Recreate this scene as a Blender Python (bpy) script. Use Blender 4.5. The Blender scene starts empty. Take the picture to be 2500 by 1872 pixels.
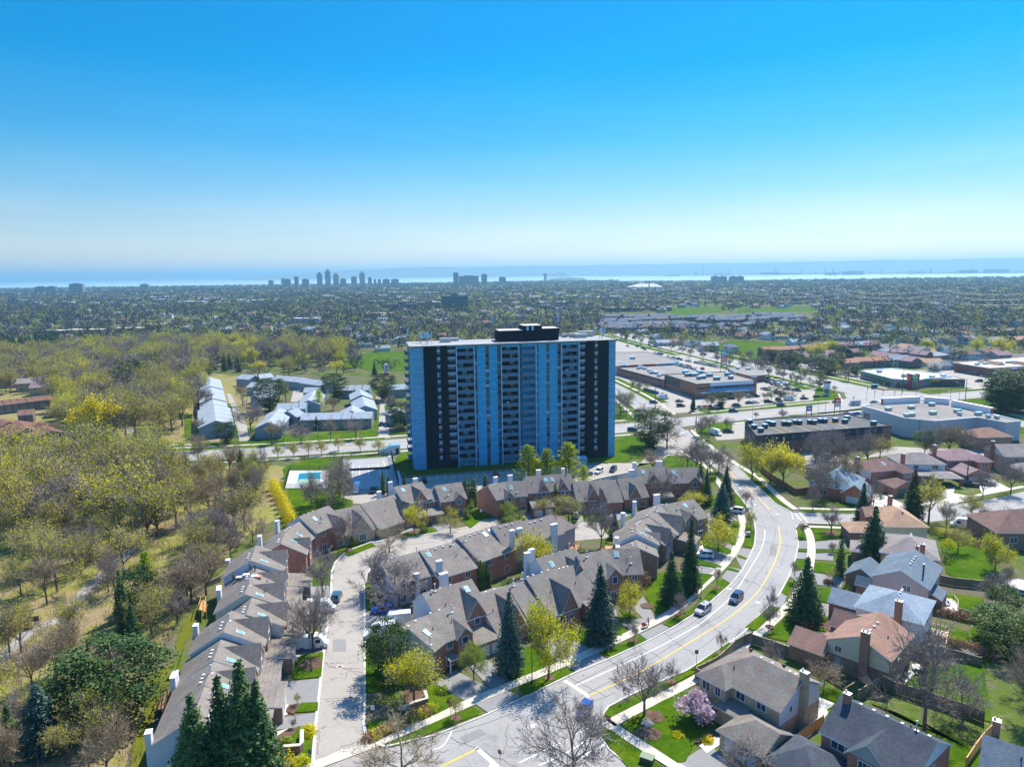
import bpy,bmesh,math,random
from math import sin,cos,tan,pi,radians,sqrt,atan2,hypot
from mathutils import Vector,Matrix
from mathutils.geometry import tessellate_polygon
import numpy as np
SC=bpy.context.scene
COL=SC.collection
rng=random.Random(7)
# camera model
FPX,CX,CY,CAMH=1734.0,1250.0,936.0,69.0
PIT,ROL=radians(8.82),radians(0.76)
def ray(x,y):
 u=(x-CX)/FPX
 v=-(y-CY)/FPX
 c,s=cos(ROL),sin(ROL)
 uu=u*c+v*s
 vv=-u*s+v*c
 return(uu,cos(PIT)+vv*sin(PIT),-sin(PIT)+vv*cos(PIT))
def W(x,y,z=0.0):
 d=ray(x,y)
 t=(z-CAMH)/d[2]
 return(d[0]*t,d[1]*t,z)
def P2(x,y,z=0.0):
 w=W(x,y,z)
 return(w[0],w[1])
def proj(X,Y,Z=0.0):
 Z-=CAMH
 dz=Y*cos(PIT)-Z*sin(PIT)
 vv=(Y*sin(PIT)+Z*cos(PIT))/dz
 uu=X/dz
 c,s=cos(ROL),sin(ROL)
 return(CX+(uu*c-vv*s)*FPX,CY-(uu*s+vv*c)*FPX)
def crp(x0,y0,s):
 return lambda*p:[(x0+a/s,y0+b/s)for a,b in p]
cM2=crp(600,1450,3.16)
cM3=crp(1200,1450,3.16)
cM4=crp(1800,1400,3.16)
cQ1=crp(0,1050,3.16)
cQ2=crp(600,1080,3.16)
cQ3=crp(1200,1080,3.16)
cQ4=crp(1800,1000,3.16)
cL1=crp(0,1450,3.16)
cB1=crp(600,1150,6.32)
cB4=crp(880,1130,5.53)
cB5=crp(1150,1100,6.32)
cB6=crp(1440,1100,5.5194)
cB7=crp(930,1340,5.52)
cB8=crp(1230,1300,5.978)
cR1=crp(1490,820,6.133)
cR2=crp(1820,820,6.133)
cR3=crp(2140,820,6.133)
cS1=crp(2100,1040,3.1725)
cS2=crp(1800,1040,3.634)
cW1=crp(0,900,2.65)
cW2=crp(450,860,2.313)
# objects
TOPS=[]
def tag(o,label=None,cat=None,group=None,kind=None,uniq=True):
 if label:o['label']=label
 if cat:o['category']=cat
 if group:o['group']=group
 if kind:o['kind']=kind
 if label and not kind and uniq:
  TOPS.append(o)
 return o
def empty(name,loc,rz=0.0,sc=1.0):
 o=bpy.data.objects.new(name,None)
 o.empty_display_size=0.3
 COL.objects.link(o)
 o.location=loc
 o.rotation_euler=(0,0,rz)
 o.scale=(sc,sc,sc)
 return o
def kids(o):
 return CH.get(o.name,[])
CH={}
def setparent(c,p):
 c.parent=p
 CH.setdefault(p.name,[]).append(c)
def copy_tree(o,loc=None,rz=None,sc=None,parent=None):
 c=o.copy()
 COL.objects.link(c)
 if parent is not None:
  setparent(c,parent)
 if loc is not None:c.location=loc
 if rz is not None:c.rotation_euler=(0,0,rz)
 if sc is not None:c.scale=(sc,sc,sc)if not isinstance(sc,tuple)else sc
 for ch in kids(o):
  copy_tree(ch,parent=c)
 return c
class MB:
 """collects faces, builds ONE mesh object"""
 def __init__(self,M=None):
  self.v=[];self.f=[];self.m=[];self.s=[]
  self.M=M
 def pt(self,p):
  if self.M is not None:
   p=self.M@Vector(p)
  self.v.append((p[0],p[1],p[2]))
  return len(self.v)-1
 def face(self,pts,mi=0,smooth=False):
  self.f.append([self.pt(p)for p in pts]);self.m.append(mi);self.s.append(smooth)
 def box(self,x0,y0,z0,x1,y1,z1,mi=0,M=None,skip=''):
  c=[(x,y,z)for z in(z0,z1)for y in(y0,y1)for x in(x0,x1)]
  if M is not None:c=[tuple(M@Vector(q))for q in c]
  i=[self.pt(q)for q in c]
  for k,q in(('b',(0,2,3,1)),('t',(4,5,7,6)),('s',(0,1,5,4)),('n',(2,6,7,3)),('w',(0,4,6,2)),('e',(1,3,7,5))):
   if k in skip:continue
   self.f.append([i[a]for a in q]);self.m.append(mi);self.s.append(False)
 def prism(self,poly,z0,z1,mi=0,side=None,bottom=False):
  side=mi if side is None else side
  n=len(poly)
  area=sum(poly[i][0]*poly[(i+1)%n][1]-poly[(i+1)%n][0]*poly[i][1]for i in range(n))
  if area<0:poly=poly[::-1]
  a=[self.pt((p[0],p[1],z0))for p in poly]if z1>z0 else None
  b=[self.pt((p[0],p[1],z1))for p in poly]
  for t in tessellate_polygon([[Vector((p[0],p[1],0))for p in poly]]):
   t=list(t)
   p,q,r=(poly[k]for k in t)
   if(q[0]-p[0])*(r[1]-p[1])-(r[0]-p[0])*(q[1]-p[1])<0:t=t[::-1]
   self.f.append([b[k]for k in t]);self.m.append(mi);self.s.append(False)
  if a:
   for i in range(n):
    j=(i+1)%n
    self.f.append([a[i],a[j],b[j],b[i]]);self.m.append(side);self.s.append(False)
 def tube(self,p,q,r0,r1,n=6,mi=0,cap=True,smooth=True):
  p=Vector(p);q=Vector(q);d=(q-p)
  if d.length<1e-6:return
  d.normalize()
  a=d.cross(Vector((0,0,1)))
  if a.length<0.05:a=Vector((1,0,0))
  a.normalize();b=d.cross(a)
  A=[self.pt(p+(a*cos(2*pi*k/n)+b*sin(2*pi*k/n))*r0)for k in range(n)]
  B=[self.pt(q+(a*cos(2*pi*k/n)+b*sin(2*pi*k/n))*r1)for k in range(n)]
  for k in range(n):
   j=(k+1)%n
   self.f.append([A[k],B[k],B[j],A[j]]);self.m.append(mi);self.s.append(smooth)
  if cap:
   self.f.append(B[::-1]);self.m.append(mi);self.s.append(False)
   self.f.append(A);self.m.append(mi);self.s.append(False)
 def lathe(self,prof,n=10,mi=0,c=(0,0,0),smooth=True):
  R=[]
  for r,z in prof:
   R.append([self.pt((c[0]+r*cos(2*pi*k/n),c[1]+r*sin(2*pi*k/n),c[2]+z))for k in range(n)])
  for i in range(len(R)-1):
   for k in range(n):
    j=(k+1)%n
    self.f.append([R[i][k],R[i][j],R[i+1][j],R[i+1][k]]);self.m.append(mi);self.s.append(smooth)
  self.f.append(R[-1]);self.m.append(mi);self.s.append(False)
  self.f.append(R[0][::-1]);self.m.append(mi);self.s.append(False)
 def mesh(self,name,mats):
  me=bpy.data.meshes.new(name)
  me.from_pydata(self.v,[],self.f)
  for m in(mats if isinstance(mats,(list,tuple))else[mats]):
   me.materials.append(m)
  if any(self.m):me.polygons.foreach_set('material_index',self.m)
  if any(self.s):me.polygons.foreach_set('use_smooth',self.s)
  me.update()
  return me
 def build(self,name,mats,parent=None,loc=None,rz=None):
  if not self.f:return None
  o=bpy.data.objects.new(name,self.mesh(name,mats))
  COL.objects.link(o)
  if parent is not None:setparent(o,parent)
  if loc is not None:o.location=loc
  if rz is not None:o.rotation_euler=(0,0,rz)
  return o
def meshobj(name,me,parent=None,loc=(0,0,0),rz=0.0,sc=1.0):
 o=bpy.data.objects.new(name,me)
 COL.objects.link(o)
 if parent is not None:setparent(o,parent)
 o.location=loc
 o.rotation_euler=(0,0,rz)
 if sc!=1.0:o.scale=(sc,sc,sc)if not isinstance(sc,tuple)else sc
 return o
def npmesh(name,V,F,mats,midx=None,smooth=False):
 """quads/tris from numpy arrays, F (n,k)"""
 me=bpy.data.meshes.new(name)
 n,k=F.shape
 me.vertices.add(len(V));me.vertices.foreach_set('co',V.astype(np.float32).ravel())
 me.loops.add(n*k);me.loops.foreach_set('vertex_index',F.astype(np.int32).ravel())
 me.polygons.add(n)
 me.polygons.foreach_set('loop_start',np.arange(0,n*k,k,dtype=np.int32))
 me.polygons.foreach_set('loop_total',np.full(n,k,dtype=np.int32))
 for m in mats:me.materials.append(m)
 if midx is not None:me.polygons.foreach_set('material_index',midx.astype(np.int32))
 if smooth:me.polygons.foreach_set('use_smooth',np.ones(n,dtype=bool))
 me.update(calc_edges=True)
 return me
def spline(pts,n=6,closed=False):
 """Catmull-Rom through 2D points"""
 out=[]
 N=len(pts)
 rngk=range(N if closed else N-1)
 for i in rngk:
  p0=pts[(i-1)%N]if(closed or i>0)else pts[0]
  p1=pts[i];p2=pts[(i+1)%N]
  p3=pts[(i+2)%N]if(closed or i+2<N)else pts[-1]
  for k in range(n):
   t=k/n
   q=[]
   for a in range(2):
    q.append(0.5*(2*p1[a]+(p2[a]-p0[a])*t+(2*p0[a]-5*p1[a]+4*p2[a]-p3[a])*t*t+(3*p1[a]-p0[a]-3*p2[a]+p3[a])*t**3))
   out.append(tuple(q))
 if not closed:out.append(tuple(pts[-1]))
 return out
def offset_line(pts,d):
 out=[]
 for i,p in enumerate(pts):
  a=pts[max(0,i-1)];b=pts[min(len(pts)-1,i+1)]
  dx,dy=b[0]-a[0],b[1]-a[1]
  L=hypot(dx,dy)or 1
  out.append((p[0]-dy/L*d,p[1]+dx/L*d))
 return out
def strip(mb,pts,w,z0,z1,mi=0):
 A=offset_line(pts,w/2);B=offset_line(pts,-w/2)
 n=len(pts)
 ia=[mb.pt((p[0],p[1],z1))for p in A];ib=[mb.pt((p[0],p[1],z1))for p in B]
 for i in range(n-1):
  mb.f.append([ib[i],ib[i+1],ia[i+1],ia[i]]);mb.m.append(mi);mb.s.append(False)
 if z1-z0>0.02:
  ja=[mb.pt((p[0],p[1],z0))for p in A];jb=[mb.pt((p[0],p[1],z0))for p in B]
  for i in range(n-1):
   mb.f.append([ia[i],ia[i+1],ja[i+1],ja[i]]);mb.m.append(mi);mb.s.append(False)
   mb.f.append([ib[i+1],ib[i],jb[i],jb[i+1]]);mb.m.append(mi);mb.s.append(False)
  mb.f.append([ia[0],ja[0],jb[0],ib[0]]);mb.m.append(mi);mb.s.append(False)
  mb.f.append([ib[-1],jb[-1],ja[-1],ia[-1]]);mb.m.append(mi);mb.s.append(False)
def G(pts,z=0.0):
 return[P2(x,y,z)for x,y in pts]
# materials
MAT={}
def srgb(r,g,b):
 def f(c):
  c/=255.0
  return c/12.92 if c<=0.04045 else((c+0.055)/1.055)**2.4
 return(f(r),f(g),f(b))
class NT:
 def __init__(self,name):
  self.mat=bpy.data.materials.new(name)
  self.mat.use_nodes=True
  self.t=self.mat.node_tree
  self.t.nodes.clear()
  self.out=self.t.nodes.new('ShaderNodeOutputMaterial')
  self.bsdf=self.t.nodes.new('ShaderNodeBsdfPrincipled')
  self.t.links.new(self.bsdf.outputs[0],self.out.inputs['Surface'])
 def n(self,typ,**kw):
  x=self.t.nodes.new(typ)
  for k,v in kw.items():
   if k.startswith('i_'):
    x.inputs[k[2:].replace('_',' ')].default_value=v
   else:setattr(x,k,v)
  return x
 def l(self,a,b):self.t.links.new(a,b)
 def coord(self,kind='Object'):
  return self.n('ShaderNodeTexCoord').outputs[kind]
 def noise(self,vec,scale,detail=3,rough=0.6):
  x=self.n('ShaderNodeTexNoise');x.inputs['Scale'].default_value=scale
  x.inputs['Detail'].default_value=detail;x.inputs['Roughness'].default_value=rough
  if vec is not None:self.l(vec,x.inputs['Vector'])
  return x.outputs['Fac']
 def ramp(self,fac,stops):
  x=self.n('ShaderNodeValToRGB')
  e=x.color_ramp.elements
  while len(e)<len(stops):e.new(0.5)
  for k,(p,c)in enumerate(stops):
   e[k].position=p;e[k].color=(c[0],c[1],c[2],1)
  self.l(fac,x.inputs['Fac'])
  return x.outputs['Color']
 def mix(self,fac,a,b,mode='MIX'):
  x=self.n('ShaderNodeMix',data_type='RGBA',blend_type=mode)
  for s,v in((x.inputs[0],fac),(x.inputs[6],a),(x.inputs[7],b)):
   if isinstance(v,(int,float)):s.default_value=v
   elif isinstance(v,tuple):s.default_value=(v[0],v[1],v[2],1)
   else:self.l(v,s)
  return x.outputs[2]
 def math(self,op,a,b=0.0,c=None):
  x=self.n('ShaderNodeMath',operation=op)
  for s,v in zip(x.inputs,(a,b,c)):
   if v is None:continue
   if isinstance(v,(int,float)):s.default_value=v
   else:self.l(v,s)
  return x.outputs[0]
 def base(self,col,rough=0.8,spec=None,metal=0.0):
  b=self.bsdf
  if isinstance(col,tuple):b.inputs['Base Color'].default_value=(col[0],col[1],col[2],1)
  else:self.l(col,b.inputs['Base Color'])
  b.inputs['Roughness'].default_value=rough
  b.inputs['Metallic'].default_value=metal
  if spec is not None:b.inputs['Specular IOR Level'].default_value=spec
  return self.mat
 def objrand(self):
  return self.n('ShaderNodeObjectInfo').outputs['Random']
def sc3(c,k):return(c[0]*k,c[1]*k,c[2]*k)
def m_plain(name,col,rough=0.7,spec=0.3,metal=0.0,var=0.12,scale=3.0):
 if name in MAT:return MAT[name]
 t=NT(name)
 f=t.noise(t.coord(),scale,3)
 c=t.ramp(f,[(0.3,sc3(col,1-var)),(0.7,sc3(col,1+var))])
 MAT[name]=t.base(c,rough,spec,metal)
 return MAT[name]
def m_shingle(name,col,scale=1.0):
 if name in MAT:return MAT[name]
 t=NT(name)
 v=t.coord()
 big=t.noise(v,0.35,3)
 fine=t.noise(v,9.0,2,0.7)
 sep=t.n('ShaderNodeSeparateXYZ');t.l(v,sep.inputs[0])
 fr=t.math('FRACT',t.math('MULTIPLY',sep.outputs[2],7.0))
 line=t.math('LESS_THAN',fr,0.22)
 br=t.n('ShaderNodeTexVoronoi');br.inputs['Scale'].default_value=3.2;t.l(v,br.inputs['Vector'])
 c=t.ramp(big,[(0.3,sc3(col,0.84)),(0.7,sc3(col,1.14))])
 c=t.mix(0.75,c,t.ramp(fine,[(0.25,(0.45,)*3),(0.75,(1.45,)*3)]),'MULTIPLY')
 c=t.mix(0.16,c,br.outputs['Color'],'OVERLAY')
 c=t.mix(t.math('MULTIPLY',line,0.30),c,sc3(col,0.45))
 MAT[name]=t.base(c,0.95,0.04)
 return MAT[name]
def m_brick(name,col,mortar=(0.35,0.33,0.30)):
 if name in MAT:return MAT[name]
 t=NT(name)
 v=t.coord()
 sep=t.n('ShaderNodeSeparateXYZ');t.l(v,sep.inputs[0])
 cmb=t.n('ShaderNodeCombineXYZ')
 t.l(t.math('ADD',sep.outputs[0],sep.outputs[1]),cmb.inputs[0]);t.l(sep.outputs[2],cmb.inputs[1])
 b=t.n('ShaderNodeTexBrick');t.l(cmb.outputs[0],b.inputs['Vector'])
 b.inputs['Scale'].default_value=4.0;b.inputs['Mortar Size'].default_value=0.03
 b.inputs['Row Height'].default_value=0.32;b.inputs['Brick Width'].default_value=0.95
 b.inputs['Color1'].default_value=(*sc3(col,0.8),1);b.inputs['Color2'].default_value=(*sc3(col,1.25),1)
 b.inputs['Mortar'].default_value=(*mortar,1)
 c=t.mix(0.6,b.outputs['Color'],t.ramp(t.noise(v,0.8,4),[(0.3,(0.7,)*3),(0.7,(1.2,)*3)]),'MULTIPLY')
 MAT[name]=t.base(c,0.9,0.15)
 return MAT[name]
def m_siding(name,col,step=4.5,vertical=False):
 if name in MAT:return MAT[name]
 t=NT(name)
 v=t.coord()
 sep=t.n('ShaderNodeSeparateXYZ');t.l(v,sep.inputs[0])
 a=t.math('ADD',sep.outputs[0],sep.outputs[1])if vertical else sep.outputs[2]
 fr=t.math('FRACT',t.math('MULTIPLY',a,step))
 line=t.math('LESS_THAN',fr,0.15)
 c=t.ramp(t.noise(v,1.2,3),[(0.3,sc3(col,0.92)),(0.7,sc3(col,1.05))])
 c=t.mix(t.math('MULTIPLY',line,0.22),c,sc3(col,0.4))
 MAT[name]=t.base(c,0.6,0.3)
 return MAT[name]
def m_leaf(name,cols,rough=0.55,trans=0.25,scale=0.9):
 """foliage colour varies clump by clump and tree by tree"""
 if name in MAT:return MAT[name]
 t=NT(name)
 g=t.n('ShaderNodeNewGeometry')
 f=t.noise(g.outputs['Position'],scale,2)
 f=t.math('ADD',t.math('MULTIPLY',f,0.8),t.math('MULTIPLY',t.objrand(),0.3))
 c=t.ramp(f,[(0.35,cols[0]),(0.55,cols[1]),(0.8,cols[2])])
 t.base(c,rough,0.2)
 tr=t.n('ShaderNodeBsdfTranslucent');t.l(c,tr.inputs['Color'])
 mx=t.n('ShaderNodeMixShader');mx.inputs[0].default_value=trans
 t.l(t.bsdf.outputs[0],mx.inputs[1]);t.l(tr.outputs[0],mx.inputs[2])
 t.l(mx.outputs[0],t.out.inputs['Surface'])
 MAT[name]=t.mat
 return t.mat
def m_ground(name,stops,s1=0.05,s2=0.6,fine=5.0,rough=0.95,amp=0.5,bump=0.0):
 if name in MAT:return MAT[name]
 t=NT(name)
 g=t.n('ShaderNodeNewGeometry').outputs['Position']
 f=t.math('ADD',t.math('MULTIPLY',t.noise(g,s1,5),0.55),t.math('MULTIPLY',t.noise(g,s2,5,0.65),0.45))
 c=t.ramp(f,stops)
 c=t.mix(amp,c,t.ramp(t.noise(g,fine,3,0.7),[(0.3,(0.6,)*3),(0.7,(1.35,)*3)]),'MULTIPLY')
 MAT[name]=t.base(c,rough,0.03)
 if bump:
  b=t.n('ShaderNodeBump');b.inputs['Strength'].default_value=bump;b.inputs['Distance'].default_value=0.1
  t.l(t.noise(g,fine*1.5,3,0.7),b.inputs['Height']);t.l(b.outputs[0],t.bsdf.inputs['Normal'])
 return MAT[name]
def m_asphalt(name,col,crack=0.5):
 if name in MAT:return MAT[name]
 t=NT(name)
 g=t.n('ShaderNodeNewGeometry').outputs['Position']
 f=t.math('ADD',t.math('MULTIPLY',t.noise(g,0.09,4),0.6),t.math('MULTIPLY',t.noise(g,1.1,5),0.4))
 c=t.ramp(f,[(0.3,sc3(col,0.70)),(0.45,sc3(col,.95)),(0.55,col),(0.7,sc3(col,1.15))])
 c=t.mix(0.5,c,t.ramp(t.noise(g,14.0,2),[(0.3,(0.8,)*3),(0.7,(1.15,)*3)]),'MULTIPLY')
 v=t.n('ShaderNodeTexVoronoi',feature='DISTANCE_TO_EDGE');v.inputs['Scale'].default_value=0.085
 wob=t.n('ShaderNodeTexNoise');wob.inputs['Scale'].default_value=0.35;wob.inputs['Detail'].default_value=4;t.l(g,wob.inputs['Vector'])
 ad=t.n('ShaderNodeVectorMath',operation='MULTIPLY_ADD');t.l(wob.outputs['Color'],ad.inputs[0]);ad.inputs[1].default_value=(6,6,0);t.l(g,ad.inputs[2])
 t.l(ad.outputs[0],v.inputs['Vector'])
 ln=t.math('LESS_THAN',v.outputs['Distance'],0.0045)
 c=t.mix(t.math('MULTIPLY',ln,crack),c,sc3(col,0.35))
 MAT[name]=t.base(c,0.85,0.25)
 return MAT[name]
def m_concrete(name,col,joint=1.5):
 if name in MAT:return MAT[name]
 t=NT(name)
 g=t.n('ShaderNodeNewGeometry').outputs['Position']
 f=t.noise(g,0.5,5)
 c=t.ramp(f,[(0.3,sc3(col,0.82)),(0.7,sc3(col,1.12))])
 c=t.mix(0.5,c,t.ramp(t.noise(g,9.0,2),[(0.3,(0.85,)*3),(0.7,(1.1,)*3)]),'MULTIPLY')
 MAT[name]=t.base(c,0.9,0.2)
 return MAT[name]
def m_glass(name,col=(0.03,0.05,0.08),rough=0.08):
 if name in MAT:return MAT[name]
 t=NT(name)
 v=t.coord()
 c=t.mix(t.noise(v,1.3,2),sc3(col,0.4),sc3(col,1.9))
 MAT[name]=t.base(c,rough,0.6)
 return MAT[name]
def m_paint(name,col,rough=0.25):
 if name in MAT:return MAT[name]
 t=NT(name)
 t.base(col,rough,0.5)
 t.bsdf.inputs['Coat Weight'].default_value=0.6
 t.bsdf.inputs['Coat Roughness'].default_value=0.05
 MAT[name]=t.mat
 return t.mat
GRASS=m_ground('lawn_grass',[(0.3,(0.026,0.070,0.002)),(0.48,(0.050,0.110,0.003)),(0.62,(0.095,0.145,0.005)),(0.72,(0.16,0.145,0.02))],0.16,1.1,7.0,bump=0.5)
GRASS2=m_ground('dry_grass',[(0.3,(0.07,0.085,0.012)),(0.5,(0.11,0.13,0.012)),(0.7,(0.17,0.15,0.04))],0.12,0.7,6.0,bump=0.5)
MULCH=m_ground('mulch',[(0.3,(0.07,0.045,0.03)),(0.5,(0.13,0.085,0.06)),(0.7,(0.20,0.14,0.10))],0.3,1.5,8.0)
ASPH=m_asphalt('road_asphalt',(0.31,0.305,0.295))
ASPH2=m_asphalt('court_asphalt',(0.34,0.315,0.28),0.7)
ASPHD=m_asphalt('driveway_asphalt',(0.235,0.235,0.235),0.2)
CONC=m_concrete('concrete_walk',(0.52,0.475,0.40))
CONCW=m_concrete('concrete_pale',(0.56,0.54,0.50))
PAINTW=m_plain('road_paint_white',(0.80,0.80,0.78),0.6,var=0.08)
PAINTY=m_plain('road_paint_yellow',(0.80,0.46,0.03),0.6,var=0.08)
ROOFG=m_shingle('shingle_taupe',(0.228,0.205,0.182))
WHITE=m_plain('white_trim',(0.74,0.76,0.80),0.5,var=0.03)
BRICK=m_brick('brick_red',(0.40,0.135,0.08))
BRICK2=m_brick('brick_brown',(0.26,0.14,0.09))
BRICKT=m_brick('brick_tan',(0.48,0.36,0.20))
SIDW=m_siding('siding_white',(0.66,0.69,0.74))
SIDC=m_siding('siding_cream',(0.60,0.60,0.46))
SIDP=m_siding('siding_pink',(0.48,0.36,0.36))
SIDG=m_siding('siding_grey',(0.34,0.36,0.40),vertical=True)
SIDB=m_siding('siding_taupe',(0.26,0.22,0.18),step=3.0)
GLASS=m_glass('window_glass')
DARK=m_plain('dark_trim',(0.035,0.035,0.04),0.5)
METAL=m_plain('grey_metal',(0.35,0.36,0.38),0.4,0.5,0.6)
WOOD=m_siding('fence_wood',(0.19,0.12,0.075),step=4.0,vertical=True)
WOODN=m_siding('new_wood',(0.58,0.32,0.13),step=4.0,vertical=True)
WOODG=m_siding('weathered_wood',(0.17,0.165,0.12),step=4.0,vertical=True)
FENCETOP=m_plain('fence_cap',(0.36,0.30,0.21),0.8)
BARK=m_plain('bark',(0.14,0.108,0.082),0.95,0.1,var=0.3,scale=2.0)
TWIG=m_plain('twig',(0.29,0.245,0.215),0.95,0.1,var=0.3,scale=1.0)
GRAVEL=m_ground('gravel',[(0.3,(0.20,0.19,0.18)),(0.7,(0.36,0.34,0.32))],0.3,2.0,9.0)
# ground, water, hills
def struct(mb,name,mats):
 o=mb.build(name,mats)
 if o:o['kind']='structure'
 return o
GROUND=m_ground('yard_ground',[(0.30,(0.085,0.078,0.040)),(0.45,(0.14,0.12,0.085)),(0.55,(0.075,0.125,0.012)),(0.70,(0.20,0.17,0.13))],0.045,0.5,5.0,amp=0.6)
g=MB()
xs=[-30000,-6000,-1500,-500,-150,0,150,500,1500,6000,30000]
ys=[-400,60,150,300,600,1200,2500,6000,15000,44000]
for i in range(len(xs)-1):
 for j in range(len(ys)-1):
  g.face([(xs[i],ys[j],-0.02),(xs[i+1],ys[j],-0.02),(xs[i+1],ys[j+1],-0.02),(xs[i],ys[j+1],-0.02)])
struct(g,'ground',GROUND)
LITTER=m_ground('leaf_litter',[(0.30,(0.15,0.115,0.06)),(0.45,(0.27,0.21,0.12)),(0.55,(0.20,0.21,0.04)),(0.70,(0.38,0.31,0.20))],0.06,0.4,4.0,amp=0.7,bump=0.6)
g=MB()
g.prism([(-400,20),(-62,60),(-56,92),(-66,120),(-72,150),(-72,185),(-62,215),(-62,240),(-88,255),(-400,248)],0,0.004,0)
g.prism([(-176,286),(-150,284),(-122,290),(-116,340),(-150,470),(-400,620),(-400,330),(-190,330)],0,0.004,0)
struct(g,'wood_floor',LITTER)
WATER=m_plain('lake_water',(0.42,0.58,0.68),0.30,0.5,var=0.04,scale=0.0005)
lk=MB()
def far(x,D):
 d=ray(x,670);return(d[0]/d[1]*D,D)
lk.prism([far(-400,5200),far(300,5600),far(700,6200),far(1100,6000),far(1330,6400),far(1360,9300),far(1420,9300),far(1440,5600),far(1800,5000),far(2500,4600),far(3200,4600),far(3200,7500),far(2500,7300),far(2000,9000),far(1640,10500),far(1400,13000),far(1000,15500),far(700,42000),far(-900,42000)],0,0.6)
struct(lk,'lake',WATER)
hl=MB()
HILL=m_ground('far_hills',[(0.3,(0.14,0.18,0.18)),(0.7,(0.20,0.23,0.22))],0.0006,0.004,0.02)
N=60
top=[];foot=[];back=[]
for i in range(N+1):
 x=560+(3300-560)*i/N
 D=15500 if x<1500 else 15500-(x-1500)*1.2
 p=far(x,D);q=far(x,D-900);b=far(x,D+4000)
 h=215*min(1,max(0,(x-560)/420))**0.6+6*sin(i*1.3)+5*sin(i*2.9)
 top.append((p[0],p[1],h+(14 if x>2000 else 0)));foot.append((q[0],q[1],0));back.append((b[0],b[1],h))
for i in range(N):
 hl.face([foot[i],foot[i+1],top[i+1],top[i]]);hl.face([top[i],top[i+1],back[i+1],back[i]])
struct(hl,'hills',HILL)
# roads
ZR=0.004
mainL=[(560,1990),(700,1929),(800,1884),(942,1822),(1059,1795),(1176,1749),(1276,1703),(1402,1643),(1482,1610),(1580,1565),(1637,1535),(1690,1502),(1735,1469),(1785,1425),(1811,1393),(1830,1358),(1842,1330),(1845,1301),(1842,1275),(1830,1245),(1812,1220),(1791,1195),(1770,1165),(1745,1140),(1710,1118),(1680,1102),(1653,1088),(1630,1073),(1612,1060)]
mainR=[(900,2100),(1000,2010),(1090,1930),(1170,1885),(1208,1868),(1290,1868),(1463,1795),(1458,1770),(1472,1747),(1485,1725),(1532,1700),(1600,1668),(1675,1637),(1785,1567),(1820,1540),(1850,1506),(1893,1463),(1904,1449),(1927,1405),(1942,1364),(1949,1332),(1947,1308),(1943,1293),(1940,1284),(1936,1270),(1932,1250),(1910,1238),(1891,1227),(1869,1205),(1836,1175),(1820,1158),(1790,1132),(1762,1112),(1735,1094),(1710,1078),(1695,1066),(1679,1049)]
r=MB()
r.prism(G(mainL)+G(mainR)[::-1],0,ZR)
struct(r,'main_road',ASPH)
r=MB()
r.prism(G([(1170,1890),(1208,1866),(1225,1866),(1230,1990),(1640,1990),(1545,1876),(1487,1829),(1465,1797),(1455,1775),(1380,1760),(1200,1840)]),0,ZR+0.004)
struct(r,'side_road',ASPH)
r=MB()
r.prism(G([(750,1905),(763,1872),(770,1773),(773,1741),(777,1713),(790,1592),(800,1520),(808,1450),(810,1396),(818,1374),(834,1355),(853,1343),(904,1324),(978,1315),(1025,1306),(1072,1299),(1120,1292),(1141,1287),(1150,1268),(1215,1266),(1245,1288),(1300,1276),(1400,1272),(1470,1276),(1476,1298),(1494,1312),(1397,1320),(1300,1328),(1200,1336),(1110,1345),(1020,1352),(960,1362),(916,1375),(896,1400),(891,1430),(890,1500),(890,1593),(891,1690),(888,1766),(894,1798),(925,1824),(900,1842)]),0,ZR+0.008)
struct(r,'court_road',ASPH2)
r=MB()
r.prism(G([(1932,1250),(1957,1252),(2080,1255),(2180,1252),(2277,1241),(2337,1232),(2431,1215),(2494,1201),(2600,1180),(2700,1230),(2600,1236),(2500,1240),(2444,1248),(2396,1258),(2327,1264),(2310,1269),(2250,1276),(2180,1282),(2075,1281),(1970,1277),(1949,1279),(1938,1289),(1900,1275),(1890,1255)]),0,ZR+0.012)
struct(r,'crescent',ASPH)
art=spline([(-420,255),(-300,260),(-168,267),(-110,273),(-52,285),(48,310),(86,325),(130,341),(190,362),(250,382),(320,402),(460,440)],6)
mid_z=ZR+0.016
r=MB();strip(r,art,16.5,0,mid_z);
struct(r,'arterial_road',ASPH)
ps=spline([(70,300),(69,330),(67,380),(60,430),(48,500)],5)
r=MB();strip(r,ps,11.5,0,mid_z+0.01)
struct(r,'plaza_street',ASPH)
ave=spline([(110,900),(134,720),(160,590),(182,475),(192,430),(200,395),(212,360),(240,290),(270,230)],6)
r=MB();strip(r,ave,24,0,mid_z+0.02)
r.prism([(170,345),(176,330),(236,352),(228,392),(216,400),(186,392),(180,376),(165,366)],0,mid_z+0.03)
struct(r,'avenue',ASPH)
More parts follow.
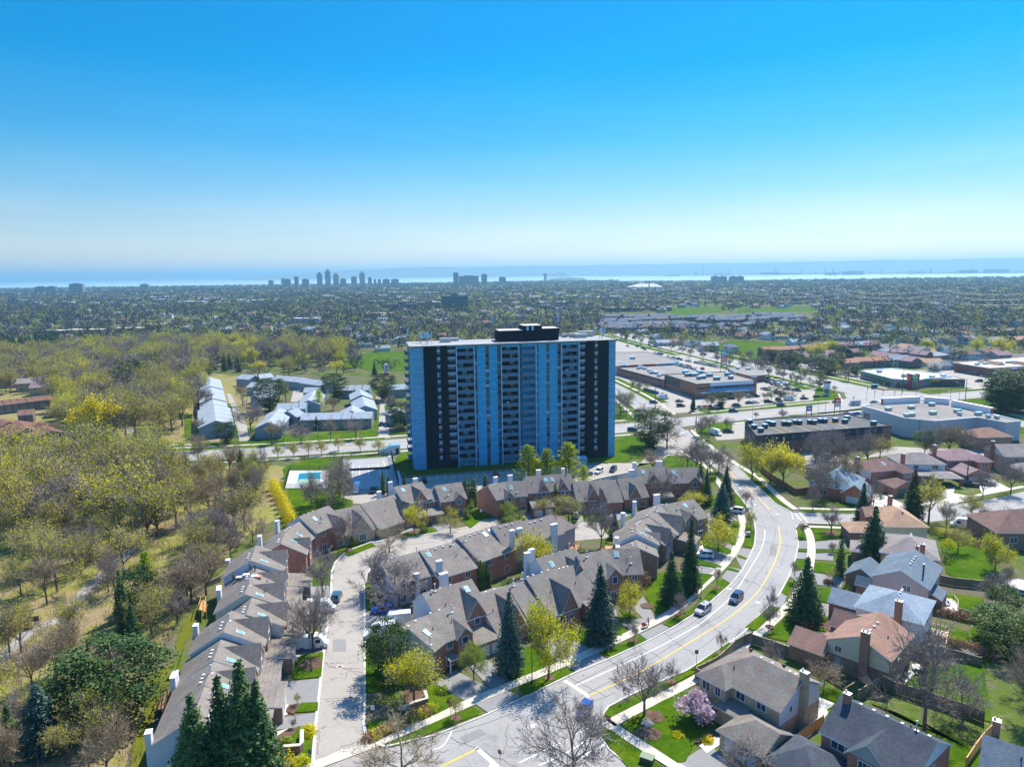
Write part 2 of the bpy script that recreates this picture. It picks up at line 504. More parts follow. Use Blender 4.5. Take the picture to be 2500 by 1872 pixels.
# kerbs
kb=MB()
def kerb(pts,w=0.28,h=0.13,px=True):
 q=G(pts)if px else pts
 strip(kb,q,w,0,h)
kerb(mainL[3:28]);kerb(mainR[10:23]);kerb(mainR[7:11]);kerb(mainR[24:36])
kerb([(1465,1797),(1487,1829),(1545,1876),(1640,1990)])
kerb([(763,1872),(770,1773),(777,1713),(790,1592),(800,1520),(808,1450),(810,1396),(818,1374),(834,1355),(853,1343),(904,1324),(978,1315),(1072,1299),(1141,1287)],0.45)
kerb([(942,1822),(915,1815),(894,1798),(888,1766),(891,1690),(890,1593),(890,1500),(891,1430),(896,1400),(916,1375)],0.45)
kerb([(1937,1248),(1957,1252),(2080,1255),(2180,1252),(2277,1241)]);kerb([(1942,1289),(1950,1279),(1970,1277),(2075,1281),(2180,1282)])
for sgn in(1,-1):
 a=offset_line(art,sgn*8.4)
 kerb([p for p in a if p[0]<56],px=False);kerb([p for p in a if 90<p[0]<172],px=False);kerb([p for p in a if p[0]>232],px=False)
 a=offset_line(ps,sgn*5.9);kerb([p for p in a if p[1]>318],px=False)
 a=offset_line(ave,sgn*12.1);kerb([p for p in a if p[1]>400],px=False);kerb([p for p in a if p[1]<338],px=False)
am=[p for p in ave if 410<p[1]<900]
kerb(am,0.9,0.12,px=False)
struct(kb,'kerb',CONCW)
# pavements
sw=MB()
ZS=0.135
def walk(pts,w=1.9,px=True,z=ZS):
 q=G(pts)if px else pts
 strip(sw,spline(q,4),w,0,z)
walk([(700,1896),(777,1866),(885,1826),(948,1801),(1075,1747),(1233,1678),(1300,1652),(1469,1580),(1596,1520),(1661,1480),(1713,1431),(1763,1384),(1795,1343),(1813,1301),(1812,1270),(1804,1245),(1786,1218),(1768,1196),(1745,1165),(1725,1140),(1690,1118),(1655,1100)])
walk([(1490,1766),(1580,1719),(1697,1659),(1780,1606),(1822,1571),(1876,1527),(1926,1478),(1955,1435),(1973,1395),(1981,1348),(1979,1316),(1970,1291),(1955,1274)])
walk([(1478,1762),(1504,1780),(1570,1822),(1652,1872),(1740,1930)])
walk([(1943,1244),(1915,1224),(1882,1194),(1850,1164),(1816,1144),(1775,1118),(1735,1090),(1700,1062),(1690,1050)])
walk([(1951,1241),(2075,1244),(2180,1240),(2260,1230),(2350,1216),(2420,1203),(2500,1188)],1.6)
walk([(1960,1285),(2067,1289),(2180,1292)],1.6)
walk([(1195,1868),(1212,1876),(1225,1900)],1.6)
artn=offset_line(art,14.5);arts=offset_line(art,-13.0)
walk([p for p in artn if p[0]<58],px=False);walk([p for p in artn if 84<p[0]<178],px=False);walk([p for p in artn if p[0]>238],px=False)
walk([p for p in arts if p[0]<66],px=False);walk([p for p in arts if 92<p[0]<190],px=False)
psw=offset_line(ps,10.5);pse=offset_line(ps,-10.0)
walk([p for p in psw if p[1]>322],px=False);walk([p for p in pse if p[1]>335],px=False)
avw=offset_line(ave,19);avE=offset_line(ave,-19)
walk([p for p in avw if p[1]>405],px=False);walk([p for p in avE if p[1]>412],px=False)
struct(sw,'pavement',CONC)
_zj=[0]
def zj(z):
 _zj[0]+=1
 return z+0.0035*(_zj[0]%11)
# lawns
ZL=0.12
lw=MB()
def lawn(pts,crop=None,z=ZL):
 q=G(crop(*pts)if crop else pts)
 lw.prism(q,0,zj(z))
def lawnw(pts,z=ZL):lw.prism(pts,0,zj(z))
lawn([(1075,1165),(1500,965),(1750,872),(1805,905),(1795,930),(1500,1040),(1250,1150),(1110,1182)],cM2)
lawn([(215,722),(580,562),(638,605),(262,770)],cM3)
lawn([(842,462),(1150,325),(1195,360),(900,496)],cM3)
lawn([(1618,1524),(1700,1479),(1764,1412),(1783,1424),(1733,1466),(1690,1498),(1637,1530)])
lawn([(1835,965),(1912,990),(1905,1003),(1812,982)],cQ3)
lawn([(1905,866),(1972,893),(1962,905),(1895,885)],cQ3)
lawn([(1957,622),(2008,625),(2028,700),(2018,800),(2003,815),(1940,800),(1958,700)],cQ3)
lawn([(1850,400),(1882,395),(1955,485),(1945,505),(1905,515),(1872,480)],cQ3)
lawn([(876,912),(912,876),(1055,818),(1500,600),(1830,376),(1912,398),(1800,480),(1540,625),(925,952),(868,935)],cM3)
lawn([(1820,1531),(1880,1481),(1907,1484),(1846,1541)])
lawn([(1906,1447),(1920,1421),(1944,1418),(1920,1453)])
lawn([(442,1165),(520,1157),(532,1180),(500,1235),(445,1245)],cQ4)
lawn([(472,1077),(550,1080),(550,1097),(467,1090)],cQ4)
lawn([(458,910),(520,905),(546,1008),(468,1008)],cQ4)
lawn([(75,432),(110,430),(200,500),(300,590),(380,650),(468,700),(450,716),(400,708),(330,672),(250,596),(132,484)],cS2)
lawn([(152,422),(200,440),(215,462),(185,455)],cS2)
lawn([(565,745),(1015,752),(1020,772),(570,765)],cS2)
lawn([(640,868),(1010,878),(1010,888),(628,876)],cS2)
lawn([(655,908),(966,918),(968,945),(690,945)],cS2)
lawn([(572,918),(842,925),(842,1000),(602,1008)],cQ4)
lawn([(604,1082),(760,1080),(872,1105),(612,1105)],cQ4)
lawn([(592,1180),(740,1188),(832,1282),(592,1250)],cQ4)
lawn([(852,685),(965,648),(1050,700),(1040,722),(900,715)],cS2)
lawn([(620,98),(735,118),(722,232),(640,215)],cM4)
lawn([(402,306),(480,320),(700,402),(690,450),(600,430)],cM4)
lawn([(224,490),(402,308),(520,420),(440,470),(395,528)],cM4)
lawn([(1000,1012),(1300,835),(1560,712),(1600,840),(1600,1000),(1700,1090),(1560,1160),(1500,1290),(1440,1310),(1150,1120)],cM3)
lawn([(845,1085),(885,1050),(925,1050),(1330,1345),(1300,1400),(1110,1400),(920,1190)],cM3)
lawn([(1540,135),(1900,190),(1925,350),(1840,362),(1690,330),(1640,190),(1540,170)],cM4)
lawn([(1480,400),(1640,440),(1780,450),(1820,640),(1885,690),(1760,690),(1600,630)],cM4)
lawn([(1270,880),(1440,700),(1560,720),(1790,880),(1815,1000),(1800,1110),(1250,900)],cM4)
lawn([(1040,1010),(1095,1008),(1830,1380),(1830,1500),(1580,1500),(1610,1310),(1420,1140)],cM4)
lawn([(1300,1240),(1620,1310),(1600,1600),(1900,1600),(1900,1380),(1440,1160)],cM4)
lawn([(1800,700),(1900,700),(1960,1150),(1830,1110),(1780,880),(1560,720)],cM4)
lawn([(1900,350),(2000,380),(1960,680),(1860,690),(1800,440)],cM4)
lawn([(2290,1300),(2380,1310),(2440,1400),(2400,1440),(2310,1400)])
lawn([(640,872),(760,900),(870,960),(780,1000),(640,945)],cM4)
lawn([(690,1050),(770,1010),(770,1030),(720,1090)],cM4)
lawn([(1148,1120),(1230,1015),(1300,1010),(1380,1000),(1560,1002),(1718,1022),(1500,1225),(1265,1320)],cQ3)
lawn([(1562,905),(1700,925),(1778,958),(1768,970),(1562,938)],cQ3)
lawn([(1650,770),(1750,790),(1852,832),(1842,868),(1640,800)],cQ3)
lawn([(1862,600),(1908,612),(1902,700),(1880,802),(1835,760)],cQ3)
lawn([(1690,230),(1740,250),(1730,310),(1690,290)],cQ3)
lawn([(1650,420),(1780,400),(1840,470),(1800,520),(1660,510)],cQ3)
lawn([(690,240),(960,232),(1065,293),(790,415),(665,320)],cM3)
lawn([(145,650),(262,400),(400,440),(518,525),(200,668)],cM3)
lawn([(985,120),(1060,140),(1125,192),(1040,190)],cM3)
lawn([(925,430),(1010,440),(1060,560),(1060,745),(925,768)],cM2)
lawn([(935,1000),(1400,850),(1390,705),(1480,715),(1680,828),(1480,925),(1080,1105),(960,1130)],cM2)
lawn([(925,0),(1060,0),(1150,60),(1100,70),(925,135)],cM2)
lawn([(2000,650),(2212,560),(2212,600),(2060,672)],cM2)
lawn([(2110,712),(2212,665),(2300,720),(2180,780)],cM2)
lawn([(350,600),(430,470),(600,452),(582,640),(372,660)],cM2)
lawn([(372,915),(430,840),(560,836),(555,905)],cM2)
lawn([(300,1195),(400,1022),(538,1020),(505,1345),(330,1345),(440,1240),(440,1190)],cM2)
lawn([(700,850),(760,780),(960,768),(1005,798),(800,876)],cQ2)
lawn([(440,1060),(560,960),(680,950),(655,1100),(520,1110)],cQ2)
lawn([(1180,720),(1250,690),(1420,655),(1478,690),(1200,745)],cQ2)
lawn([(920,1080),(1000,1100),(1100,1240),(925,1300)],cQ2)
lawn([(1380,985),(1480,880),(1700,1000),(1600,1140),(1450,1000)],cB5)
lawn([(1700,985),(2000,980),(2140,1060),(2130,1085),(1750,1095)],cB5)
lawn([(530,830),(600,790),(640,820),(565,878)],cB6)
lawn([(160,1200),(340,1180),(350,1250),(160,1290)],cB6)
lawn([(210,1100),(300,1070),(350,1150),(290,1170)],cB6)
lawn([(1240,780),(1500,700),(1680,740),(1500,870),(1480,880),(1380,780)],cB4)
lawn([(1500,600),(1640,650),(1820,690),(1700,760),(1440,778)],cB4)
lawnw([(-80,236),(-80,262),(-45,274),(-48,270),(-48,258),(-62,256),(-64,238)])
lawnw([(-45,246),(-39,245),(-37,240),(38,256),(48,258),(54,262),(50,274),(44,288),(-44,270)])
lawn([(340,0),(520,95),(530,130),(470,150),(150,168),(240,100)],cB6)
lawnw([(-36,280),(-30,282),(40,298),(42,290),(-34,272)])
lawn([(1000,110),(1050,70),(1200,60),(1500,200),(1480,260),(1400,280),(1130,265),(990,190),(965,150)],cB6)
lawn([(120,1560),(230,1510),(430,1500),(640,1640),(700,1700),(420,1700),(300,1640)],cR1)
def verge(line,a,b,cond):
 p=[q for q in offset_line(line,a)];r_=[q for q in offset_line(line,b)]
 idx=[i for i,q in enumerate(line)if cond(q)]
 if len(idx)>1:
  lawnw([p[i]for i in idx]+[r_[i]for i in idx][::-1])
for c in(lambda q:-400<q[0]<-88,lambda q:-80<q[0]<-44,lambda q:96<q[0]<120,lambda q:124<q[0]<166,lambda q:250<q[0]<330):
 verge(art,8.7,13.4,c);
for c in(lambda q:-400<q[0]<-88,lambda q:-80<q[0]<-40,lambda q:102<q[0]<128,lambda q:132<q[0]<180,lambda q:250<q[0]<330):
 verge(art,-8.7,-11.9,c)
for c in(lambda q:-400<q[0]<-178,lambda q:-172<q[0]<-90,lambda q:96<q[0]<118):
 verge(art,15.6,22,c)
verge(art,15.6,18.5,lambda q:112<q[0]<170)
for c in(lambda q:326<q[1]<350,lambda q:356<q[1]<480):
 verge(ps,6.2,9.3,c);verge(ps,11.6,19,c)
verge(ps,-6.2,-8.8,lambda q:362<q[1]<500);verge(ps,-11.2,-15,lambda q:362<q[1]<470)
for c in(lambda q:410<q[1]<560,lambda q:575<q[1]<800):
 verge(ave,12.5,17.8,c);verge(ave,-12.5,-17.8,c);verge(ave,20.2,26,c);verge(ave,-20.2,-27,c)
verge(ave,-12.5,-24,lambda q:q[1]<345)
lawn([(1010,975),(1200,985),(1400,900),(1320,840),(1180,760),(1050,800)],cR2)
lawn([(1100,1150),(1400,1130),(1740,1080),(1740,1105),(1400,1160),(1085,1168)],cR2)
lawn([(640,1190),(760,1180),(830,1192),(700,1210)],cR2)
lawn([(1440,1330),(1600,1300),(1825,1300),(1825,1400),(1700,1440),(1300,1440),(1290,1400)],cR1)
lawn([(1120,980),(1740,930),(1760,1100),(1700,1120),(1250,990)],cR3)
lawn([(1700,1120),(2208,1235),(2208,1275),(1720,1150)],cR3)
lawn([(700,830),(1290,770),(1460,790),(1200,815),(640,855)],cR3)
for q in([(375,490),(540,462),(690,470),(680,505),(380,520)],[(705,470),(825,452),(822,495),(702,500)],[(838,450),(970,440),(975,482),(836,492)],[(990,440),(1070,430),(1100,465),(1090,475),(992,480)],[(0,540),(130,510),(300,500),(315,520),(0,545)],[(1150,460),(1255,450),(1260,462),(1160,470)],[(240,290),(262,290),(305,470),(262,480)],[(1062,330),(1100,330),(1098,440),(1065,420)],[(0,350),(45,350),(40,500),(0,480)],[(355,430),(430,410),(440,440),(360,450)],[(1130,300),(1180,300),(1200,420),(1145,420)]):
 lawn(q,cW2)
lawn([(690,1145),(715,1132),(840,1122),(835,1215),(862,1222),(852,1280),(800,1290),(722,1268),(704,1200)])
lawn([(860,868),(930,858),(1010,856),(1010,905),(900,905),(850,890)])
lawn([(810,888),(850,880),(900,900),(830,900)])
lawn([(1710,850),(1790,832),(1900,835),(1950,850),(1960,872),(1880,885),(1790,878)])
lawn([(1600,768),(1650,752),(1780,748),(1790,758),(1690,768)])
lawn([(1800,752),(2100,748),(2100,757),(1800,764)])
lawn([(2250,748),(2500,756),(2500,764),(2260,757)])
lawn([(0,838),(70,830),(140,836),(60,850),(0,856)])
lawn([(810,792),(850,786),(860,790),(815,798)])
struct(lw,'lawn',GRASS)
lo=MB()
lo.prism(G(cL1((1530,95),(1500,130),(1400,230),(1350,400),(1395,500),(1290,560),(1180,600),(1100,760),(1120,900),(1010,1200),(1010,1345),(1100,1345),(1180,960),(1250,840),(1340,640),(1420,400),(1510,260))),0,0.10)
lo.prism(G([(265,1090),(480,1078),(480,1096),(320,1098)]),0,0.10)
lo.prism(G([(690,1290),(715,1240),(705,1170),(665,1180),(690,1240)]),0,0.09)
struct(lo,'rough_grass',GRASS2)
mu=MB()
def bed(pts,crop=None):mu.prism(G(crop(*pts)if crop else pts),0,zj(0.165))
bed([(310,910),(320,875),(400,845),(430,850),(370,930)],cM2)
bed([(210,1120),(330,1040),(410,1030),(300,1190),(280,1200)],cM2)
bed([(1560,1150),(1570,1125),(1640,1085),(1720,1080),(1700,1110),(1600,1150)],cM3)
bed([(1225,640),(1380,700),(1400,830),(1220,880),(1230,740)],cM2)
bed([(660,945),(700,930),(760,935),(790,960),(740,985),(690,980)],cQ4)
bed([(1540,1060),(1590,1070),(1600,1110),(1580,1150),(1530,1150)],cQ3)
def disc(x,y,r_,z=0.15):
 w=W(x,y);mu.prism([(w[0]+r_*cos(a*pi/7)*rng.uniform(.85,1.1),w[1]+r_*sin(a*pi/7)*rng.uniform(.85,1.1))for a in range(14)],0,zj(z+.015))
for x,y in((1113,1754),(1660,1502),(1548,1565),(1760,1595),(1750,1435),(1879,1531),(1342,1656),(1765,1330),(1960,1585),(1638,1665)):disc(x,y,0.9)
for x,y in((1597,1750),(1575,1790),(1590,1793)):disc(x,y,1.6)
for x,y,q in((760,1620,2.2),(2000,1520,2.6),(850,1344,1.3),(1012,1300,1.6),(1580,1480,1.4)):disc(x,y,q)
struct(mu,'planting_bed',MULCH)
# driveways, parking
dv=MB()
def drv(pts,crop=None,z=0.10):dv.prism(G(crop(*pts)if crop else pts),0,zj(z-.04))
drv([(1270,1700),(1236,1685),(1160,1718),(1192,1740)])
drv([(1383,1625),(1406,1640),(1482,1608),(1462,1594)])
drv([(1580,1562),(1562,1548),(1614,1523),(1636,1532)])
drv([(1735,1465),(1783,1424),(1812,1390),(1780,1384),(1762,1410)])
drv([(1812,1390),(1830,1358),(1838,1342),(1812,1338),(1792,1352)])
drv([(1818,1540),(1785,1565),(1800,1580),(1822,1572),(1845,1545)])
drv([(1879,1479),(1906,1447),(1921,1455),(1910,1484)])
drv([(1928,1405),(1942,1368),(1970,1368),(1962,1395),(1945,1420)])
drv([(1946,1339),(1949,1320),(1976,1320),(1978,1340)])
drv([(1500,640),(1620,590),(1870,720),(1900,740),(1850,800),(1760,812),(1680,820),(1480,700)],cM2)
drv([(1690,520),(1790,470),(1880,520),(2040,650),(1960,700),(1890,730)],cM2)
drv([(350,350),(560,330),(780,425),(620,510),(590,560),(500,510)],cM3)
drv([(560,130),(960,120),(980,220),(1100,290),(1180,245),(1080,190),(1260,185),(1320,225),(1000,230)],cM3)
drv([(1060,80),(1160,0),(1260,180),(1180,200)],cM3)
drv([(1550,800),(1720,830),(1840,870),(1780,950),(1560,890)],cQ3)
drv([(1560,950),(1780,975),(1715,1022),(1560,1000)],cQ3)
drv([(1620,560),(1700,540),(1830,560),(1900,600),(1850,640),(1640,660)],cQ3)
drv([(1750,780),(1850,790),(1880,830),(1850,830)],cQ3)
drv([(470,1018),(550,1018),(548,1070),(470,1072)],cQ4)
drv([(605,1020),(760,1000),(840,1010),(840,1075),(605,1075)],cQ4)
drv([(465,1100),(600,1110),(740,1105),(740,1165),(520,1152),(445,1150)],cQ4)
drv([(585,1260),(830,1290),(800,1372),(620,1350)],cQ4)
drv([(430,1250),(500,1240),(560,1260),(440,1280),(400,1300)],cQ4)
drv([(640,230),(720,235),(710,345),(600,320),(640,290)],cM4)
drv([(185,535),(225,500),(415,560),(415,620),(350,640)],cM4)
drv([(20,420),(60,440),(145,465),(70,520),(-20,490)],cM4)
drv([(1390,1334),(1600,1200),(1700,1180),(1900,1340),(1900,1420),(1500,1420)],cM3)
drv([(280,680),(580,648),(565,830),(255,862)],cM2,0.06)
drv([(230,960),(550,910),(543,1015),(235,1045)],cM2,0.06)
drv([(590,150),(650,150),(610,450),(560,440)],cM2,0.06)
drv([(350,440),(590,330),(600,440),(420,480)],cM2,0.06)
drv([(925,140),(1200,60),(1200,330),(925,360)],cM2,0.06)
drv([(440,1110),(640,1090),(660,1300),(400,1330),(430,1180)],cQ2,0.06)
drv([(1505,1245),(1545,1255),(1478,1284),(1466,1276)])
drv([(1390,1240),(1430,1245),(1430,1273),(1398,1275)])
drv([(1280,1246),(1300,1246),(1296,1277),(1270,1280)])
drv([(1046,1275),(1100,1265),(1110,1292),(1070,1298)])
drv([(905,1300),(1000,1280),(1046,1303),(980,1314),(900,1324)])
drv([(865,1320),(880,1310),(980,1300),(980,1316),(880,1332)])
struct(dv,'driveway',ASPHD)
lt=MB()
def lot(pts,z=0.012):lt.prism(pts,0,zj(z)*.5+.006)
CT,ST=cos(radians(13.0)),sin(radians(13.0))
def TW(u,v,c=(0,0)):
 return(c[0]+u*CT-v*ST,c[1]+u*ST+v*CT)
lot([(-59,233),(-34,236.5),(38,252),(50,251),(66,262),(72,282),(70,300),(62,300),(58,284),(54,268),(44,246.5),(40,226),(20,224),(-20,214),(-42,208),(-60,212)])
lot(G([(1128,1222),(1150,1212),(1290,1222),(1260,1240)]))
lot([(74,340),(110,352),(168,372),(182,398),(160,470),(140,600),(110,720),(60,720),(58,480),(75,420)],0.02)
lot([(196,315),(218,330),(214,350),(150,335),(88,314),(84,285),(90,286),(150,305)],0.02)
lot([(262,392),(340,415),(340,480),(255,480),(216,455),(208,428),(255,428)],0.02)
lot(G(cR2((700,400),(1000,440),(1400,560),(1700,570),(1900,640),(1300,620),(800,470))),0.02)
lot(G([(0,1062),(60,1058),(130,1070),(125,1100),(60,1108),(0,1110)]),0.02)
lot(G([(2100,1120),(2180,1090),(2420,1100),(2600,1090),(2600,1112),(2400,1112),(2200,1106)]),0.02)
lot(G([(1960,1100),(2060,1110),(2120,1150),(2040,1160),(1970,1140)]),0.02)
lot(G(cS1((470,560),(700,480),(760,600),(560,640))),0.03)
lot(G(cW2((355,420),(375,520),(318,528),(240,230),(262,235))),0.03)
lot(G(cW2((1080,250),(1130,250),(1150,300),(1160,485),(1090,485),(1105,300))),0.03)
lot(G(cW2((620,200),(700,215),(690,280),(600,280))),0.03)
lot(G([(870,880),(1000,880),(1000,900),(900,905)]),0.03)
struct(lt,'parking_lot',ASPH2)
pv=MB()
pv.prism(G(cM2((290,450),(420,470),(340,560),(280,540))),0,0.07)
pv.prism(G(cM2((230,870),(330,850),(320,930),(250,950))),0,0.07)
pv.prism(G(cM2((180,1080),(330,1035),(210,1130),(190,1130))),0,0.07)
pv.prism(G(cM4((620,950),(745,1000),(690,1090),(560,1260),(470,1290),(540,1170))),0,0.09)
pv.prism(G(cM4((1310,760),(1400,700),(1460,760),(1430,830),(1330,865),(1290,850))),0,0.09)
pv.prism(G(cM3((1600,1170),(1730,1095),(1800,1140),(1660,1230))),0,0.11)
pv.prism(G(cQ3((1560,800),(1540,730),(1620,760),(1640,830))),0,0.09)
pv.prism(G(cS1((70,520),(200,540),(350,610),(470,640),(460,700),(330,670),(100,640))),0,0.09)
pv.prism(G(cS1((660,490),(740,470),(720,520),(940,560),(700,600),(640,560))),0,0.09)
pv.prism(G([(922,1110),(950,1096),(975,1150),(985,1190),(968,1194),(955,1140)]),0,0.09)
pv.prism(G(cS1((900,440),(1000,400),(1150,480),(1050,510),(950,530))),0,0.09)
struct(pv,'paving',CONCW)
tr=MB()
strip(tr,spline(G([(0,1612),(50,1560),(95,1528),(150,1512),(172,1498),(200,1450),(240,1412),(275,1380),(310,1352),(345,1325)]),5),2.6,0,0.02)
struct(tr,'gravel_path',GRAVEL)
ck=MB()
strip(ck,spline(G([(245,1118),(275,1095),(300,1080),(318,1065),(320,1050),(300,1040)]),5),4,0,0.03)
struct(ck,'creek_rocks',GRAVEL)
# painted markings
mk=MB()
ZM=0.030
def paint(pts,w,mi=0,px=True,z=ZM):
 strip(mk,spline(G(pts)if px else pts,4),w,0,z,mi)
paint([(1437,1698),(1573,1634),(1732,1538),(1792,1498),(1846,1449),(1882,1392),(1901,1342),(1905,1316),(1901,1285)],0.22,1)
paint([(1879,1244),(1862,1225),(1847,1209),(1822,1187),(1800,1170),(1770,1142),(1720,1105),(1670,1068)],0.2,1)
paint([(1407,1672),(1490,1635),(1600,1583),(1700,1528),(1740,1497),(1790,1450),(1836,1380),(1856,1345),(1866,1315),(1867,1293)],0.16)
paint([(1845,1236),(1838,1225),(1820,1205),(1797,1182)],0.16)
paint([(1379,1661),(1408,1680),(1438,1700)],0.7)
paint([(1020,1902),(1075,1872),(1170,1825)],0.28,1)
paint([(1163,1825),(1208,1865)],0.7)
paint([(1059,1830),(1084,1817),(1103,1784)],0.18)
paint([(1268,1861),(1377,1807),(1440,1775)],0.2);paint([(1315,1868),(1377,1840),(1441,1801)],0.2)
paint([(1415,1849),(1478,1817)],0.6)
paint([(773,1861),(838,1832)],0.7)
paint([(1941,1252),(1962,1279)],0.25);paint([(1951,1250),(1974,1277)],0.25)
for q in((-6.2,0.12,0),(6.2,0.12,0),(0,0.3,1)):
 a=offset_line(art,q[0])
 for c in(lambda p:p[0]<55,lambda p:95<p[0]<170,lambda p:p[0]>240):
  s_=[p for p in a if c(p)]
  if q[0]==0 or c((0,0)):paint(s_,q[1],q[2],px=False)
a=offset_line(ps,0);paint([p for p in a if p[1]>330],0.2,1,px=False)
for o_ in(-6,6):paint([p for p in offset_line(ave,o_)if p[1]>410],0.14,0,px=False,z=0.05)
for k in range(9):
 c0=(188+k*1.9+6,374+k*0.5-9);paint([c0,(c0[0]-0.9,c0[1]+3.2)],0.9,0,px=False,z=0.06)
paint([(174,368),(182,390)],0.6,0,px=False,z=0.06);paint([(80,304),(88,330)],0.4,0,px=False,z=0.06);paint([(60,296),(76,300)],0.5,0,px=False,z=0.06)
for k in range(26):
 a=TW(-33+k*2.75,0,(0,245.3));b=TW(-33+k*2.75,-5.2,(0,245.3))
 paint([a,b],0.13,0,px=False)
paint([TW(-33,0,(0,245.3)),TW(36,0,(0,245.3))],0.13,0,px=False)
for y0 in(0,14,28,60,74):
 for k in range(14):
  base=(136-y0*0.3,440+y0)
  if not(110<base[0]<170):continue
  a=(base[0]+k*2.7,base[1]+k*0.6);paint([a,(a[0]-1.2,a[1]+5)],0.12,0,px=False,z=0.04)
for k in range(3):
 paint([(1163+k*24,1270),(1173+k*26,1287)],0.12,1)
paint([(881,1196),(882,1207)],0.12,1)
SEAL=m_plain('crack_seal',(.07,.07,.075),.5)
sr=random.Random(4)
for f_ in(.22,.5,.80):
 n=26;Lq=spline(G(mainL[3:]),3);Rq=spline(G(mainR[10:]),3);q=[]
 for i in range(60):
  a=Lq[int(i/59*(len(Lq)-1))];b=Rq[int(i/59*(len(Rq)-1))];t=f_+sr.uniform(-.006,.006);q.append((a[0]+(b[0]-a[0])*t,a[1]+(b[1]-a[1])*t))
 for k in range(0,56,7):strip(mk,q[k:k+(8 if f_==.5 else sr.choice([4,6]))],.07,0,.024,2)
def wig(a,b,w=.06,z=.034):
 a,b=G([a,b]);p=[(a[0]+(b[0]-a[0])*t/14+sr.uniform(-.22,.22),a[1]+(b[1]-a[1])*t/14+sr.uniform(-.22,.22))for t in range(15)];strip(mk,p,w,0,z,2)
for a,b in(((1480,1607),(1560,1655)),((1384,1650),(1480,1700)),((1620,1545),(1700,1600)),((1700,1500),(1760,1545)),((1100,1800),(1260,1870)),((1240,1770),(1230,1840)),((1300,1700),(1370,1780)),((1555,1575),(1620,1610)),((800,1629),(880,1632)),((796,1624),(884,1640)),((795,1706),(882,1700)),((792,1712),(884,1706)),((780,1780),(776,1840)),((796,1600),(802,1540)),((812,1520),(880,1515)),((815,1440),(885,1436)),((850,1400),(890,1392)),((980,1330),(1060,1322)),((1790,1400),(1880,1440)),((1840,1320),(1940,1335)),((1800,1200),(1860,1208)),((2000,1262),(2050,1272)),((2330,1250),(2480,1222)),((830,1826),(930,1790)),((1010,1850),(1100,1830))):wig(a,b)
for q in([(1490,1668),(1560,1634),(1580,1645),(1508,1682)],[(1330,1740),(1350,1730),(1372,1745),(1350,1757)],[(1700,1520),(1722,1506),(1735,1516),(1712,1532)],[(1880,1330),(1896,1330),(1896,1356),(1880,1356)],[(812,1560),(845,1560),(845,1590),(812,1590)],[(1120,1800),(1170,1778),(1190,1790),(1138,1814)],[(2360,1236),(2400,1230),(2410,1240),(2370,1246)]):mk.prism(G(q),0,.02,3)
MKO=mk.build('road_markings',[PAINTW,PAINTY,SEAL,m_asphalt('asphalt_patch',(.23,.23,.225),.2)]);MKO['kind']='structure'
# house kit
_wc={}
def win_mesh(w,h,style='c'):
 k=(round(w,2),round(h,2),style)
 if k in _wc:return _wc[k]
 f=MB();t=0.09
 f.box(-w/2-t,-0.07,-h/2-t,w/2+t,0.01,-h/2);f.box(-w/2-t,-0.07,h/2,w/2+t,0.01,h/2+t)
 f.box(-w/2-t,-0.068,-h/2,-w/2,0.01,h/2);f.box(w/2,-0.068,-h/2,w/2+t,0.01,h/2)
 if style=='c' and w>0.8:f.box(-0.035,-0.06,-h/2,0.035,0.01,h/2)
 if style=='m':
  for q in range(1,4):f.box(-w/2+w*q/4-.03,-0.06,-h/2,-w/2+w*q/4+.03,0.01,h/2)
 if style=='s':
  f.box(-w/2-t-0.42,-0.05,-h/2,-w/2-t-.01,0.01,h/2,1);f.box(w/2+t+.01,-0.05,-h/2,w/2+t+0.42,0.01,h/2,1)
 g_=MB();g_.box(-w/2,-0.035,-h/2,w/2,0.005,h/2)
 _wc[k]=(f.mesh('window',[WHITE,SHUT]),g_.mesh('pane',[GLASS]))
 return _wc[k]
SHUT=m_plain('shutter_blue',(0.10,0.17,0.27),0.5)
GDOOR=m_siding('garage_door',(0.60,0.62,0.66),step=2.0)
GDOORD=m_siding('garage_door_dark',(0.08,0.13,0.12),step=2.0)
FACE={'S':0.0,'E':pi/2,'N':pi,'W':-pi/2}
SKYG=m_glass('skylight_glass',(0.16,0.34,0.36),0.15)
VENTM=m_plain('vent_metal',(0.62,0.60,0.58),0.5)
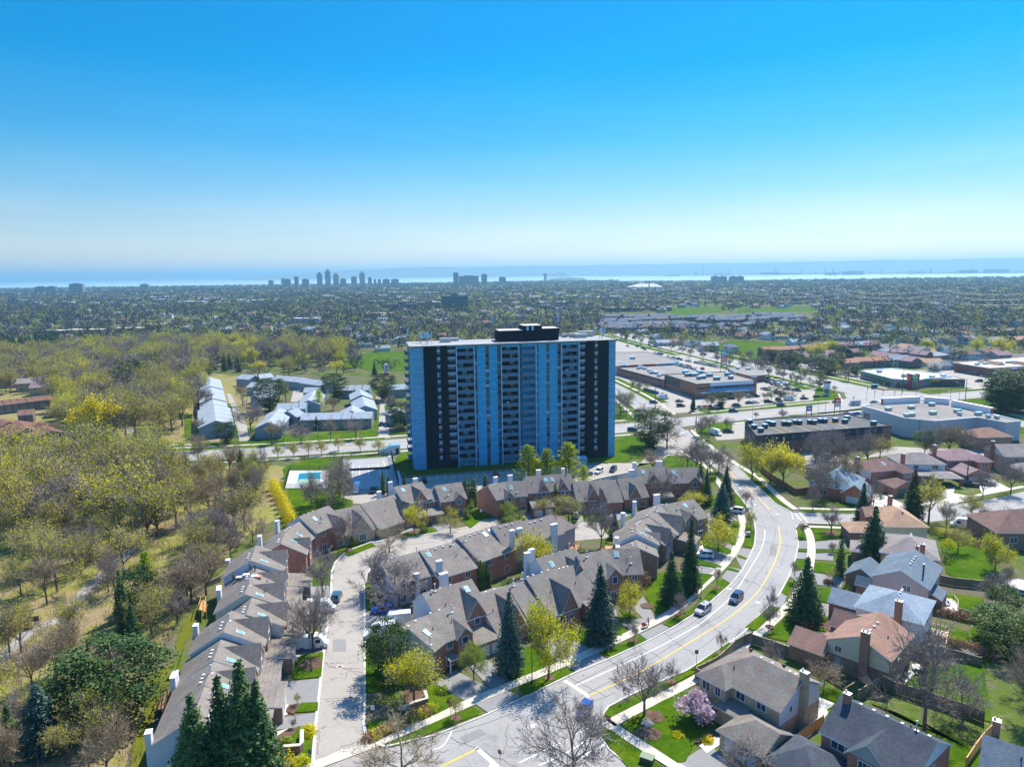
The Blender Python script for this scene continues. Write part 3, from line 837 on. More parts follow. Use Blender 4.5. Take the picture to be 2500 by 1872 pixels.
class House:
 def __init__(s,name,loc,ang,label,cat='house',group=None,roof=None,trim=None):
  s.e=empty(name,(loc[0],loc[1],0),ang)
  tag(s.e,label,cat,group)
  s.roofm=roof or ROOFG;s.trim=trim or WHITE
  s.w={};s.bk=0;s.r=MB();s.rf=[];s.small=None
 def wall(s,m):
  k=(m.name,s.bk)
  if k not in s.w:s.w[k]=(MB(),m)
  return s.w[k][0]
 def walls(s,x0,y0,x1,y1,z0,z1,m,sides='snwe'):
  b=s.wall(m)
  if 's' in sides:b.face([(x0,y0,z0),(x1,y0,z0),(x1,y0,z1),(x0,y0,z1)])
  if 'n' in sides:b.face([(x1,y1,z0),(x0,y1,z0),(x0,y1,z1),(x1,y1,z1)])
  if 'w' in sides:b.face([(x0,y1,z0),(x0,y0,z0),(x0,y0,z1),(x0,y1,z1)])
  if 'e' in sides:b.face([(x1,y0,z0),(x1,y1,z0),(x1,y1,z1),(x1,y0,z1)])
 def slab(s,pts,th=0.16,mi=0):
  """one roof slope: pts counter-clockwise seen from above; white edges"""
  r=s.r
  lo=[(p[0],p[1],p[2]-th)for p in pts]
  r.face(pts,mi);r.face(lo[::-1],1)
  n=len(pts)
  for i in range(n):
   j=(i+1)%n
   r.face([lo[i],lo[j],pts[j],pts[i]],1)
 def gable(s,x0,y0,x1,y1,zf,zr,axis='x',zb=None,yr=None,z0=0,wm=None,ew=None,gm=None,ov=0.4,eo=0.3,sides='snwe',ends=(1,1)):
  """axis x: ridge runs along x; zf/zb eave heights at y0/y1. axis y: ridge along y, zf/zb eaves at x0/x1"""
  s.bk+=1
  zb=zf if zb is None else zb
  wm=wm or BRICK;ew=ew or wm;gm=gm or ew
  if axis=='x':
   yr=(y0+y1)/2 if yr is None else yr
   P=lambda u,v,z:(u,v,z)
   a0,a1,b0,b1,br=x0,x1,y0,y1,yr
  else:
   yr=(x0+x1)/2 if yr is None else yr
   P=lambda u,v,z:(v,u,z)
   a0,a1,b0,b1,br=y0,y1,x0,x1,yr
  def wallq(A,B,za,zb_,m):
   w_=s.wall(m);w_.face([(A[0],A[1],z0),(B[0],B[1],z0),(B[0],B[1],zb_),(A[0],A[1],za)])
  if axis=='x':
   if 's' in sides:wallq((x0,y0),(x1,y0),zf,zf,wm)
   if 'n' in sides:wallq((x1,y1),(x0,y1),zb,zb,wm)
   zz=min(zf,zb)
   for k,xx,sd in((0,x0,'w'),(1,x1,'e')):
    if sd in sides:
     w_=s.wall(ew);w_.face([(xx,y0,z0),(xx,y1,z0),(xx,y1,zz),(xx,y0,zz)])
     w_=s.wall(gm);w_.face([(xx,y0,zz),(xx,y1,zz),(xx,y1,zb),(xx,yr,zr),(xx,y0,zf)])
  else:
   if 'w' in sides:wallq((x0,y1),(x0,y0),zf,zf,wm)
   if 'e' in sides:wallq((x1,y0),(x1,y1),zb,zb,wm)
   zz=min(zf,zb)
   for yy,sd in((y0,'s'),(y1,'n')):
    if sd in sides:
     w_=s.wall(ew);w_.face([(x0,yy,z0),(x1,yy,z0),(x1,yy,zz),(x0,yy,zz)])
     w_=s.wall(gm);w_.face([(x0,yy,zz),(x1,yy,zz),(x1,yy,zb),(yr,yy,zr),(x0,yy,zf)])
  e0=eo if ends[0]else 0.0;e1=eo if ends[1]else 0.0
  sf=(zr-zf)/(br-b0);sb=(zr-zb)/(b1-br)
  f_=[P(a0-e0,b0-ov,zf-ov*sf),P(a1+e1,b0-ov,zf-ov*sf),P(a1+e1,br,zr),P(a0-e0,br,zr)]
  g_=[P(a0-e0,br,zr),P(a1+e1,br,zr),P(a1+e1,b1+ov,zb-ov*sb),P(a0-e0,b1+ov,zb-ov*sb)]
  up=[(p[0],p[1],p[2]+0.17)for p in f_];ub=[(p[0],p[1],p[2]+0.17)for p in g_]
  if axis=='y':up=up[::-1];ub=ub[::-1]
  s.slab(up);s.slab(ub)
  s.main=(axis,a0,a1,b0,b1,br,zf,zb,zr)
 def hip(s,x0,y0,x1,y1,ze,zr,z0=0,wm=None,ov=0.45,hips=(1,1),gm=None,sides='snwe',k=1.0):
  s.bk+=1
  wm=wm or BRICK
  s.walls(x0,y0,x1,y1,z0,ze,wm,sides)
  longx=(x1-x0)>=(y1-y0)
  X0,Y0,X1,Y1=x0-ov,y0-ov,x1+ov,y1+ov
  if longx:
   h=(Y1-Y0)/2*k;ym=(Y0+Y1)/2
   ra=(X0+(h if hips[0]else 0),ym,zr);rb=(X1-(h if hips[1]else 0),ym,zr)
   if rb[0]<ra[0]:ra=rb=((X0+X1)/2,ym,zr)
   F_=[[(X0,Y0,ze),(X1,Y0,ze),rb,ra],[ra,rb,(X1,Y1,ze),(X0,Y1,ze)]]
   F_.append([(X0,Y1,ze),(X0,Y0,ze),ra]);F_.append([(X1,Y0,ze),(X1,Y1,ze),rb])
   skip=[not hips[0],not hips[1]]
  else:
   h=(X1-X0)/2*k;xm=(X0+X1)/2
   ra=(xm,Y0+(h if hips[0]else 0),zr);rb=(xm,Y1-(h if hips[1]else 0),zr)
   if rb[1]<ra[1]:ra=rb=(xm,(Y0+Y1)/2,zr)
   F_=[[(X0,Y1,ze),(X0,Y0,ze),ra,rb],[(X1,Y0,ze),(X1,Y1,ze),rb,ra]]
   F_.append([(X0,Y0,ze),(X1,Y0,ze),ra]);F_.append([(X1,Y1,ze),(X0,Y1,ze),rb])
   skip=[not hips[0],not hips[1]]
  for i,f in enumerate(F_):
   if i>=2 and skip[i-2]:
    w_=s.wall(gm or wm)
    if longx:
     xx=x0 if i==2 else x1
     w_.face([(xx,y0,ze),(xx,y1,ze),(xx,(y0+y1)/2,zr-0.2)])
    else:
     yy=y0 if i==2 else y1
     w_.face([(x0,yy,ze),(x1,yy,ze),((x0+x1)/2,yy,zr-0.2)])
    continue
   f=[p for n_,p in enumerate(f)if p!=f[n_-1]]
   s.slab([(p[0],p[1],p[2]+0.17)for p in f])
 def shed(s,x0,y0,x1,y1,zs,zn,z0=0,wm=None,ov=0.3,sides='swe',dirn='y'):
  """lean-to: height zs at y0 rising to zn at y1 (or along x)"""
  s.bk+=1
  wm=wm or BRICK;b=s.wall(wm)
  if dirn=='y':h=lambda x,y:zs+(zn-zs)*(y-y0)/(y1-y0)
  else:h=lambda x,y:zs+(zn-zs)*(x-x0)/(x1-x0)
  C4=[(x0,y0),(x1,y0),(x1,y1),(x0,y1)]
  for sd,i,j in(('s',0,1),('e',1,2),('n',2,3),('w',3,0)):
   if sd in sides:
    A,B=C4[i],C4[j]
    b.face([(A[0],A[1],z0),(B[0],B[1],z0),(B[0],B[1],h(*B)),(A[0],A[1],h(*A))])
  X0,Y0,X1,Y1=x0-ov,y0-ov,x1+ov,y1
  if dirn!='y':X1=x1;Y1=y1+ov
  s.slab([(x,y,h(x,y)+0.17)for x,y in((X0,Y0),(X1,Y0),(X1,Y1),(X0,Y1))])
 def win(s,x,y,z,side='S',w=1.3,h=1.3,style='c'):
  f,p=win_mesh(w,h,style)
  o=meshobj('window',f,s.e,(x,y,z),FACE[side])
  meshobj('pane',p,o)
 def door(s,x,y,side='S',w=0.95,h=2.1,m=None,z=0.0,name='door'):
  b=MB();b.box(-w/2,-0.06,0,w/2,0.01,h);
  o=b.build(name,m or DARK,s.e,(x,y,z),FACE[side]);return o
 def garage(s,x,y,side='S',w=2.6,h=2.1,m=None):
  b=MB();b.box(-w/2,-0.05,0,w/2,0.01,h);o=b.build('garage_door',m or GDOOR,s.e,(x,y,0),FACE[side])
  return o
 def chimney(s,x,y,w,d,z0,z1,m=None,pots=0):
  b=MB();b.box(x-w/2,y-d/2,z0,x+w/2,y+d/2,z1,0)
  b.box(x-w/2-.06,y-d/2-.06,z1,x+w/2+.06,y+d/2+.06,z1+.12,1)
  for q in range(pots):b.lathe([(0.13,0),(0.11,0.4)],8,1,(x-w/4+q*w/2,y,z1+.12))
  return b.build('chimney',[m or SIDW,WHITE if not pots else METAL],s.e)
 def zroof(s,x,y):
  axis,a0,a1,b0,b1,br,zf,zb,zr=s.main
  v=y if axis=='x' else x
  z=zf+(zr-zf)*(v-b0)/(br-b0)if v<br else zb+(zr-zb)*(b1-v)/(b1-br)
  sl=(zr-zf)/(br-b0)if v<br else-(zr-zb)/(b1-br)
  return z+0.18,sl
 def skylight(s,x,y,w=0.8,h=1.3):
  z,sl=s.zroof(x,y)
  axis=s.main[0]
  b=MB();a=atan(sl)
  M=Matrix.Translation((x,y,z))@(Matrix.Rotation(a,4,'X')if axis=='x' else Matrix.Rotation(-a,4,'Y')@Matrix.Rotation(pi/2,4,'Z'))
  b.box(-w/2-.08,-h/2-.08,0,w/2+.08,h/2+.08,0.12,0,M);b.box(-w/2,-h/2,0.12,w/2,h/2,0.15,1,M,skip='b')
  b.build('skylight',[WHITE,SKYG],s.e)
 def vent(s,x,y,kind='box',m=None):
  z,sl=s.zroof(x,y)
  b=MB()
  if kind=='box':b.box(x-.2,y-.2,z-0.1,x+.2,y+.2,z+.22)
  elif kind=='pipe':
   b.tube((x,y,z-.1),(x,y,z+1.25),.09,.09,8);b.lathe([(.09,0),(.2,.05),(.2,.25),(.05,.35)],8,0,(x,y,z+1.2));b.box(x-.3,y-.3,z-.1,x+.3,y+.3,z+.05)
  elif kind=='stack':b.tube((x,y,z-.1),(x,y,z+.5),.09,.09,6)
  elif kind=='turbine':b.tube((x,y,z-.1),(x,y,z+.35),.16,.16,8);b.lathe([(.2,0),(.33,.1),(.33,.3),(.12,.42)],10,0,(x,y,z+.3))
  b.build('roof_vent',m or(DARK if kind in('stack','turbine')else VENTM),s.e)
 def done(s):
  for nm,(b,m)in s.w.items():b.build('wall',m,s.e)
  s.r.build('roof',[s.roofm,s.trim],s.e)
  return s.e
def atan(x):return math.atan(x)
TG='attached townhouses with taupe shingle roofs'
def TU(R0,R1,zr,df,db,zf,zb,label,gab=None,wing=None,chim=(),sky=(),vents=None,el=None,er=None,wm=None,bwm=None,winf=True,winb=False,porch=None,roof=None,gg=None,seed=0,name='townhouse',ends=(1,1),pipes=(),group=TG,eo=0.15):
 """terraced unit given by its ridge line R0-R1 (world), front is to the right-hand side of R0->R1"""
 r_=random.Random(seed*7+1)
 L=hypot(R1[0]-R0[0],R1[1]-R0[1]);a=atan2(R1[1]-R0[1],R1[0]-R0[0])
 h=House(name,R0,a,label,'townhouse',group,roof)
 wm=wm or BRICK
 h.gable(0.02,-df,L-0.02,db,zf,zr,'x',zb,0,wm=wm,ew=el or wm,gm=el or SIDW,sides='snwe',eo=eo)
 if gab:
  for(xc,hw,az,pr)in(gab if isinstance(gab,list)else[gab]):
   yb=-df*(zr-az)/(zr-zf)
   yb=max(-df*0.98,yb)
   m_=h.main
   h.gable(xc-hw,-df-pr,xc+hw,yb,zf,az,'y',wm=wm,ov=0.25,eo=0.22,ends=(1,0),sides='swe')
   h.main=m_
   if zf>4:h.win(xc,-df-pr,zf-0.7,'S',1.1,1.4,'s')
   h.win(xc,-df-pr,1.5,'S',1.7,1.6,'m')
 if wing:
  x0,x1,pr,z1,z2=wing
  h.shed(x0,-df-pr,x1,-df,z1,z2,wm=wm,sides='swe')
  wd_=x1-x0
  if wd_>5:h.garage(x0+wd_*.27,-df-pr,w=2.3,m=gg);h.garage(x0+wd_*.73,-df-pr,w=2.3,m=gg)
  else:h.garage((x0+x1)/2,-df-pr,w=min(2.6,wd_-.6),m=gg)
  if zf>4.4:h.win(x0+wd_*.5,-df,zf-.9,'S',1.2,1.1)
 if winf and not wing:
  for xx in(L*.25,L*.75):
   if gab and any(abs(xx-g_[0])<g_[1]for g_ in(gab if isinstance(gab,list)else[gab])):continue
   if zf>4:h.win(xx,-df,zf-1.0,'S',1.1,1.3,'c')
   h.win(xx,-df,1.4,'S',1.3,1.5,'c')
 if winb:
  for xx in(L*.25,L*.72):
   h.win(xx,db,zb-1.0,'N',1.2,1.2);h.win(xx,db,1.4,'N',1.5,1.7)
 for(x,y,z1,w_)in chim:h.chimney(x,y,w_,0.8,0,z1,SIDW)
 for(x,y)in sky:h.skylight(x,y)
 if vents is None:vents=[(L*f,0.9)for f in(.25,.4,.55)]
 for v in vents:h.vent(v[0],v[1],'box')
 h.vent(L*r_.uniform(.2,.8),-df*.5,'stack')
 for(x,y)in pipes:h.vent(x,y,'pipe')
 if porch:
  x0,x1,pr=porch
  h.slab([(x0,-df-pr,2.55),(x1,-df-pr,2.55),(x1,-df+0.0,2.95),(x0,-df+0.0,2.95)])
  b=MB();b.box(x0+.1,-df-pr+.1,0,x0+.28,-df-pr+.28,2.4);b.build('porch_post',WHITE,h.e)
  h.door((x0+x1)/2,-df)
 return h.done()
# townhouse rows
AX=(-0.215,0.9766);AY=(0.9766,0.215)
def rowA(s,o,base=(-45.9,94.0)):
 return(base[0]+AX[0]*s+AY[0]*o,base[1]+AX[1]*s+AY[1]*o)
WROW='west row of townhouses beside the wood'
rowa=[(-3.0,5.0,0.0,8.0,5.0,'lowest townhouse of the west row, its blue-shaded end wall behind three tall spruces'),(5.0,12.3,0.0,8.0,5.0,'second townhouse from the near end of the west row, next to three tall spruces'),(12.3,19.6,0.0,8.15,5.0,'third townhouse from the near end of the west row, with a wide pointed gable'),(19.6,27.4,0.4,9.2,6.0,'townhouse in the west row whose pale end gable stands above the third roof'),(27.4,34.6,3.0,8.2,5.2,'townhouse in the west row set forward beside a white delivery van'),(34.6,42.0,1.8,9.0,6.0,'townhouse in the west row with a cream end gable and a new wooden deck behind'),(42.0,49.0,1.6,8.5,5.6,'townhouse in the west row where roofers are working'),(49.0,57.5,1.0,10.0,7.0,'far end townhouse of the west row with a blue-shaded gable above the roofers')]
for i,(s0,s1,off,zr,ze,lb)in enumerate(rowa):
 L=s1-s0
 TU(rowA(s0,off),rowA(s1,off),zr,6.2,5.6,ze,ze-0.2,lb+'',gab=(L*.62,2.5,zr-0.35,0.4),wing=(L*.05,L*.98,4.6 if i%2 else 3.2,2.8,3.5)if i!=7 else(0.3,6.5,5.4,2.8,3.6),chim=((0.6 if i%2==0 else L-.6,6.0,6.6 if ze<5.5 else 7.6,1.1),),sky=((L*.18,-2.4),)if i not in(6,)else(),wm=BRICK2,el=SIDC if i==5 else SIDW,pipes=((L*.5,-0.3),)if i in(1,3,5)else(),seed=i,gg=GDOOR,group=WROW)
NROW='north row of townhouses behind the tower car park'
TU((-53.9,156.5),(-55.0,163.0),8.0,5.4,5.4,5.0,5.0,'brick end townhouse with one small window in its gable, at the bend of the court',chim=((5.6,5.6,8.2,1.2),),sky=((4.2,-2.4),),el=BRICK,wm=BRICK,gab=(4.8,1.8,7.2,.5),seed=11,winf=False,pipes=((5.6,-3.6),),group=NROW)
TU((-55.0,163.2),(-53.9,171.2),8.0,4.6,5.2,5.2,5.2,'townhouse with a long glass skylight, next beyond the brick end house',chim=((7.0,5.4,8.4,1.2),),sky=((2.5,-2.4),),wm=BRICK,seed=12,winf=False,group=NROW)
TU((-54.2,172.0),(-48.9,180.2),9.0,6.0,4.6,6.0,6.0,'tall townhouse at the court bend with a dark blue-shaded west wall',el=SIDW,gab=(7.2,1.9,8.0,1.0),sky=((3.0,-2.4),),wm=BRICK,seed=13,pipes=((4.0,-4.0),),group=NROW)
TU((-48.4,180.4),(-40.9,185.5),7.4,7.4,3.5,3.0,5.0,'low townhouse with its roof sweeping down behind a bare tree on the court',gab=(5.6,2.6,7.0,0.3),wm=BRICKT,seed=14,group=NROW)
TU((-41.5,185.2),(-35.9,191.0),7.6,8.4,3.0,2.8,5.0,'low townhouse with two blue garage doors and a pink patch on its roof',wm=BRICKT,winf=False,seed=15,group=NROW)
TU((-36.0,190.8),(-31.8,195.6),7.6,7.2,3.0,3.0,5.0,'low townhouse with a steep brick gable beside the pink-patched roof',gab=(2.6,2.0,6.9,0.3),wm=BRICK,seed=16,chim=((0.7,3.2,8.6,1.2),),group=NROW)
TU((-34.0,195.4),(-26.8,200.4),9.2,6.4,4.0,6.0,6.0,'tall townhouse with a pale blue end gable and a steep front gable on the north row',gab=(5.0,2.0,8.9,0.3),wing=(2.5,6.5,4.0,2.7,3.4),sky=((1.9,-1.8),),el=SIDW,wm=BRICK,seed=17,gg=GDOORD,chim=((0.8,4.1,9.6,1.2),(8.6,3.6,9.4,1.4)),group=NROW)
TU((-26.4,196.8),(-22.5,198.6),7.6,3.2,4.6,5.4,5.4,'narrow linking townhouse with one window between two taller ones',wm=BRICK,seed=18,wing=(0.0,3.6,4.5,2.7,3.6),gg=GDOORD,group=NROW)
TU((-22.6,198.2),(-15.4,201.4),8.6,4.8,4.4,5.4,5.4,'east end townhouse of the north-west row with a white-posted porch',gab=(5.4,1.6,7.0,.6),el=SIDW,wm=BRICK,sky=((2.2,-1.6),),porch=(2.2,3.8,1.6),pipes=((2.7,-3.4),),seed=19,group=NROW)
TU((-7.4,198.2),(-2.3,201.9),8.4,4.2,5.6,5.4,5.4,'large brick gable-ended townhouse with small windows beside a parking bay',el=BRICK,gab=(4.2,1.5,7.0,.5),wm=BRICK,seed=21,winf=False,chim=((6.5,5.4,8.6,1.3),),group=NROW)
TU((-2.5,201.6),(3.4,202.6),8.4,4.0,5.0,5.4,5.4,'townhouse with one large window left of a recessed porch roof, north row',wm=BRICK,seed=22,chim=((2.5,5.4,8.8,1.4),),sky=((1.4,-1.8),),pipes=((3.0,-3.2),),group=NROW)
TU((3.5,204.2),(10.3,205.5),9.2,4.4,4.4,5.8,5.8,'tall townhouse with a steep gable over a shuttered window, north row',gab=(4.6,1.6,8.4,.3),wing=(0.2,6.4,5.4,2.8,3.6),el=SIDW,wm=BRICK,sky=((5.9,-1.5),),seed=23,chim=((5.2,4.8,9.6,1.4),),pipes=((0.4,.3),),group=NROW)
TU((10.3,205.5),(17.2,206.8),9.2,4.4,4.4,5.8,5.8,'tall townhouse twinned with the steep gabled one, partly behind a bare bush',gab=(3.6,1.6,8.4,.3),wm=BRICK,sky=((.9,-1.5),),seed=24,chim=((6.0,4.8,9.6,.9),),wing=(2.5,6.7,3.6,2.8,3.6),pipes=((6.2,.3),),group=NROW)
TU((17.6,203.6),(24.2,204.4),7.6,5.6,4.4,3.6,5.0,'low townhouse with a steep brick gable and a white car before it',gab=(5.0,2.0,7.2,.3),wm=BRICK,seed=25,group=NROW)
TU((24.2,204.4),(31.0,205.2),7.6,6.6,4.4,3.2,5.0,'low townhouse with a pale blue patch on its roof and a dark garage',wm=BRICK,winf=False,seed=26,gab=(1.0,1.2,6.2,.2),group=NROW)
TU((31.0,204.9),(38.4,207.0),7.8,5.4,4.4,3.6,5.0,'low townhouse with a blue-framed entrance and steep gable, north row',gab=(3.2,1.9,7.0,.3),wm=BRICK,seed=27,chim=((6.9,4.8,8.8,1.6),),group=NROW)
TU((38.2,212.2),(47.0,213.0),9.2,4.6,4.4,6.0,6.0,'tall townhouse whose blue-shaded west wall rises over the low row',el=SIDW,gab=(3.8,2.0,8.6,.3),wing=(3.0,8.4,5.0,2.8,3.6),wm=BRICK,sky=((1.4,-1.6),),seed=28,chim=((0.5,4.8,9.6,1.2),(8.4,4.6,9.8,1.8)),gg=GDOORD,group=NROW)
TU((47.2,212.2),(57.0,212.6),9.0,4.4,4.4,5.8,5.8,'east end townhouse of the north row with a hooded brick bay by the spruces',el=SIDW,er=BRICK,gab=(7.4,1.9,7.6,.8),wm=BRICK,sky=((1.8,-1.6),),porch=(3.4,5.4,1.8),seed=29,pipes=((2.6,-2.6),),group=NROW)
GROW='east row of townhouses facing the curving road'
TU((27.9,152.6),(28.3,157.8),7.4,4.4,4.0,5.4,5.4,'brown brick end townhouse with a plain gable wall behind two spruces',el=BRICK2,wm=BRICK2,vents=[(2,1.0),(3.2,1.0)],seed=31,winf=True,chim=((1.2,4.4,7.2,1.3),(4.6,4.4,8.0,1.0)),group=GROW)
TU((28.6,158.2),(29.4,164.6),8.6,5.0,5.0,6.0,6.0,'townhouse with a white fascia stepped above the brown brick end house',el=SIDW,wm=BRICK2,gab=(4.2,1.6,7.4,.6),sky=((1.6,-1.6),),seed=32,pipes=((2.4,-3.4),),vents=[(2,.9),(4.0,.9)],group=GROW)
TU((30.0,164.8),(33.8,170.8),8.0,6.6,6.2,4.6,5.0,'townhouse in the east row with a dark pointed cross gable, nearer one',wm=BRICK2,gab=(3.0,2.6,7.7,.4),sky=((.9,-2.2),),seed=33,chim=((5.4,6.2,8.6,1.0),),group=GROW)
TU((33.9,171.0),(38.9,180.3),8.2,7.0,6.4,4.6,5.0,'townhouse in the east row with a row of six dark roof vents',wm=BRICK2,gab=(4.5,3.0,7.9,.4),wing=(0.5,5.5,4.5,2.8,3.4),seed=34,chim=((8.0,6.4,8.8,1.0),),vents=[(1,.8),(2.4,.8),(3.8,.8),(5.2,.8),(6.6,.8),(8,.8)],pipes=((5.0,-.4),),group=GROW)
TU((39.2,179.6),(48.4,184.2),8.2,6.0,5.4,5.2,5.2,'far corner townhouse of the east row with a hooded bay and porch',wm=BRICK2,gab=(4.0,2.0,7.2,.6),sky=((6.2,-1.6),),porch=(5.5,7.2,1.6),seed=35,chim=((2.6,5.8,9.0,1.8),),pipes=((3.4,-2.0),(7.8,-3.6)),vents=[(1.0,1.2),(2.2,1.2)],group=GROW)
EROW='island row of townhouses with garden backs towards the viewer'
LIL=m_siding('siding_lilac',(0.42,0.41,0.46),vertical=True)
TU((-29.0,145.6),(-21.2,150.6),8.0,6.4,6.0,5.0,4.6,'west end townhouse of the island row behind a wide bare tree',wm=LIL,seed=41,gab=None,vents=[(3,.8),(5,.8),(6.8,.8)],chim=((5.2,-7.2,6.5,1.0),),winf=True,group=EROW,ends=(1,1))
TU((-21.0,150.4),(-13.2,155.8),8.2,8.6,6.0,5.0,4.6,'townhouse in the island row with a tall white chimney rising through its eave',wm=BRICK,seed=42,chim=((0.8,-7.3,8.2,1.3),),sky=((1.2,-1.8),),vents=[(1.5,-.8),(3.5,-.8),(5.5,-.8),(7.4,-.8)],pipes=((8.0,-0.8),(0.5,2.6)),group=EROW)
TU((-13.0,156.0),(-5.0,163.4),9.0,7.8,5.2,5.6,5.0,'townhouse in the island row with two skylights close to its ridge',el=SIDP,wm=BRICK,seed=43,sky=((7.0,-1.6),(9.0,-1.3)),vents=[(3,-.8),(4.5,-.8),(6,-.8),(7.4,-.6)],pipes=((1.0,-1.6),),group=EROW)
TU((-5.2,161.4),(1.8,165.9),9.6,5.4,5.2,6.0,5.2,'townhouse in the island row with a lilac-grey west wall and a slim chimney',el=SIDW,wm=LIL,seed=44,vents=[(1.8,-.7),(3.6,-.7),(5.2,-.7)],chim=((2.0,-5.6,10.0,1.1),(5.8,-3.0,8.9,1.3)),group=EROW)
TU((1.8,165.6),(9.6,170.6),9.0,4.8,5.0,6.0,5.2,'east end townhouse of the island row with a fat lilac chimney above red garden chairs',el=SIDW,wm=LIL,seed=45,vents=[(2,-.8),(3.6,-.8),(5.5,-.6)],chim=((6.0,-5.2,8.9,1.7),),group=EROW)
h=House('townhouse',(9.0,168.2),radians(44),'hip-ended townhouse block closing the east end of the island row','townhouse',EROW)
h.hip(0,-2.5,6.4,6.5,5.8,8.6,wm=LIL);h.main=('x',0,6.4,-2.5,6.5,2.0,5.8,5.8,8.6);h.win(1.5,-2.5,4.6,'S');h.win(4.6,-2.5,1.5,'S',1.0,1.8);h.win(6.4,2,4.4,'E');h.win(6.4,3.5,1.6,'E',1.6,1.8);h.done()
FROW='front row of townhouses along the curving road pavement'
TU((-18.6,115.8),(-15.9,120.6),8.0,5.2,4.8,5.4,5.4,'corner townhouse with a lilac side wall and skylight behind a yellow-green tree',el=SIDW,wm=BRICK,sky=((2.0,-2.4),),seed=51,vents=[(1.2,1.0),(3.2,.9)],winf=False,pipes=((.4,-4.3),),group=FROW)
TU((-16.2,120.3),(-11.2,124.0),8.0,5.6,4.8,5.4,5.4,'townhouse with a hooded brick bay, blue shutters and a small porch near the junction',wm=BRICK,gab=(4.4,1.6,7.0,.7),seed=52,porch=(0.4,2.4,1.9),vents=[(1.5,.8),(3.4,.8)],pipes=((4.9,-1.0),),group=FROW,winf=True)
TU((-17.4,126.6),(-8.6,132.6),9.4,7.2,4.4,5.6,6.0,'tall townhouse with a steep shuttered gable rising over its lower neighbours',el=SIDW,wm=BRICK,gab=(7.4,2.0,8.9,.2),wing=(4.6,10.4,4.6,2.8,3.8),sky=((8.6,-1.8),),seed=53,vents=[(2.4,.8),(4.2,.8),(6.5,.8)],chim=((7.2,4.9,9.8,1.7),),pipes=((2.4,-.3),),group=FROW)
TU((-7.6,128.6),(-1.4,133.2),7.6,7.0,5.6,3.2,5.0,'low townhouse with a steep cross gable half hidden by a blue spruce',wm=BRICK,gab=(4.2,2.2,7.3,.3),seed=54,vents=[(1.5,.8),(3,.8),(5,.8)],sky=(),group=FROW)
TU((-1.4,133.1),(4.8,137.4),7.6,7.8,5.0,3.0,5.0,'low townhouse with a salmon wall slit in its roof',wm=BRICK,seed=55,vents=[(2,.8),(4.6,.8)],pipes=((1.2,-.3),),winf=False,group=FROW)
TU((2.4,135.4),(8.6,139.8),8.2,7.6,5.4,3.2,5.2,'townhouse with a salmon end wall and steep gable beside a brown round bush',el=SIDP,wm=BRICK,gab=(4.8,2.0,7.4,.3),seed=56,vents=[(1,.9),(2.4,.9),(4.6,.9),(6.2,.9)],pipes=((.4,2.0),),group=FROW)
TU((8.4,139.4),(14.4,143.4),8.0,6.6,4.6,3.2,5.0,'low townhouse tucked behind the largest blue spruce',wm=BRICK,seed=57,wing=(2.0,6.6,3.6,2.6,3.2),gg=GDOORD,group=FROW)
TU((4.6,142.4),(13.2,148.2),9.4,5.6,3.8,5.6,6.2,'tall townhouse with a pair of white chimneys at its lilac west wall',el=SIDW,wm=BRICK,gab=(6.8,2.0,8.7,.3),sky=((2.6,-2.0),),seed=58,chim=((-.2,3.0,9.8,1.3),(1.6,4.0,9.8,1.3)),wing=(8.0,11.0,2.6,2.8,3.6),vents=[(3,.8),(5,.8),(7,.8),(8.6,.8)],pipes=((9.6,.8),),group=FROW)
TU((13.6,145.2),(20.2,148.4),8.8,5.8,4.0,5.4,5.6,'townhouse with a hooded bay window just behind the tall blue spruce top',el=SIDW,wm=BRICK,gab=(5.4,1.8,7.2,.5),seed=59,pipes=((1.8,-.8),),group=FROW)
TU((20.0,148.4),(27.4,148.6),8.8,4.8,4.4,5.4,5.4,'east end townhouse of the front row with a round brown bush at its corner',wm=BRICK,seed=60,sky=((2.2,-1.2),),pipes=((5.0,-3.0),),group=FROW,er=BRICK)
# detached houses on the right
def rshingle(n,c):return m_shingle(n,c)
R_TAN=rshingle('shingle_tan',(0.225,0.20,0.175));R_DK=rshingle('shingle_slate',(0.085,0.098,0.118));R_BRN=rshingle('shingle_brown',(0.31,0.195,0.15))
R_BLU=rshingle('shingle_blue_grey',(0.25,0.31,0.37));R_BL2=rshingle('shingle_blue_dark',(0.15,0.195,0.24));R_TP=rshingle('shingle_drab',(0.28,0.255,0.245));R_OR=rshingle('shingle_orange_brown',(0.42,0.28,0.19))
R_MV=rshingle('shingle_mauve',(0.30,0.21,0.22));R_DB=rshingle('shingle_dark_brown',(0.23,0.15,0.13))
D=lambda a:radians(a)
STREET='detached houses east of the curving road'
h=House('detached_house',(30.2,105.7),D(-53),'tan brick corner house with a hipped bay and white side gable, beside a pink magnolia',group=STREET,roof=R_TAN)
h.hip(.3,-1.5,5.2,4,5.4,7.3,wm=BRICKT);h.hip(0,0.1,13.5,11,5.4,8.4,wm=BRICKT,hips=(1,0),gm=SIDW,sides='swn')
h.bk+=1;b=h.wall(BRICKT);b.face([(13.5,.1,0),(13.5,11,0),(13.5,11,3.0),(13.5,.1,3.0)]);h.bk+=1;b=h.wall(SIDW);b.face([(13.5,.1,3.0),(13.5,11,3.0),(13.5,11,5.4),(13.5,.1,5.4)])
h.hip(8.6,-7.2,15.6,-.2,2.7,4.7,wm=BRICKT,hips=(1,0),gm=BRICKT)
h.shed(4.6,-2.6,8.5,0.0,2.7,3.4,wm=BRICKT,sides='s');h.garage(12.1,-7.2,w=5.2,h=2.3,m=m_siding('garage_door_pale',(.52,.60,.72),2.0))
for x,z,sd,w,hh in((1.7,4.4,'S',1.3,1.4),(3.9,4.4,'S',.9,1.4)):h.win(x,-1.5,z,sd,w,hh)
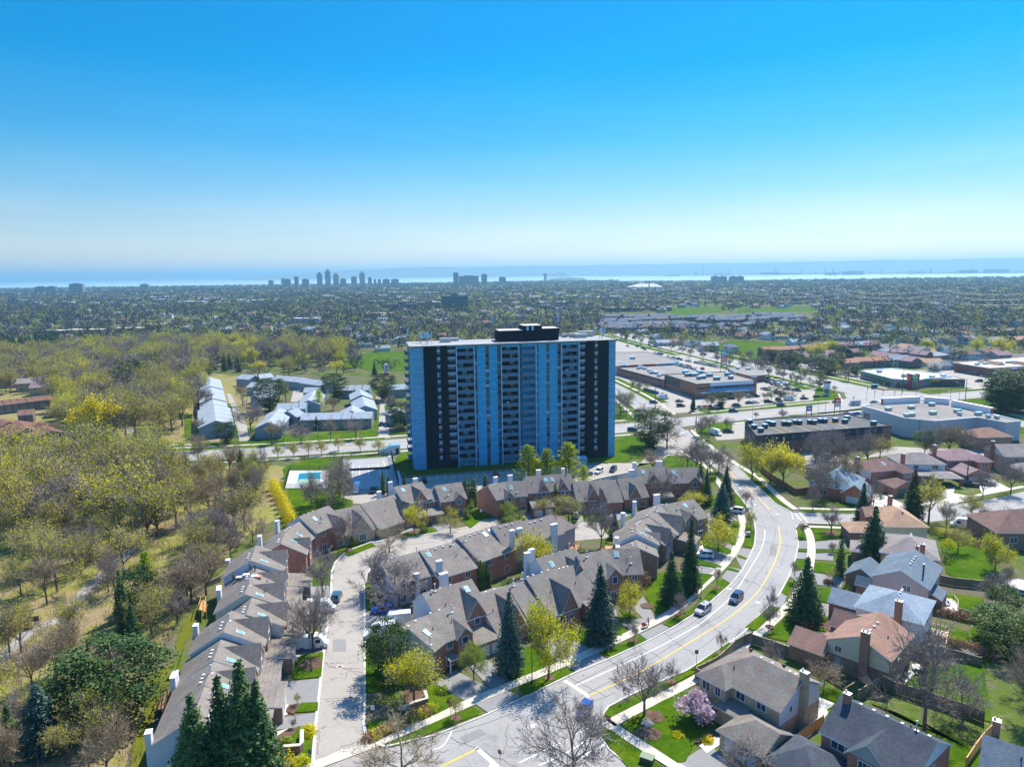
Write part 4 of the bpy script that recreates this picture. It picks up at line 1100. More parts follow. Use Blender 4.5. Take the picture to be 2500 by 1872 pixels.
h.win(1.6,-1.5,1.7,'S',1.4,1.7,'m');h.win(3.9,-1.5,1.6,'S',.9,1.5);h.win(6.9,.1,4.5,'S',1.5,1.2);h.win(10.5,.1,4.6,'S',1.5,1.1);h.win(13.5,3.0,4.6,'E',.7,.9)
h.win(0,6,4.3,'W',1.3,1.3);h.chimney(13.95,5.6,1.2,.8,0,9.7,BRICKT,1);h.door(7.4,.1,'S',1.0,2.1,m_plain('door_wood',(.25,.10,.05),.5))
h.main=('x',0,13.5,.1,11,5.5,5.4,5.4,8.4)
for x in(3,9):h.vent(x,8.2,'turbine')
for x in(6,8,11,12):h.vent(x,6.6,'box')
h.vent(4,2.4,'stack');h.done()
h=House('detached_house',(42.6,90.5),D(-52),'slate grey roofed house with a wide front gable at the bottom right edge',group=STREET,roof=R_DK)
h.gable(0,0,12.4,10.6,5.3,8.2,'x',wm=BRICK,ew=BRICK,gm=SIDW);mm_=h.main
h.gable(4.4,-1.4,9.6,4.8,5.3,7.7,'y',wm=BRICK,gm=SIDG,sides='swe',ends=(1,0));h.hip(-3.4,-8,3.8,-.2,2.7,4.9,wm=BRICK);h.main=mm_
h.win(7,-1.4,4.2,'S',2.2,1.5,'m');h.win(2.4,0,4.4,'S',1.8,1.2);h.win(11,0,4.4,'S',1.2,1.2);h.win(12.4,5,4.2,'E',1.1,1.2);h.garage(.2,-8,w=4.8)
h.chimney(.9,5.0,.9,.8,4,9.4,BRICK,1);h.vent(9.8,6.0,'pipe');h.vent(9.0,6.2,'stack')
for x in(2.4,4.2,6.0,8.0,11.4):h.vent(x,6.0,'box')
h.done()
h=House('detached_house',(54.6,115.6),D(-45.4),'house with brownish pink roof, cream siding gable and tall brick chimney',group=STREET,roof=R_BRN)
h.gable(0,0,10,11.4,5.2,7.6,'y',wm=BRICK2,ew=BRICK2,gm=SIDC);h.bk+=1;b=h.wall(SIDC);b.face([(0,-.02,2.9),(10,-.02,2.9),(10,-.02,5.2),(0,-.02,5.2)]);mm_=h.main
h.gable(-6,-1.8,-.02,4.4,3.0,4.9,'x',wm=BRICK2);h.gable(-2.6,8.0,3.0,12.4,4.2,6.2,'x',wm=BRICK2);h.shed(-2.5,4.4,0,8,2.6,3.0,wm=BRICK2);h.main=mm_
h.chimney(6.2,-.55,1.3,.9,0,9.0,BRICK2,2);h.door(1.8,0,'S',.95,2.1,m_plain('door_blue',(.22,.36,.55),.4),.4);h.win(10,5,3.9,'E',1.6,1.2);h.win(1.8,-.03,4.1,'S',1,1)
for y in(3.5,5.4,7.2):h.vent(5.6,y,'box')
h.vent(8.0,5.2,'stack');h.done()
h=House('detached_house',(65.1,127.2),D(-39.5),'house with a pale blue-grey hipped roof and white side, next beyond the brown-pink one',group=STREET,roof=R_BLU)
h.hip(0,0,11,11.6,5.2,7.8,wm=SIDW);mm_=('y',0,11.6,0,11,5.5,5.2,5.2,7.8)
h.gable(-6,4.3,-.02,10,3.0,4.8,'x',wm=BRICK);h.main=mm_
h.chimney(7.2,-.5,1.2,.9,0,8.8,BRICK,1);h.win(11,6,3.9,'E',1.5,1.2);h.win(2.2,0,4.2,'S',1,1);h.garage(-3,4.3,w=4.4)
for y in(6,6.9,7.8):h.vent(6.2,y,'box')
h.done()
h=House('detached_house',(75.3,141.2),D(-40),'house with pink siding gable and dark blue-grey roof between a spruce and a patio',group=STREET,roof=R_BL2)
h.gable(0,0,10.3,13.6,5.2,7.8,'y',wm=SIDP,ew=SIDP,gm=SIDP);mm_=h.main
h.gable(-6,3,-.02,10.5,3.0,5.0,'y',wm=BRICK2);h.gable(-3.2,.4,-.02,2.9,2.6,3.8,'x',wm=BRICK2);h.shed(10.32,2,12.6,7,3.6,2.5,wm=BRICK2,dirn='x',sides='sne');h.main=mm_
h.win(6.4,0,4.2,'S',1.5,1.2);h.win(10.3,9,3.9,'E',1.4,1.2);h.chimney(8.6,3.6,.3,.3,6,8.8,DARK)
for y in(5,6.6,8.2,9.8):h.vent(5.9,y,'box')
h.done()
h=House('detached_house',(83.7,154.0),D(-26),'tan walled house with drab hipped roof and two brick chimneys behind the broad spruce',group=STREET,roof=R_TP)
h.hip(0,0,11.2,12.4,5.0,7.6,wm=BRICKT);h.main=('y',0,12.4,0,11.2,5.6,5,5,7.6);mm_=h.main
h.hip(-6,3.5,-.02,10.5,3,4.6,wm=BRICK2);h.main=mm_
h.chimney(8.0,-.5,.9,.8,0,8.4,BRICK,1);h.chimney(7.0,-.4,.7,.6,0,7.8,BRICK,1);h.win(11.2,5,3.8,'E',1.5,1.2);h.win(2.5,0,3.9,'S',1.2,1.2)
for y in(6,7,8):h.vent(6.2,y,'box')
h.done()
h=House('detached_house',(93.2,170.2),D(-5),'house with an orange-brown hipped roof and cream wall, at the corner of the crescent',group=STREET,roof=R_OR)
h.hip(0,0,10,13,5.0,7.8,wm=SIDC);mm_=('y',0,13,0,10,5,5,5,7.8)
h.hip(-8,1,-.02,7.5,3,4.7,wm=BRICK2);h.gable(-1.5,8.5,2.5,12.5,5.0,6.6,'x',wm=BRICK);h.main=mm_
h.chimney(6.5,13.4,1,.8,0,8.8,BRICK,1);h.win(0,10,4,'W',1.2,1.3)
for y in(4,5.2,6.4):h.vent(5.6,y,'box')
h.done()
CRES='detached houses round the crescent'
h=House('detached_house',(91.7,211.8),D(-38),'single-storey orange brick house with a pale blue roof behind bare birches',group=CRES,roof=m_shingle('shingle_teal',(.20,.28,.33)))
h.hip(0,0,12,15.5,3.4,7.6,wm=BRICK);h.gable(9.4,-1.5,16.4,7,3.0,5.8,'y',wm=m_brick('brick_orange',(.45,.14,.06)));h.win(4,0,1.6,'S',1.6,1.3);h.garage(13,-1.5,w=4.6);h.done()
h=House('detached_house',(113.6,218.2),D(12),'brown hipped house with a skylight, white west wall and dark green garage door',group=CRES,roof=R_DB)
h.hip(0,0,13,9.5,5.2,7.8,wm=BRICK);mm_=('x',0,13,0,9.5,4.75,5.2,5.2,7.8);h.hip(8.8,-3.2,13,3,5.15,7.0,wm=BRICK);h.hip(1,-9.5,8,-2.2,2.7,4.6,wm=BRICK,hips=(0,1));h.main=mm_
h.bk+=1;b=h.wall(SIDW);b.face([(-.02,9.5,2.8),(-.02,0,2.8),(-.02,0,5.2),(-.02,9.5,5.2)])
h.chimney(-.5,6,.9,1.2,0,8.6,BRICK,1);h.win(10.8,-3.2,4.2,'S',2.2,1.2,'m');h.win(10.8,-3.2,1.5,'S',2.2,1.4,'m');h.win(4,0,4.4,'S',1.1,1.1);h.garage(4.5,-9.5,w=5,h=2.3,m=GDOORD);h.skylight(6.5,2.6);h.done()
h=House('detached_house',(127.6,227.0),D(-6),'drab grey hipped house with a tall brick chimney and open carport roof',group=CRES,roof=R_TP)
h.hip(0,0,14,10,5.2,7.8,wm=SIDW);mm_=('x',0,14,0,10,5,5.2,5.2,7.8);h.hip(8,-8,15.5,-.5,2.8,4.0,wm=BRICK2,sides='w');h.shed(1,-4.5,8,-.1,2.6,3.2,wm=BRICK2);h.main=mm_
h.chimney(.5,-.5,1.1,.9,0,8.8,BRICK,1);h.win(11,0,4.3,'S',1.8,1.2);h.win(5,0,4.3,'S',1.4,1.2)
b=MB();b.box(15,-7.8,0,15.4,-7.4,2.8);b.build('carport_post',BRICK2,h.e);h.done()
h=House('detached_house',(145.6,230.4),D(2),'red brick house with a mauve hipped roof and a matching double garage',group=CRES,roof=R_MV)
h.hip(0,0,13,10.5,5.2,7.8,wm=BRICK);mm_=('x',0,13,0,10.5,5.25,5.2,5.2,7.8);h.hip(8.5,-2.5,13,3,5.15,7,wm=BRICK);h.hip(0,-9,7.5,-.5,2.7,4.6,wm=BRICK,hips=(0,0),gm=BRICK);h.main=mm_
h.chimney(-.5,7,.9,1.3,0,8.8,BRICK,1);h.win(10.7,-2.5,4.1,'S',1.8,1.3);h.win(4,0,4.3,'S',1.1,1.1);h.garage(3.7,-9,w=5);h.done()
h=House('detached_house',(166.5,233.5),D(-2),'tan house with a taupe hipped roof and hipped double garage at the right edge',group=CRES,roof=R_TP)
h.hip(0,0,18,11,5.4,8.4,wm=BRICKT,hips=(0,1),gm=SIDW);mm_=('x',0,18,0,11,5.5,5.4,5.4,8.4);h.hip(8,-2.2,14,4,5.35,7.4,wm=BRICKT);h.hip(.5,-9,9,-.8,2.7,4.8,wm=BRICKT);h.main=mm_
h.chimney(-.5,6,.9,1.2,0,9.4,BRICK,1);h.win(4,0,4.4,'S',1.5,1.1);h.win(11,-2.2,4.2,'S',1.5,1.3);h.garage(4.8,-9,w=5.6,m=GDOORD);h.done()
h=House('detached_house',(118.8,166.6),D(-4),'wide dark brown hipped roof house cut by the right edge below the crescent',group=CRES,roof=R_DB)
h.hip(0,0,24,13,4.4,8.2,wm=BRICK2);h.main=('x',0,24,0,13,6.5,4.4,4.4,8.2);h.win(4,0,2.6,'S',1.6,1.3);h.win(9,0,2.6,'S',1.6,1.3)
for x in(6.4,8.2,10,12):h.vent(x,7.6,'box')
h.done()
h=House('detached_house',(59.9,82.9),D(-38),'blue-grey roofed house with a brick chimney in the bottom right corner',group=STREET,roof=R_BL2)
h.gable(0,0,12,8,5,7.4,'x',wm=SIDW);h.chimney(1.0,6.2,.9,.9,4,8.8,BRICK,1);h.vent(4,2.4,'stack');h.vent(5.2,1.6,'stack');h.done()
h=House('detached_house',(176.5,262.0),D(4),'house with a brown roof beyond the crescent beside the windowless store',group=CRES,roof=R_BRN)
h.hip(0,0,13,10,5.2,7.8,wm=BRICK2);h.win(4,0,4.2);h.win(9,0,4.2);h.done()
# fences, decks
def fence(name,label,pts,hgt=1.8,mat=None,px=True,cap=None,pitch=2.4,th=0.06,group='wooden garden fences',name2='fence_panel'):
 q=G(pts)if px else pts
 e=empty(name,(q[0][0],q[0][1],0));tag(e,label,'fence',group)
 o0=q[0]
 pb=MB();po=MB()
 for i in range(len(q)-1):
  a,b=q[i],q[i+1];L=hypot(b[0]-a[0],b[1]-a[1]);an=atan2(b[1]-a[1],b[0]-a[0])
  M=Matrix.Translation((a[0]-o0[0],a[1]-o0[1],0))@Matrix.Rotation(an,4,'Z')
  pb.box(0,-th/2,0.05,L,th/2,hgt-.05,0,M);pb.box(0,-.07,hgt-.05,L,.07,hgt,1,M)
  n=max(1,int(L/pitch))
  for k in range(n+(i==len(q)-2)):
   x=L*k/n;po=MB();po.box(x-.07,-.08,0,x+.07,.08,hgt+.12,0,M);po.build('post',mat or WOODG,e)
 pb.build(name2,[mat or WOODG,cap or FENCETOP],e)
 return e
fence('garden_fence','tall weathered fence running down past the brown-pink house to the back gardens',cM4((110,540),(260,590),(500,680),(720,720),(890,800),(1010,850),(1110,880),(1250,930),(1450,990),(1640,1055),(1810,1112),(1900,1150)),2.0)
fence('garden_fence','short fence running down to the swing set garden',cM4((1108,880),(1010,935),(930,985)),2.0)
fence('garden_fence','dark fence stepping along the pavement beside the tan corner house',cM3((1572,645),(1660,605),(1750,555),(1810,500),(1880,430),(1950,390),(2010,365)),2.0)
fence('garden_fence','fence closing the left side of the tan corner house',cM3((1572,645),(1640,690)),2.0)
fence('garden_fence','golden wooden fence between the tan house garage and the slate roofed house',cM4((430,1345),(520,1270),(600,1210),(660,1175)),1.8,WOODN)
fence('garden_fence','new orange wood fence in the bottom right corner',cM4((1760,1510),(1830,1400),(1905,1300),(2020,1190)),1.8,WOODN,cap=WOODN)
fence('garden_fence','brown fence curving beside the road under the big yellow-green tree',cS2((175,372),(230,415),(285,462),(400,540),(520,612)),2.1,m_siding('fence_brown',(.27,.125,.055),4,True))
fence('garden_fence','reddish brown fence behind the birches at the crescent corner',cS2((520,612),(630,598),(745,580)),2.1,m_siding('fence_brown',(.27,.125,.055),4,True))
fence('garden_fence','dark fence behind the pink sided house and patio',cM4((1545,70),(1680,95),(1920,120)),1.9)
fence('garden_fence','low fence between the patio deck garden and the next garden',cM4((1700,325),(1850,362),(1930,380)),1.7)
fence('garden_fence','fence below the lower deck garden with a tree leaning over',cM4((1400,600),(1620,640),(1880,715)),1.7)
fence('garden_fence','fence with a pale cap along the gardens behind the island row',cB7((1470,400),(1580,375),(1740,320),(1900,265)),1.9)
fence('garden_fence','fence with pale cap between the island row and the front row',cB7((1160,525),(1240,500),(1310,478)),1.9)
fence('garden_fence','small garden fence at the lilac corner townhouse',cB7((400,860),(470,835),(540,810)),1.5)
fence('garden_fence','small square garden fence beside the spruces of the island row',cB7((1030,470),(1100,500),(1160,470)),1.5,WOODN)
fence('garden_fence','long dark wire and wood fence where the wood meets the west row',cQ1((1500,1280),(1600,1210),(1700,1165),(1760,1100),(1900,990)),1.3)
fence('garden_fence','dark fence beside the fairway of the church estate',[(530,905),(500,860),(492,830)],1.8)
def brickwall(label,pts,hgt=1.1,w=.45):
 q=G(pts);e=empty('garden_wall',(q[0][0],q[0][1],0));tag(e,label,'wall','low brick walls at the court entrance')
 a=MB();strip(a,[(p[0]-q[0][0],p[1]-q[0][1])for p in q],w,0,hgt);a.build('brickwork',BRICK2,e)
 a=MB();strip(a,[(p[0]-q[0][0],p[1]-q[0][1])for p in q],w+.14,hgt+.002,hgt+.1);a.build('coping',CONC,e)
brickwall('low brick wall with a pale coping west of the court entrance',cM2((290,1225),(420,1215),(435,1195),(437,1095)))
brickwall('low brick wall with pale coping among hedges east of the court entrance',cM2((1200,930),(1300,880),(1400,850),(1385,790)))
def deck(name,label,pts,z,rail=True,mat=None,group='back garden decks'):
 q=G(pts,z);o0=q[0];p=[(a[0]-o0[0],a[1]-o0[1])for a in q]
 e=empty(name,(o0[0],o0[1],0));tag(e,label,'deck',group)
 a=MB();a.prism(p,z-.2,z);a.build('platform',mat or WOODN,e)
 if rail:
  a=MB()
  n=len(p)
  for i in range(n-1 if len(p)>3 else n):
   b,c=p[i],p[(i+1)%n]
   strip(a,[b,c],.1,z+.9,z+1.0)
   L=hypot(c[0]-b[0],c[1]-b[1]);m_=max(1,int(L/1.2))
   for k in range(m_+1):
    x,y=b[0]+(c[0]-b[0])*k/m_,b[1]+(c[1]-b[1])*k/m_
    a.box(x-.05,y-.05,0,x+.05,y+.05,z+.95)
  a.build('railing',mat or WOODN,e)
 return e
deck('deck','raised wooden deck with round blue table behind the pink sided house',cM4((1490,255),(1530,170),(1665,195),(1700,235),(1700,325)),.6,mat=m_siding('deck_pale',(.52,.44,.38),4,True))
deck('deck','lower wooden deck with steps, white rail and barbecue',cM4((1470,410),(1635,450),(1600,600),(1480,580),(1440,470)),.5,mat=m_siding('deck_sand',(.55,.42,.30),4,True))
deck('deck','small wooden deck with red chairs at the end of the island row',cB5((1490,1500),(1500,1430),(1690,1460),(1640,1540),(1560,1560)),1.2)
deck('deck','new wooden deck frame in the garden beside the east row',cB6((150,1330),(205,1275),(320,1290),(310,1360),(250,1370)),1.0)
deck('deck','new orange wooden deck at the back of the west row',cQ1((1535,1380),(1555,1310),(1590,1315),(1590,1400)),1.8)
deck('deck','narrow dark wooden deck at the back of the nearest west row house',cL1((1215,890),(1255,765),(1290,760),(1270,880)),1.2,mat=WOOD)
# apartment tower
TO=(-35.2,245.7);TA=atan2(15.7,73.6);TL=75.3;TD=17.5;TH=44.3
tw=empty('apartment_tower',(TO[0],TO[1],0),TA)
tag(tw,'tall wide apartment tower of blue-grey and black panels in the centre','apartment block')
PANEL=m_brick('tower_brick_pale',(0.10,0.37,0.60),(0.16,0.44,0.66))
PANELB=m_brick('tower_brick_blue',(0.03,0.38,0.68),(0.05,0.43,0.70))
TDARK=m_plain('tower_dark_panel',(0.009,0.012,0.022),0.95,0.02,var=.15)
RAIL=m_siding('balcony_rail',(0.07,0.19,0.31),step=2.2,vertical=True)
FIN=m_plain('tower_fin',(0.28,0.55,0.78),0.6,var=.04)
SLAB=m_plain('tower_slab',(0.13,0.32,0.48),0.7,var=.05)
TWIN=m_glass('tower_glass',(0.05,0.075,0.10),.1)
CURT=m_plain('curtain',(0.22,0.42,0.56),0.8,var=.5,scale=.9)
def tu(px):
 """distance along the facade of a column read on the roof line"""
 y=846+(px-999)*(828-846)/505.5
 w=W(px,y,TH);return((w[0]-TO[0])*cos(TA)+(w[1]-TO[1])*sin(TA))
_u0,_u1=tu(999.3),tu(1504.5)
U_=lambda px:(tu(px)-_u0)/(_u1-_u0)*TL
FLZ=[40.75-2.73*k for k in range(15)]
secs=[(999.3,1031.2,'pale'),(1031.2,1063.8,'dark'),(1063.8,1072.6,'wdark'),(1072.6,1090.2,'dark'),(1090.2,1111.8,'bay'),(1111.8,1156,'balc'),(1156,1163.4,'strip'),(1163.4,1184.5,'blue'),(1184.5,1193.3,'strip'),(1193.3,1213.6,'blue'),(1213.6,1222.5,'strip'),(1222.5,1265.5,'balc'),(1265.5,1273,'strip2'),(1273,1308,'balc2'),(1308,1314.6,'strip'),(1314.6,1334.3,'blue'),(1334.3,1342.4,'strip'),(1342.4,1362.0,'blue'),(1362.0,1371,'strip'),(1371,1413.5,'balc'),(1413.5,1431.5,'bay'),(1431.5,1452.3,'dark'),(1452.3,1460.4,'wdark'),(1460.4,1487,'dark'),(1487,1504.5,'pale')]
trnd=random.Random(5)
core=MB();core.box(0,2.0,0,TL,TD,TH-.6);core.build('wall',PANEL,tw)
top=MB();top.box(-.4,-.5,TH-.6,TL+.4,TD+.4,TH-.2,0)
top.box(-.6,-.75,TH-.2,TL+.6,TD+.6,TH,1)
top.build('roof',[SLAB,DARK],tw)
rt=MB();rt.box(-.3,-.45,TH+.002,TL+.3,TD+.3,TH+.05);rt.build('roof_membrane',m_ground('roof_white',[(.3,(.24,.26,.27)),(.7,(.40,.42,.43))],.15,.6,2.0),tw)
ZT=TH-.6
gz=lambda k:FLZ[k]
lv=[TH-.9]+FLZ+[0.0]
wcache={}
def panebox(w,hh,kind):
 k=(round(w,2),round(hh,2),kind)
 if k not in wcache:
  b=MB();mats=[TWIN,CURT,FIN]
  b.box(-w/2,-.04,0,w/2,0,hh,0)
  if kind in(1,2):b.box(-w/2+.05,-.07,hh*(.45 if kind==1 else.55),w/2-.05,-.04,hh-.05,1)
  if kind==3:b.box(-w/2+.05,-.07,.1,0,-.04,hh-.05,1)
  b.box(-w/2-.05,-.09,hh,w/2+.05,0,hh+.1,2)
  if w>1.5:
   for q in range(1,4):b.box(-w/2+w*q/4-.04,-.085,0,-w/2+w*q/4+.04,0,hh,2)
  wcache[k]=b.mesh('window',mats)
 return wcache[k]
for a_,b_,kd in secs:
 u0,u1=U_(a_),U_(b_);w=u1-u0
 m=MB()
 if kd=='pale':
  m.box(u0,-.15,0,u1,2.0,ZT);m.build('wall',PANEL,tw)
  l_=MB()
  for z in FLZ:l_.box(u0+.1,-.19,z-.06,u1,-.15,z+.06)
  l_.build('floor_line',FIN,tw)
 elif kd in('dark','wdark'):
  m.box(u0,-.55 if kd=='dark' else-.45,0,u1,2.0,ZT+.55,0);m.build('dark_cladding',TDARK,tw)
  if kd=='wdark':
   for k in range(16):
    z=(TH-3.1)if k==0 else FLZ[k-1]-2.3
    if z<.5:continue
    meshobj('window',panebox(w*.92,1.75,trnd.choice([1,2,1,3])),tw,((u0+u1)/2,-.45,z))
 elif kd=='bay':
  m.box(u0,.25,0,u1,2.0,ZT);m.build('wall',TDARK,tw)
  for k in range(16):
   z=(TH-3.1)if k==0 else FLZ[k-1]-2.2
   if z<.5:continue
   meshobj('window',panebox(w*.93,1.5,trnd.choice([0,1,2,2,0])),tw,((u0+u1)/2,.25,z))
 elif kd in('balc','balc2'):
  m.box(u0,1.75,0,u1,2.0,ZT,0);m.build('recess_wall',TDARK if kd=='balc' else PANELB,tw)
  for k in range(15):
   z=FLZ[k]
   q=MB();q.box(u0+.02,-.75,z-.18,u1-.02,1.75,z,1);q.box(u0+.08,-.78,z-.1,u1-.08,-.70,z+1.12,0)
   q.build('balcony',[RAIL,SLAB],tw)
   if trnd.random()<.6:
    q=MB();x=u0+w*trnd.uniform(.1,.85);q.box(x,.2,z+.01,x+trnd.uniform(.4,1.6),trnd.uniform(.6,1.2),z+trnd.uniform(.5,1.7));q.build('balcony_item',trnd.choice([WOODN,TDARK,WHITE,GDOORD,SHUT,RAIL]),tw)
   if kd=='balc' or k%5==4:
    meshobj('balcony_window',panebox(w*.28,2.0,trnd.choice([0,1,3])),tw,(u0+w*trnd.choice([.3,.5,.7]),1.75,z+.1))
  q=MB();q.box(u0,-.2,ZT-.75,u1,2.0,ZT);q.build('lintel',PANELB,tw)
  if kd=='balc':q=MB();q.box(u0,1.2,0,u1,1.7,2.2);q.build('ground_wall',PANEL,tw)
 elif kd in('strip','strip2'):
  m.box(u0,.1 if kd=='strip' else 1.7,0,u1,2.0,ZT);m.build('window_strip',TWIN,tw)
  l_=MB()
  for k in range(15):
   zz=FLZ[k]-trnd.choice([.9,1.0,.2])
   l_=MB();l_.box(u0+.1,(.05 if kd=='strip' else 1.65),zz,u1-.1,(.1 if kd=='strip' else 1.7),FLZ[k]-.1);l_.build('spandrel',trnd.choice([CURT,PANELB,TDARK,FIN]),tw)
 else:
  m.box(u0,-.05,0,u1,2.0,ZT);m.build('wall',PANELB,tw)
  l_=MB()
  for z in FLZ:l_.box(u0-.0,-.10,z-.05,u1,-.05,z+.05)
  l_.build('floor_line',FIN,tw)
for px_ in(1112.2,1156,1222.8,1266,1308,1371,1413.5):
 u=U_(px_);q=MB();q.box(u-.14,-.95,0,u+.14,2.0,ZT-.1)
 for z in FLZ:q.box(u-.18,-1.1,z-.2,u+.18,-.95,z+1.15)
 q.build('fin',FIN,tw)
for sd in(0,1):
 X=0 if sd==0 else TL
 s_=-1 if sd==0 else 1
 for k in range(15):
  z=FLZ[k]
  q=MB();x0,x1=sorted((X,X+s_*1.5));q.box(x0,7.0,z-.18,x1,13.5,z,1)
  xe=X+s_*1.5;q.box(min(xe,xe-s_*.1),7.0,z,max(xe,xe-s_*.1),13.5,z+1.1,0);q.box(x0,7.0,z,x1,7.1,z+1.1,0)
  q.build('balcony',[RAIL if sd==0 else FIN,SLAB],tw)
 q=MB();q.box(min(X,X+s_*.04),7.3,0,max(X,X+s_*.04),13.2,ZT-.6);q.build('window_strip',TWIN,tw)
def onroof(px,py,z=TH):
 w=W(px,py,z);return((w[0]-TO[0])*cos(TA)+(w[1]-TO[1])*sin(TA),-(w[0]-TO[0])*sin(TA)+(w[1]-TO[1])*cos(TA))
ph=MB();y0=5.2
ua,ub,uc,ud=onroof(1216,834)[0],onroof(1278,833)[0],onroof(1321,831)[0],onroof(1361,829)[0]
ph.box(ua,y0,TH,ub,y0+8,TH+4.0);ph.build('penthouse',TDARK,tw)
ph=MB();ph.box(ub,y0-.4,TH,uc,y0+8,TH+5.6);ph.box(ub+1,y0-.7,TH+4,ub+1.8,y0-.4,TH+5.8,1);ph.box(ub+2.9,y0-.7,TH+4,ub+3.7,y0-.4,TH+5.8,1);ph.build('penthouse',[TDARK,FIN],tw)
ph=MB();ph.box(uc,y0+.3,TH,ud,y0+8,TH+4.4);ph.build('penthouse',TDARK,tw)
for(a,b,z,t)in((ua,ub,4.0,8),(ub,uc,5.6,8),(uc,ud,4.4,8)):
 q=MB();q.box(a+.1,y0+.1,TH+z,b-.1,y0+t-.1,TH+z+.12);q.build('roof_membrane',CONCW,tw)
RTU=m_plain('roof_unit_metal',(0.45,0.47,0.45),.5,var=.1)
for(px,py,w,d,hh,nm)in((1088,836,4.2,1.6,1.6,'roof_unit'),(1110,832,3.0,1.8,1.2,'roof_unit'),(1302,832,2.8,1.4,1.0,'water_tank'),(1320,830,1.8,1.4,1.2,'roof_unit'),(1380,824,2.2,1.8,1.5,'roof_unit'),(1404,824,4.0,2,1.6,'roof_unit'),(1420,825,4.6,1.8,1.6,'roof_unit'),(1400,814,6.2,2.0,2.2,'roof_unit')):
 u,v=onroof(px,py);v=min(max(v,1.5),TD-3)
 q=MB();q.box(u-w/2,v,TH+.3,u+w/2,v+d,TH+hh);q.box(u-w/2+.2,v+.2,TH,u+w/2-.2,v+d-.2,TH+.3);q.build(nm,RTU if nm=='roof_unit' else m_plain('tank_blue',(.10,.22,.40),.5),tw)
def mast(px,py,hgt,cell=True,z=TH,tri=False):
 u,v=onroof(px,py,TH);v=min(max(v,.8),TD-1)
 q=MB();q.tube((u,v,z),(u,v,z+hgt),.10,.06,6)
 if cell:q.box(u-.22,v-.15,z+hgt-2.4,u+.22,v+.15,z+hgt,1)
 if tri:
  for an in(0,2.1,4.2):
   q.tube((u+1.4*cos(an),v+1.4*sin(an),z),(u,v,z+hgt*.8),.07,.05,5);q.box(u+1.1*cos(an)-.18,v+1.1*sin(an)-.12,z+hgt*.5,u+1.1*cos(an)+.18,v+1.1*sin(an)+.12,z+hgt*.95,1)
 q.build('antenna',[METAL,FIN],tw)
mast(1204,836,9.5);mast(1363,830,9.5);mast(996,835,5.0);mast(1030,838,4.0,tri=True);mast(1046,841,4.6,tri=True);mast(1470,824,3.6,tri=True);mast(1441,818,3.6)
for k in range(6):mast(1225+k*9,830,.9+.4*(k%2),False,TH+4.1)
e=empty('stair_building',(*P2(965,1108),0),radians(14));tag(e,'small white stair entrance with a sloping roof left of the tower foot','outbuilding')
q=MB();q.face([(-6,0,0),(2,0,0),(2,0,3.4),(-1.5,0,3.4),(-6,0,.8)]);q.face([(-6,3,0),(-6,3,.8),(-1.5,3,3.4),(2,3,3.4),(2,3,0)]);q.face([(2,0,0),(2,3,0),(2,3,3.4),(2,0,3.4)]);q.face([(-6,3,0),(-6,0,0),(-6,0,.8),(-6,3,.8)]);q.build('wall',WHITE,e)
q=MB();q.face([(-6.2,-.2,.85),(-1.6,-.2,3.5),(-1.6,3.2,3.5),(-6.2,3.2,.85)]);q.face([(-1.6,-.2,3.5),(2.2,-.2,3.5),(2.2,3.2,3.5),(-1.6,3.2,3.5)]);q.build('roof',SLAB,e)
q=MB();q.box(.2,-.06,0,1.4,.0,2.3);q.build('door',m_plain('door_brown',(.12,.05,.03),.6),e)
e=empty('bin_store',(*P2(1418,1137),0),TA);tag(e,'pale boxy enclosure with double doors at the right foot of the tower','shed')
q=MB();q.box(-2,0,0,2.4,3,3);q.build('wall',FIN,e);q=MB();q.box(-1.8,-.06,0,.2,0,2.6);q.build('door',SLAB,e);q=MB();q.box(.3,-.06,0,2.2,0,2.6);q.build('door',SLAB,e)
pe=empty('swimming_pool',(*P2(757,1180),0),0);tag(pe,'turquoise swimming pool in a pale paved terrace with a dark fence','pool')
o0=P2(757,1180)
loc=lambda pts,z=0:[(a[0]-o0[0],a[1]-o0[1])for a in G(pts,z)]
T_=loc(cB1((608,268),(680,-5),(1290,-5),(1290,270)))
q=MB();q.prism(T_,0,.20);q.build('terrace',m_concrete('terrace',(.50,.50,.50)),pe)
q=MB();q.prism(loc(cB1((785,220),(820,35),(1165,12),(1150,185))),.201,.23);q.build('coping',m_plain('pool_coping',(.25,.52,.60),.4),pe)
WTR=m_plain('pool_water',(.02,.20,.26),.06,.8,var=.25,scale=.4)
q=MB();q.prism(loc(cB1((795,200),(826,48),(1158,24),(1144,125),(830,135))),.232,.245);q.build('water',WTR,pe)
q=MB();q.prism(loc(cB1((812,200),(822,148),(1142,130),(1138,178))),.232,.25);q.build('shallow_floor',m_plain('pool_cover',(.30,.36,.22),.6),pe)
MESH=m_plain('fence_dark_mesh',(.03,.035,.05),.8)
